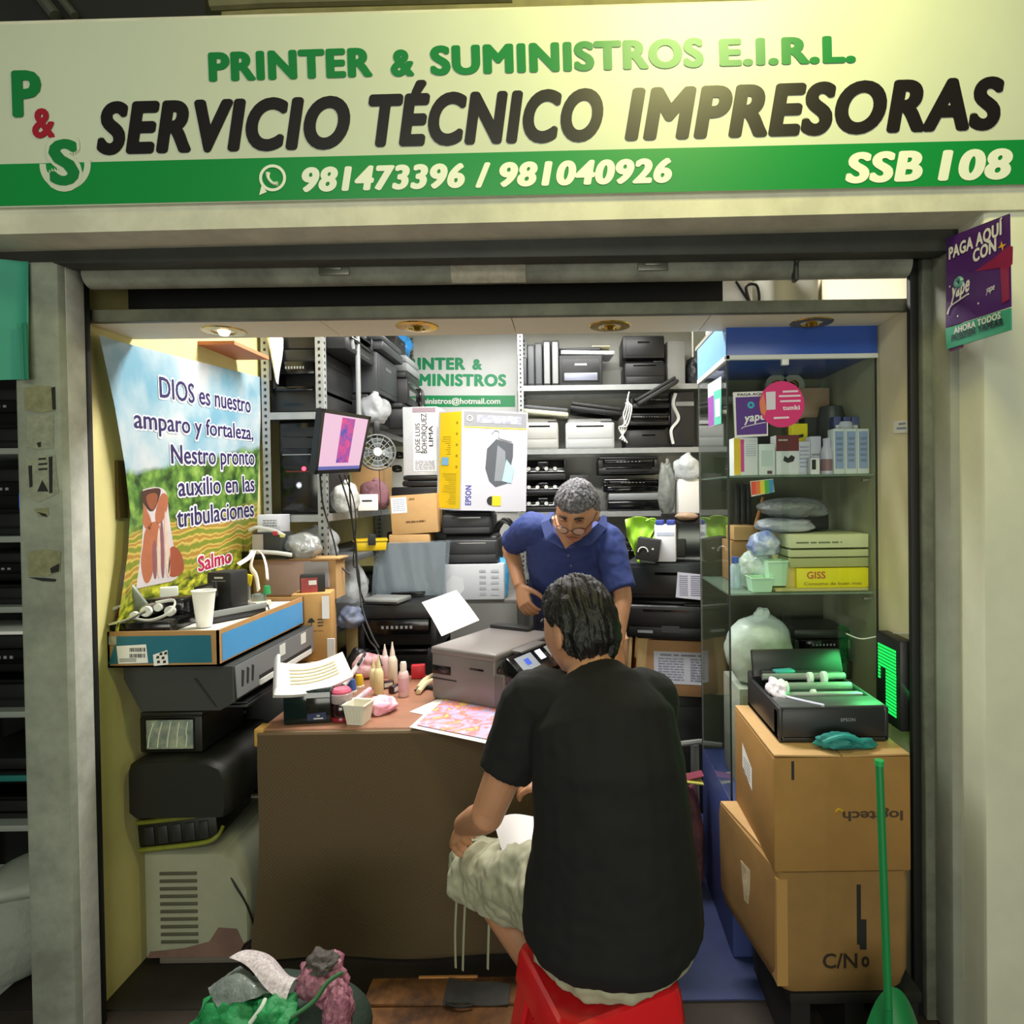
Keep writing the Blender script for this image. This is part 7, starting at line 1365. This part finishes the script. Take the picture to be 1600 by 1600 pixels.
obj('open_neck', MB().grid(lambda a, b: vtip.lerp(at(866, 826, Y=2.540).lerp(at(925, 828, Y=2.540), a), b)+V((0, -0.004-0.012*math.sin(PI*a)*b, 0)), 10, 8), SKIN, t, True)
mb = MB()
for k in (0, 1): mb.lathe([(0.001, 0), (0.005, 0), (0.005, 0.002), (0.001, 0.002)], at(888+4*k, 868+16*k, Y=2.545+0.02*k), 12, axis='Y')
obj('shirt_button', mb, mat('1f2a55', 0.3), t, True)
def hl(x, y, z): return 0.040+0.10*y-(-0.0) if False else (z-0.040+0.55*max(0, y)+0.0+(0.03 if y > 0.02 else 0)+0.3*max(0, abs(x)-0.05))
o = obj('hair', hair(MB(), MH, lambda x, y, z: (z-(0.052 if y < -0.03 else 0.052-1.35*(y+0.03) if y < 0.05 else -0.055)) , 3.0, 0.010, 0.007, 34), mat('8a888c', 0.7, col2='2e2e33', vscale=80, bump=0.4, bscale=180), t, True, smooth=180, label='short wavy grey hair')
def hm(x, y, z): return MH @ V((x, y, z))
for s in (-1, 1):
    obj('eyebrow', MB().tube([hm(s*0.014, -0.098, 0.031), hm(s*0.030, -0.096, 0.036), hm(s*0.047, -0.084, 0.030)], [0.0035, 0.0042, 0.0025], 6, 4), mat('3a302c', 0.8), t, True)
    obj('eye', MB().blob(hm(s*0.030, -0.0815, 0.012), (0.0125, 0.008, 0.006), 0, 1, 1, 3), mat('54331f', 0.4), t, True)
    obj('eyelid', MB().tube([hm(s*0.017, -0.0885, 0.012), hm(s*0.030, -0.092, 0.0175), hm(s*0.044, -0.084, 0.012)], [0.003, 0.004, 0.003], 6, 4), mat('8f6048', 0.5), t, True)
obj('mouth', MB().tube([hm(-0.024, -0.087, -0.057), hm(-0.010, -0.0975, -0.055), hm(0, -0.0985, -0.0565), hm(0.010, -0.0975, -0.055), hm(0.024, -0.087, -0.057)], [0.002, 0.0045, 0.0045, 0.0045, 0.002], 7, 4), mat('8c4f44', 0.5), t, True)
gl = MB()
for s in (-1, 1):
    gl.tube([hm(s*0.031+0.023*math.cos(a*PI/10), -0.110+0.012*abs(math.cos(a*PI/10)) if s*math.cos(a*PI/10) > 0 else -0.112, -0.013+0.015*math.sin(a*PI/10)) for a in range(21)], 0.0016, 6)
    gl.tube([hm(s*0.054, -0.098, -0.008), hm(s*0.074, -0.05, 0.002), hm(s*0.080, 0.012, 0.006)], 0.0016, 6, 3)
gl.tube([hm(-0.008, -0.113, -0.010), hm(0, -0.118, -0.007), hm(0.008, -0.113, -0.010)], 0.0014, 6, 3)
G_ = obj('glasses', gl, mat('2a1518', 0.3), t, True, label='thin dark glasses low on the nose')
for s in (-1, 1): obj('lens', MB().poly([hm(s*0.031+0.022*math.cos(a*PI/10), -0.110, -0.013+0.0145*math.sin(a*PI/10)) for a in range(20)]), mat('f0e2dc', 0.05, alpha=0.22), G_, True, smooth=0)
mb = MB(); ell_loft(mb, [((0.0, 2.97, 0.82), 0.178, 0.128), ((-0.004, 2.94, 0.94), 0.174, 0.128), ((-0.005, 2.91, 1.015), 0.170, 0.128)], (1, 0, 0))
for sx in (-1, 1): mb.tube([(0.085*sx, 2.97, 0.88), (0.088*sx, 2.95, 0.50), (0.09*sx, 2.97, 0.09)], [0.10, 0.080, 0.065], 16, 4)
o = body_obj('trousers', mb, mat('2c3350', 0.8, var=0.2), t, 0.008, 4); wrinkle(o, 0.012, 0.08)
obj('belt', MB().tube([(0.176*math.cos(a*PI/14)-0.005, 2.922+0.133*math.sin(a*PI/14), 0.995) for a in range(29)], 0.012, 6, flat=(1, 0.4)), INK, t, True)
for sx in (-1, 1): obj('shoe', MB().blob((0.09*sx, 2.90, 0.038), (0.045, 0.125, 0.045), 0.03, 1, 2, 3, 0.8), INK, t, True)
# ---------------------------------------------------------------- the customer on the stool
t = thing('person', 'dark-haired person in black t-shirt seated on the red stool with back turned', 'person', (0.06, 1.44, 0))
hc = at(904, 984, Y=1.555)
# face points away and to the left of the picture
MH = Matrix.Translation(hc) @ Matrix.Rotation(R(180+42), 4, 'Z') @ Matrix.Rotation(R(14), 4, 'X') @ Matrix.Rotation(R(-4), 4, 'Y') @ Matrix.Scale(1.0, 4)
SH = [at(836, 1090, Y=1.49), at(1012, 1092, Y=1.49)]
EL = [at(760, 1275, Y=1.50), at(1000, 1225, Y=1.70)]
WR = [at(724, 1289, Y=1.695), at(872, 1225, Y=1.82)]
spine = [((0.085, 1.45, 0.475), 0.155, 0.130), ((0.083, 1.43, 0.55), 0.168, 0.132), ((0.082, 1.405, 0.65), 0.180, 0.130), ((0.082, 1.395, 0.77), 0.160, 0.112), ((0.076, 1.405, 0.90), 0.155, 0.108), ((0.066, 1.435, 0.985), 0.150, 0.098), ((0.056, 1.475, 1.048), 0.100, 0.076), ((0.046, 1.505, 1.083), 0.058, 0.056)]
XD = (1, -0.18, 0)
mb = MB(); ell_loft(mb, spine, XD); head(mb, MH)
ell_loft(mb, [((0.050, 1.49, 1.053), 0.066, 0.062), ((0.044, 1.512, 1.092), 0.057, 0.057), (tuple(hc+V((0.010, -0.015, -0.055))), 0.054, 0.058), (tuple(hc), 0.05, 0.055)], (1, 0, 0))
for s, e, wv in zip(SH, EL, WR):
    mb.tube([s+(V((0.06, 1.46, 1.0))-s)*0.3, s, s.lerp(e, 0.5), e.lerp(s, 0.08), e, e.lerp(wv, 0.4), wv], [0.055, 0.055, 0.047, 0.040, 0.038, 0.037, 0.027], 16, 4)
hand(mb, WR[0], (-0.040, 0.09, -0.085), (-0.8, 0.0, 0.6), (0.6, 0.9, 0.5), 0.45, s=1.0)
hand(mb, WR[1], (-0.9, 0.15, 0.0), (0, -0.3, 1), (0, 1, 0), 0.5, s=0.95)
KN = [at(754, 1362, Y=1.80), V((0.12, 1.86, 0.52))]; HP = [V((-0.01, 1.49, 0.565)), V((0.16, 1.50, 0.565))]; AN = [V((-0.055, 1.60, 0.235)), V((0.14, 1.80, 0.08))]
for h, k, a in zip(HP, KN, AN):
    mb.tube([h, h.lerp(k, 0.5), k.lerp(h, 0.08), k, k.lerp(a, 0.3), a.lerp(k, 0.2), a], [0.085, 0.075, 0.062, 0.058, 0.056, 0.042, 0.036], 16, 4)
body_obj('body', mb, SKIN2, t, 0.0042, 3)
mb = MB(); ell_loft(mb, [((0.085, 1.424, 0.512), 0.186, 0.162), ((0.084, 1.42, 0.555), 0.203, 0.168)]+[(c, a+0.014, b+0.014) for c, a, b in spine[2:7]]+[((0.046, 1.500, 1.072), 0.072, 0.066)], XD)
for s, e, k in zip(SH, EL, (0.62, 0.6)):
    a = s.lerp(e, k); mb.tube([s+(V((0.06, 1.45, 0.98))-s)*0.45, s+V((0, 0, -0.004)), s.lerp(e, k*0.5), a], [0.080, 0.076, 0.070, 0.066], 18, 4)
o = body_obj('t_shirt', mb, mat('0a0a0b', 0.85, bump=0.05, bscale=50), t, 0.006, 6, label='black short sleeved t-shirt'); wrinkle(o, 0.014, 0.10)
obj('hair', hair(MB(), MH, lambda x, y, z: (z-(0.060 if y < -0.045 else 0.060-1.15*(y+0.045) if y < 0.0 else -0.005-0.085*min(1, y/0.05))) if (abs(abs(x)-0.076)+abs(y-0.008)*0.9+abs(z+0.016)*0.6) > 0.030 else -0.02, 9.0, 0.011, 0.010, 24), mat('14110f', 0.5, col2='080706', vscale=60, bump=0.35, bscale=140), t, True, smooth=180, label='thick wavy black hair')
def hm(x, y, z): return MH @ V((x, y, z))
for s in (-1, 1):
    obj('eyebrow', MB().tube([hm(s*0.014, -0.098, 0.031), hm(s*0.030, -0.096, 0.036), hm(s*0.047, -0.084, 0.030)], [0.003, 0.004, 0.0025], 6, 4), mat('1a1410', 0.8), t, True)
    obj('eye', MB().blob(hm(s*0.030, -0.0815, 0.012), (0.0125, 0.008, 0.006), 0, 1, 1, 3), mat('2a1c14', 0.3), t, True)
obj('mouth', MB().tube([hm(-0.024, -0.087, -0.057), hm(-0.010, -0.0975, -0.055), hm(0.010, -0.0975, -0.055), hm(0.024, -0.087, -0.057)], [0.002, 0.0045, 0.0045, 0.002], 7, 4), mat('8c4f44', 0.5), t, True)
CAMO = mat('b4b297', 0.85, col2='9b9c82', vscale=7, bump=0.15, bscale=30)
mb = MB(); ell_loft(mb, [((0.085, 1.440, 0.455), 0.168, 0.152), ((0.085, 1.44, 0.50), 0.190, 0.162), ((0.083, 1.44, 0.60), 0.180, 0.146)], XD)
for h, k in zip(HP, KN): 
    dk = (k-h).normalized(); mb.tube([h, h.lerp(k, 0.4), h.lerp(k, 0.85), k+dk*0.045, k+dk*0.075+V((0.01, 0, -0.03))], [0.108, 0.104, 0.094, 0.086, 0.072], 20, 4)
o = body_obj('cargo_shorts', mb, CAMO, t, 0.006, 4, label='loose grey green shorts with hanging strings'); wrinkle(o, 0.042, 0.075)
for q in ([(716, 1372, 1.80), (713, 1410, 1.79), (711, 1460, 1.78), (712, 1512, 1.77)], [(728, 1382, 1.79), (726, 1420, 1.78), (724, 1470, 1.77), (723, 1516, 1.77)], [(764, 1440, 1.74), (763, 1470, 1.73), (762, 1514, 1.73)]):
    obj('drawstring', MB().tube([at(*p[:2], Y=p[2]) for p in q], 0.005, 8, 5, flat=(0.4, 1)), mat('9a9c80', 0.85), t, True)
obj('pocket_flap', MB().grid(lambda a, b: at(836+26*a, 1486+16*a+14*b, Y=1.375-0.02*a), 6, 4, 0.005), mat('7f826a', 0.85), t, True)
for a, hd_ in zip(AN, (V((-0.3, 1, 0)), V((0, 1, 0)))): obj('shoe', MB().blob((a.x+hd_.x*0.04, a.y+0.05, a.z-0.04), (0.046, 0.125, 0.05), 0.03, 1, 2, 3, 0.85), mat('2a2a2c', 0.6), t, True)
# white sheet on the lap
A = [at(772, 1308, Y=1.72), at(842, 1300, Y=1.66), at(842, 1355, Y=1.56), at(790, 1372, Y=1.60)]
obj('folded_sheet', MB().grid(lambda a, b: A[0].lerp(A[1], a).lerp(A[3].lerp(A[2], a), b)+V((0, 0, 0.045+0.010*math.sin(a*4))), 10, 10, 0.002), PAPER, label='white paper lying on the seated person’s lap', cat='paper')
# ---------------------------------------------------------------- red plastic stool
t = thing('plastic_stool', 'bright red plastic stool under the seated person', 'stool', (0.045, 1.415, 0), R(24)); REDP = mat('e6242a', 0.22, spec=0.6)
S = 0.135; HS = 0.448
def rr_(s, rd, z, n=6):
    return [V((sx*(s-rd)+rd*math.cos(R(a0+90*k/(n-1))), sy*(s-rd)+rd*math.sin(R(a0+90*k/(n-1))), z)) for sx, sy, a0 in ((1, 1, 0), (-1, 1, 90), (-1, -1, 180), (1, -1, 270)) for k in range(n)]
obj('seat', MB().ring_loft([rr_(S*1.10, 0.03, HS-0.075), rr_(S*1.06, 0.03, HS-0.02), rr_(S*1.02, 0.03, HS-0.004), rr_(S*0.96, 0.03, HS), rr_(S*0.86, 0.03, HS-0.004)]), REDP, t)
for sx in (-1, 1):
    for sy in (-1, 1):
        T, B = V((sx*S*0.98, sy*S*0.98, HS-0.05)), V((sx*S*1.38, sy*S*1.38, 0)); w_ = 0.05
        mb = MB().ring_loft([[p+V((dx*w_*k, dy*w_*k, 0)) for dx, dy in ((0, 0), (-sx, 0), (-sx, -sy*0.18), (-sx*0.18, -sy*0.18), (-sx*0.18, -sy), (0, -sy))] for p, k in ((B, 0.8), (T, 1.15))])
        obj('leg', mb, REDP, t, smooth=20)
for sx, sy in ((1, 0), (-1, 0), (0, 1), (0, -1)):
    q = S*1.2; obj('apron', MB().bb(*( (sx*q-0.004, sx*q+0.004, -q, q) if sx else (-q, q, sy*q-0.004, sy*q+0.004)), 0.20, 0.235, 0.003), REDP, t)
# ================================================================ things outside the doorway
# purple payment flag on the right pillar
A = [at(1479, 372, Y=1.66), at(1576, 334, Y=1.46), at(1579, 525, Y=1.46), at(1477, 549, Y=1.66)]
t = thing('payment_flag_sign', 'purple and teal payment sign PAGA AQUÍ CON yape fixed to the right pillar', 'sign', A[3])
def fq(a, b): return A[0].lerp(A[1], a).lerp(A[3].lerp(A[2], a), b)
uu = (A[1]-A[0]).normalized(); nn = (A[1]-A[0]).cross(V((0, 0, 1))).normalized(); nn = nn if nn.y < 0 else -nn
sgn = obj('board', MB().slab([fq(*p) for p in ((0, 0), (1, 0), (1, 0.76), (0, 0.79))], -nn*0.004), mat('4a1f6c', 0.4, var=0.2, vscale=9), t, True)
obj('teal_strip', MB().slab([fq(*p)+nn*0.0 for p in ((0, 0.80), (1.0, 0.77), (1.0, 0.95), (0.02, 0.985))], -nn*0.004), mat('3f9a80', 0.4), t, True)
obj('red_shape', MB().slab([fq(*p)+nn*0.0012 for p in ((0.50, 0.38), (0.80, 0.32), (1.0, 0.26), (1.06, 0.28), (1.05, 0.42), (1.0, 0.44), (1.0, 0.70), (0.9, 0.72), (0.88, 0.42))], nn*0.0008), mat('8f1f4c', 0.4, var=0.25, vscale=12), t, True)
WT = mat('d6d2d8', 0.45)
def ft(s, a0, b0, a1, b1, cap, m=WT, name='lettering', **k):
    p, q = fq(a0, b0), fq(a1, b1); mb = MB(); text(mb, s, p, q-p, (q-p).cross(-nn) if False else V((0, 0, 1)), (q-p).length, cap, eps=0.0, **k)
    for v in mb.bm.verts: v.co += nn*0.0025
    return obj(name, mb, m, t, True, smooth=0)
ft('PAGA AQUÍ', 0.06, 0.20, 0.92, 0.145, 0.030, bold=0.05); ft('CON', 0.47, 0.30, 0.83, 0.265, 0.030, bold=0.05)
ft('yape', 0.10, 0.555, 0.42, 0.525, 0.040, bold=0.04, shear=0.3); ft('yape', 0.67, 0.595, 0.80, 0.583, 0.016, bold=0.02, shear=0.3)
obj('swash', MB().tube([fq(0.05, 0.68)+nn*0.003, fq(0.10, 0.62)+nn*0.003, fq(0.25, 0.585)+nn*0.003, fq(0.40, 0.555)+nn*0.003], 0.0022, 6, 4), WT, t, True)
obj('teal_dot', MB().tube([fq(0.24+0.05*math.cos(a*PI/8), 0.43+0.032*math.sin(a*PI/8))+nn*0.002 for a in range(17)], 0.006, 6), mat('5a8f8c', 0.4), t, True)
obj('yellow_sparkle', MB().poly([fq(a, b)+nn*0.002 for a, b in ((0.90, 0.20), (0.92, 0.235), (0.97, 0.24), (0.93, 0.255), (0.92, 0.29), (0.90, 0.255), (0.85, 0.25), (0.89, 0.235))]), mat('d9a030', 0.4), t, True, smooth=0)
mb = MB()
for a, b in ((0.22, 0.72), (0.55, 0.66), (0.08, 0.44)): mb.poly([fq(a+da, b+db)+nn*0.002 for da, db in ((-0.015, 0), (0, -0.012), (0.015, 0), (0, 0.012))])
obj('sparkles', mb, WT, t, True, smooth=0)
ft('AHORA TODOS', 0.16, 0.865, 0.88, 0.835, 0.015, bold=0.05); ft('PUEDEN YAPEAR', 0.12, 0.925, 0.92, 0.89, 0.015, m=mat('23303a', 0.5), bold=0.05)
obj('purple_foot', MB().slab([fq(*p)+nn*-0.002 for p in ((0.04, 0.98), (0.28, 0.965), (0.27, 1.0), (0.06, 1.01))], -nn*0.003), mat('5a2a60', 0.5), t, True)
# teal cloth at the top left, neighbouring shelves with machines
t = thing('teal_awning_cloth', 'teal cloth hanging at the far left beside the left pillar', 'cloth', at(20, 595, Y=1.69))
TE = mat('3f9f86', 0.7, var=0.12, vscale=6)
obj('cloth', MB().grid(lambda a, b: at(-60+102*a+6*b*a, 409+186*b+3*math.sin(a*6), Y=1.685)+V((0, 0.012*math.sin(a*9+b), 0)), 16, 10, 0.004), TE, t, True)
obj('fold', MB().grid(lambda a, b: at(26+18*a+4*b, 505+88*b, Y=1.68)+V((0, 0.006*math.sin(a*5), 0)), 5, 8, 0.003), mat('2f8a70', 0.7), t, True)
NX0, NX1 = -2.35, -1.80
t = thing('neighbour_shelf', 'metal shelf of the neighbouring stall at the far left edge', 'shelf rack', ((NX0+NX1)/2, 2.3, 0))
zz = [at(20, y, Y=2.08).z for y in (700, 838, 948, 1112, 1290)]
for z in zz: obj('shelf', MB().bb(NX0, NX1+0.06, 2.08, 2.55, z-0.02, z, 0.002), mat('9aa09a', 0.5, metal=0.2), t, True)
for x in (NX0, NX1+0.04): obj('post', MB().bb(x, x+0.02, 2.52, 2.56, 0, 2.2), STEEL, t, True)
lb = ['black machine with silver trim on the highest neighbouring shelf under the teal cloth', 'black machine with a blue glow mark on the second neighbouring shelf', 'black machine between papers on the third neighbouring shelf', 'black machine on the shelf above the white sheet at far left', 'teal edged black machine on the lowest neighbouring shelf']
hs = [0.20, 0.22, 0.17, 0.24, 0.20]
for i, (z, l, h) in enumerate(zip(zz, lb, hs)):
    q = printer(l, (NX1-0.12, 2.30, z+0.001), 0.34, 0.36, h, 0, 'inkjet', group='black machines of the neighbouring stall')
    if i == 0: obj('silver_trim', MB().bb(0.12, 0.14, -0.186, -0.18, 0.03, 0.18, 0.003), CHROME, q)
    if i == 1: obj('blue_mark', MB().bb(0.10, 0.16, -0.186, -0.18, 0.08, 0.14, 0.003), mat('1f4fc0', 0.4, emit=0.4), q)
    if i == 4: obj('teal_edge', MB().bb(-0.17, 0.17, -0.19, -0.178, 0.13, 0.15, 0.003), mat('1f6f6a', 0.5), q)
carton('white sheet folder lying on the neighbouring shelf at left', (NX1-0.10, 2.21, zz[3]+0.245), 0.34, 0.2, 0.012, 0, PAPER, tape=False, name='white_folder')
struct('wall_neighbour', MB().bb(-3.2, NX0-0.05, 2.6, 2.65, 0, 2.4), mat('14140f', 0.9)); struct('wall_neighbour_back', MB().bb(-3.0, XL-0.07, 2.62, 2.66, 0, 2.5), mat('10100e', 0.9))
t = thing('white_sack', 'pale grey sack on the ground at the far left edge', 'sack', (-1.78, 2.06, 0)); obj('sack_body', MB().blob((0, 0, 0.15), (0.17, 0.20, 0.17), 0.12, 2, 33, 4, 0.85, crease=0.15), mat('8f958c', 0.7, bump=0.4), t, smooth=60); obj('fold', MB().blob((0.03, -0.02, 0.30), (0.12, 0.14, 0.05), 0.2, 2, 34, 3), mat('a3a89e', 0.7), t, smooth=60)
# pasted papers and wear on the left pillar
G7 = 'torn papers pasted on the left pillar'
def pasted(label, px, m, marks=()):
    t = thing('pasted_paper', label, 'paper', at(px[0][0], px[0][1], Y=1.699), 0, G7)
    obj('scrap', MB().poly([at(x, y, Y=1.6985) for x, y in px]), m, t, True, smooth=0)
    mb = MB()
    for q in marks: mb.poly([at(x, y, Y=1.698) for x, y in q])
    if marks: obj('ink_marks', mb, INK, t, True, smooth=0)
OL = mat('8f8f6c', 0.8, var=0.35, vscale=30); OL2 = mat('9a9d88', 0.8, var=0.3, vscale=35)
pasted('highest torn olive paper pasted on the left pillar under the teal cloth', ((37, 606), (60, 602), (82, 604), (86, 642), (60, 645), (38, 640)), OL, [((80, 606), (86, 604), (87, 640), (82, 640))])
pasted('pale paper with one dark spot pasted on the left pillar', ((42, 650), (84, 648), (84, 700), (60, 702), (42, 698)), OL2, [((57, 692), (64, 690), (64, 698), (60, 699))])
pasted('printed paper with a dark triangle pasted mid height on the left pillar', ((40, 716), (86, 710), (92, 770), (60, 785), (42, 775)), OL2, [((58, 768), (66, 750), (76, 768)), ((60, 716), (72, 715), (72, 718), (60, 719)), ((60, 724), (74, 723), (74, 726), (60, 727)), ((60, 732), (74, 731), (74, 734), (60, 735)), ((76, 714), (82, 713), (82, 770), (77, 771)), ((44, 728), (50, 727), (51, 760), (46, 762))])
pasted('torn scrap pasted just below the printed paper on the left pillar', ((53, 795), (76, 793), (76, 806), (60, 807)), OL, [((58, 800), (72, 803), (74, 808), (66, 806))])
pasted('lowest yellowish torn paper pasted on the left pillar', ((43, 862), (70, 858), (95, 862), (94, 893), (70, 901), (44, 900)), OL, [((44, 902), (70, 903), (88, 905), (86, 909), (66, 908)), ((78, 888), (93, 880), (92, 893), (80, 896))])
# woven carrier bag in front
t = thing('carrier_bag', 'crumpled green, white and pink woven carrier bag on the ground in front', 'bag', (at(430, 1590, Y=1.50).x, 1.56, 0))
bx_ = MATS[t.name].translation; zc_ = at(430, 1560, Y=1.5).z
def bagblob(name, px, py, d, seed, m, Y=1.52, amp=0.22):
    p = at(px, py, Y=Y); obj(name, MB().blob(tuple(p), d, amp*1.6, 2.6, seed, 4, None, crease=0.7), m, t, True, smooth=60)
GRN = mat('1f8a4c', 0.6, var=0.2, vscale=40, bump=0.3, bscale=120); PNK = mat('b97f90', 0.6, col2='7a4258', vscale=70, bump=0.5, bscale=60); WHG = mat('d8cfd0', 0.6, col2='a89a9c', vscale=140, bump=0.3)
obj('sack_body', MB().blob((0, 0, 0.14), (0.20, 0.16, 0.16), 0.12, 2, 3, 4, 0.85), mat('2a3a30', 0.7, bump=0.3), t, smooth=60)
bagblob('green_panel', 370, 1590, (0.105, 0.07, 0.06), 5, GRN, 1.47)
bagblob('green_panel', 432, 1585, (0.05, 0.05, 0.04), 6, GRN, 1.43)
A = [at(358, 1497, Y=1.50), at(398, 1487, Y=1.54), at(474, 1535, Y=1.50), at(448, 1562, Y=1.44)]
obj('white_flap', MB().grid(lambda a, b: A[0].lerp(A[1], a).lerp(A[3].lerp(A[2], a), b)+V((0, 0.01*math.sin(b*6), 0.018*math.sin(a*PI)*(0.4+b))), 12, 16, 0.003), WHG, t, True)
A = [at(325, 1545, Y=1.48), at(376, 1510, Y=1.52), at(424, 1552, Y=1.45), at(340, 1575, Y=1.44)]
obj('clear_panel', MB().grid(lambda a, b: A[0].lerp(A[1], a).lerp(A[3].lerp(A[2], a), b)+V((0, 0, 0.02*math.sin(a*PI)*math.sin(b*PI)+0.006*noise.noise(V((a*5, b*5, 1))))), 14, 14, 0.003), mat('77807c', 0.2, bump=0.8), t, True)
bagblob('pink_panel', 505, 1530, (0.06, 0.05, 0.05), 8, PNK, 1.50); bagblob('pink_panel', 528, 1580, (0.035, 0.045, 0.075), 9, PNK, 1.46, 0.12)
bagblob('dark_fold', 500, 1505, (0.04, 0.035, 0.025), 10, mat('4a4440', 0.7, var=0.3), 1.50)
obj('strap', MB().tube([at(455, 1590, Y=1.40), at(490, 1565, Y=1.42), at(512, 1535, Y=1.44), at(535, 1520, Y=1.47)], [0.008, 0.009, 0.008, 0.006], 8, 5, flat=(0.5, 1)), mat('3f7a4c', 0.6), t, True)
obj('strap', MB().tube([at(390, 1600, Y=1.39), at(408, 1575, Y=1.41), at(414, 1562, Y=1.43)], 0.005, 8, 5), mat('c3d0c0', 0.5), t, True)
# threshold planks
t = thing('threshold_board', 'worn orange brown wooden board on the ground under the counter front', 'board', (-0.40, 1.81, 0)); PLK = mat('8f5f34', 0.7, col2='4a3020', vscale=14, bump=0.2)
obj('plank', MB().bb(-0.22, 0.24, 0.02, 0.12, 0.004, 0.03, 0.003), PLK, t); obj('plank', MB().bb(-0.22, 0.24, -0.12, 0.015, 0.0, 0.025, 0.003), PLK, t); obj('bright_edge', MB().bb(-0.08, 0.10, 0.115, 0.125, 0.02, 0.033, 0.002), mat('c98a4c', 0.6), t)
t = thing('rubber_mat_scrap', 'grey scrap of rubber mat lying on the wooden board', 'mat', (at(745, 1560, Y=1.88).x, 1.87, 0.031)); obj('mat', MB().grid(lambda a, b: V((-0.09+0.19*a, -0.05+0.10*b*(1-0.3*a), 0.004+0.004*math.sin(a*6+b*3))), 10, 6, 0.004), mat('4f4c48', 0.8, var=0.3, vscale=14), t); obj('edge', MB().tube([(-0.08, -0.05, 0.006), (-0.04, -0.062, 0.006), (0.0, -0.056, 0.006)], 0.004, 6, 3), INK, t)
# bits glimpsed over the soffit at the right
t = thing('white_parcel', 'white paper bundle lying above the soffit at the right', 'parcel', (at(1128, 475, Y=2.3).x+0.035, 2.32, 2.068)); zt_ = at(1128, 440, Y=2.3).z-2.068
obj('ledge_support', MB().bb(0.505, XR-0.005, 2.09, 2.54, 2.052, 2.066), mat('77776a', 0.7), label='plain board behind the soffit over the glass cabinet', cat='board')
obj('bundle', MB().bb(-0.08, 0.07, -0.04, 0.05, 0, zt_, 0.006), PAPER, t); obj('blue_wrap', MB().blob((0.09, -0.01, 0.05), (0.035, 0.03, 0.06), 0.2, 2, 4, 3), mat('5f8fd8', 0.4, bump=0.5), t)
cable('black looped lead beside the white bundle above the soffit', [at(1172, 474, Y=2.28), at(1166, 448, Y=2.27), at(1182, 446, Y=2.27), at(1186, 470, Y=2.27), at(1176, 478, Y=2.27), at(1150, 440, Y=2.28)], 0.005, INK)
t = thing('grey_tarp', 'draped grey sheet hanging above the soffit at the far right', 'sheet', (0.82, 2.5, 2.068))
obj('sheet', MB().grid(lambda a, b: V((-0.14+0.29*a, 0.02*math.sin(a*11), 0.0+0.25*b)), 30, 4, 0.003), mat('8f8f82', 0.8), t); obj('hem', MB().tube([(-0.14, -0.005, 0.006), (0.15, -0.005, 0.006)], 0.005, 6), mat('6f6f64', 0.8), t)
# orange shelf edge text strip is plain; red notice by the landscape banner is omitted where hidden
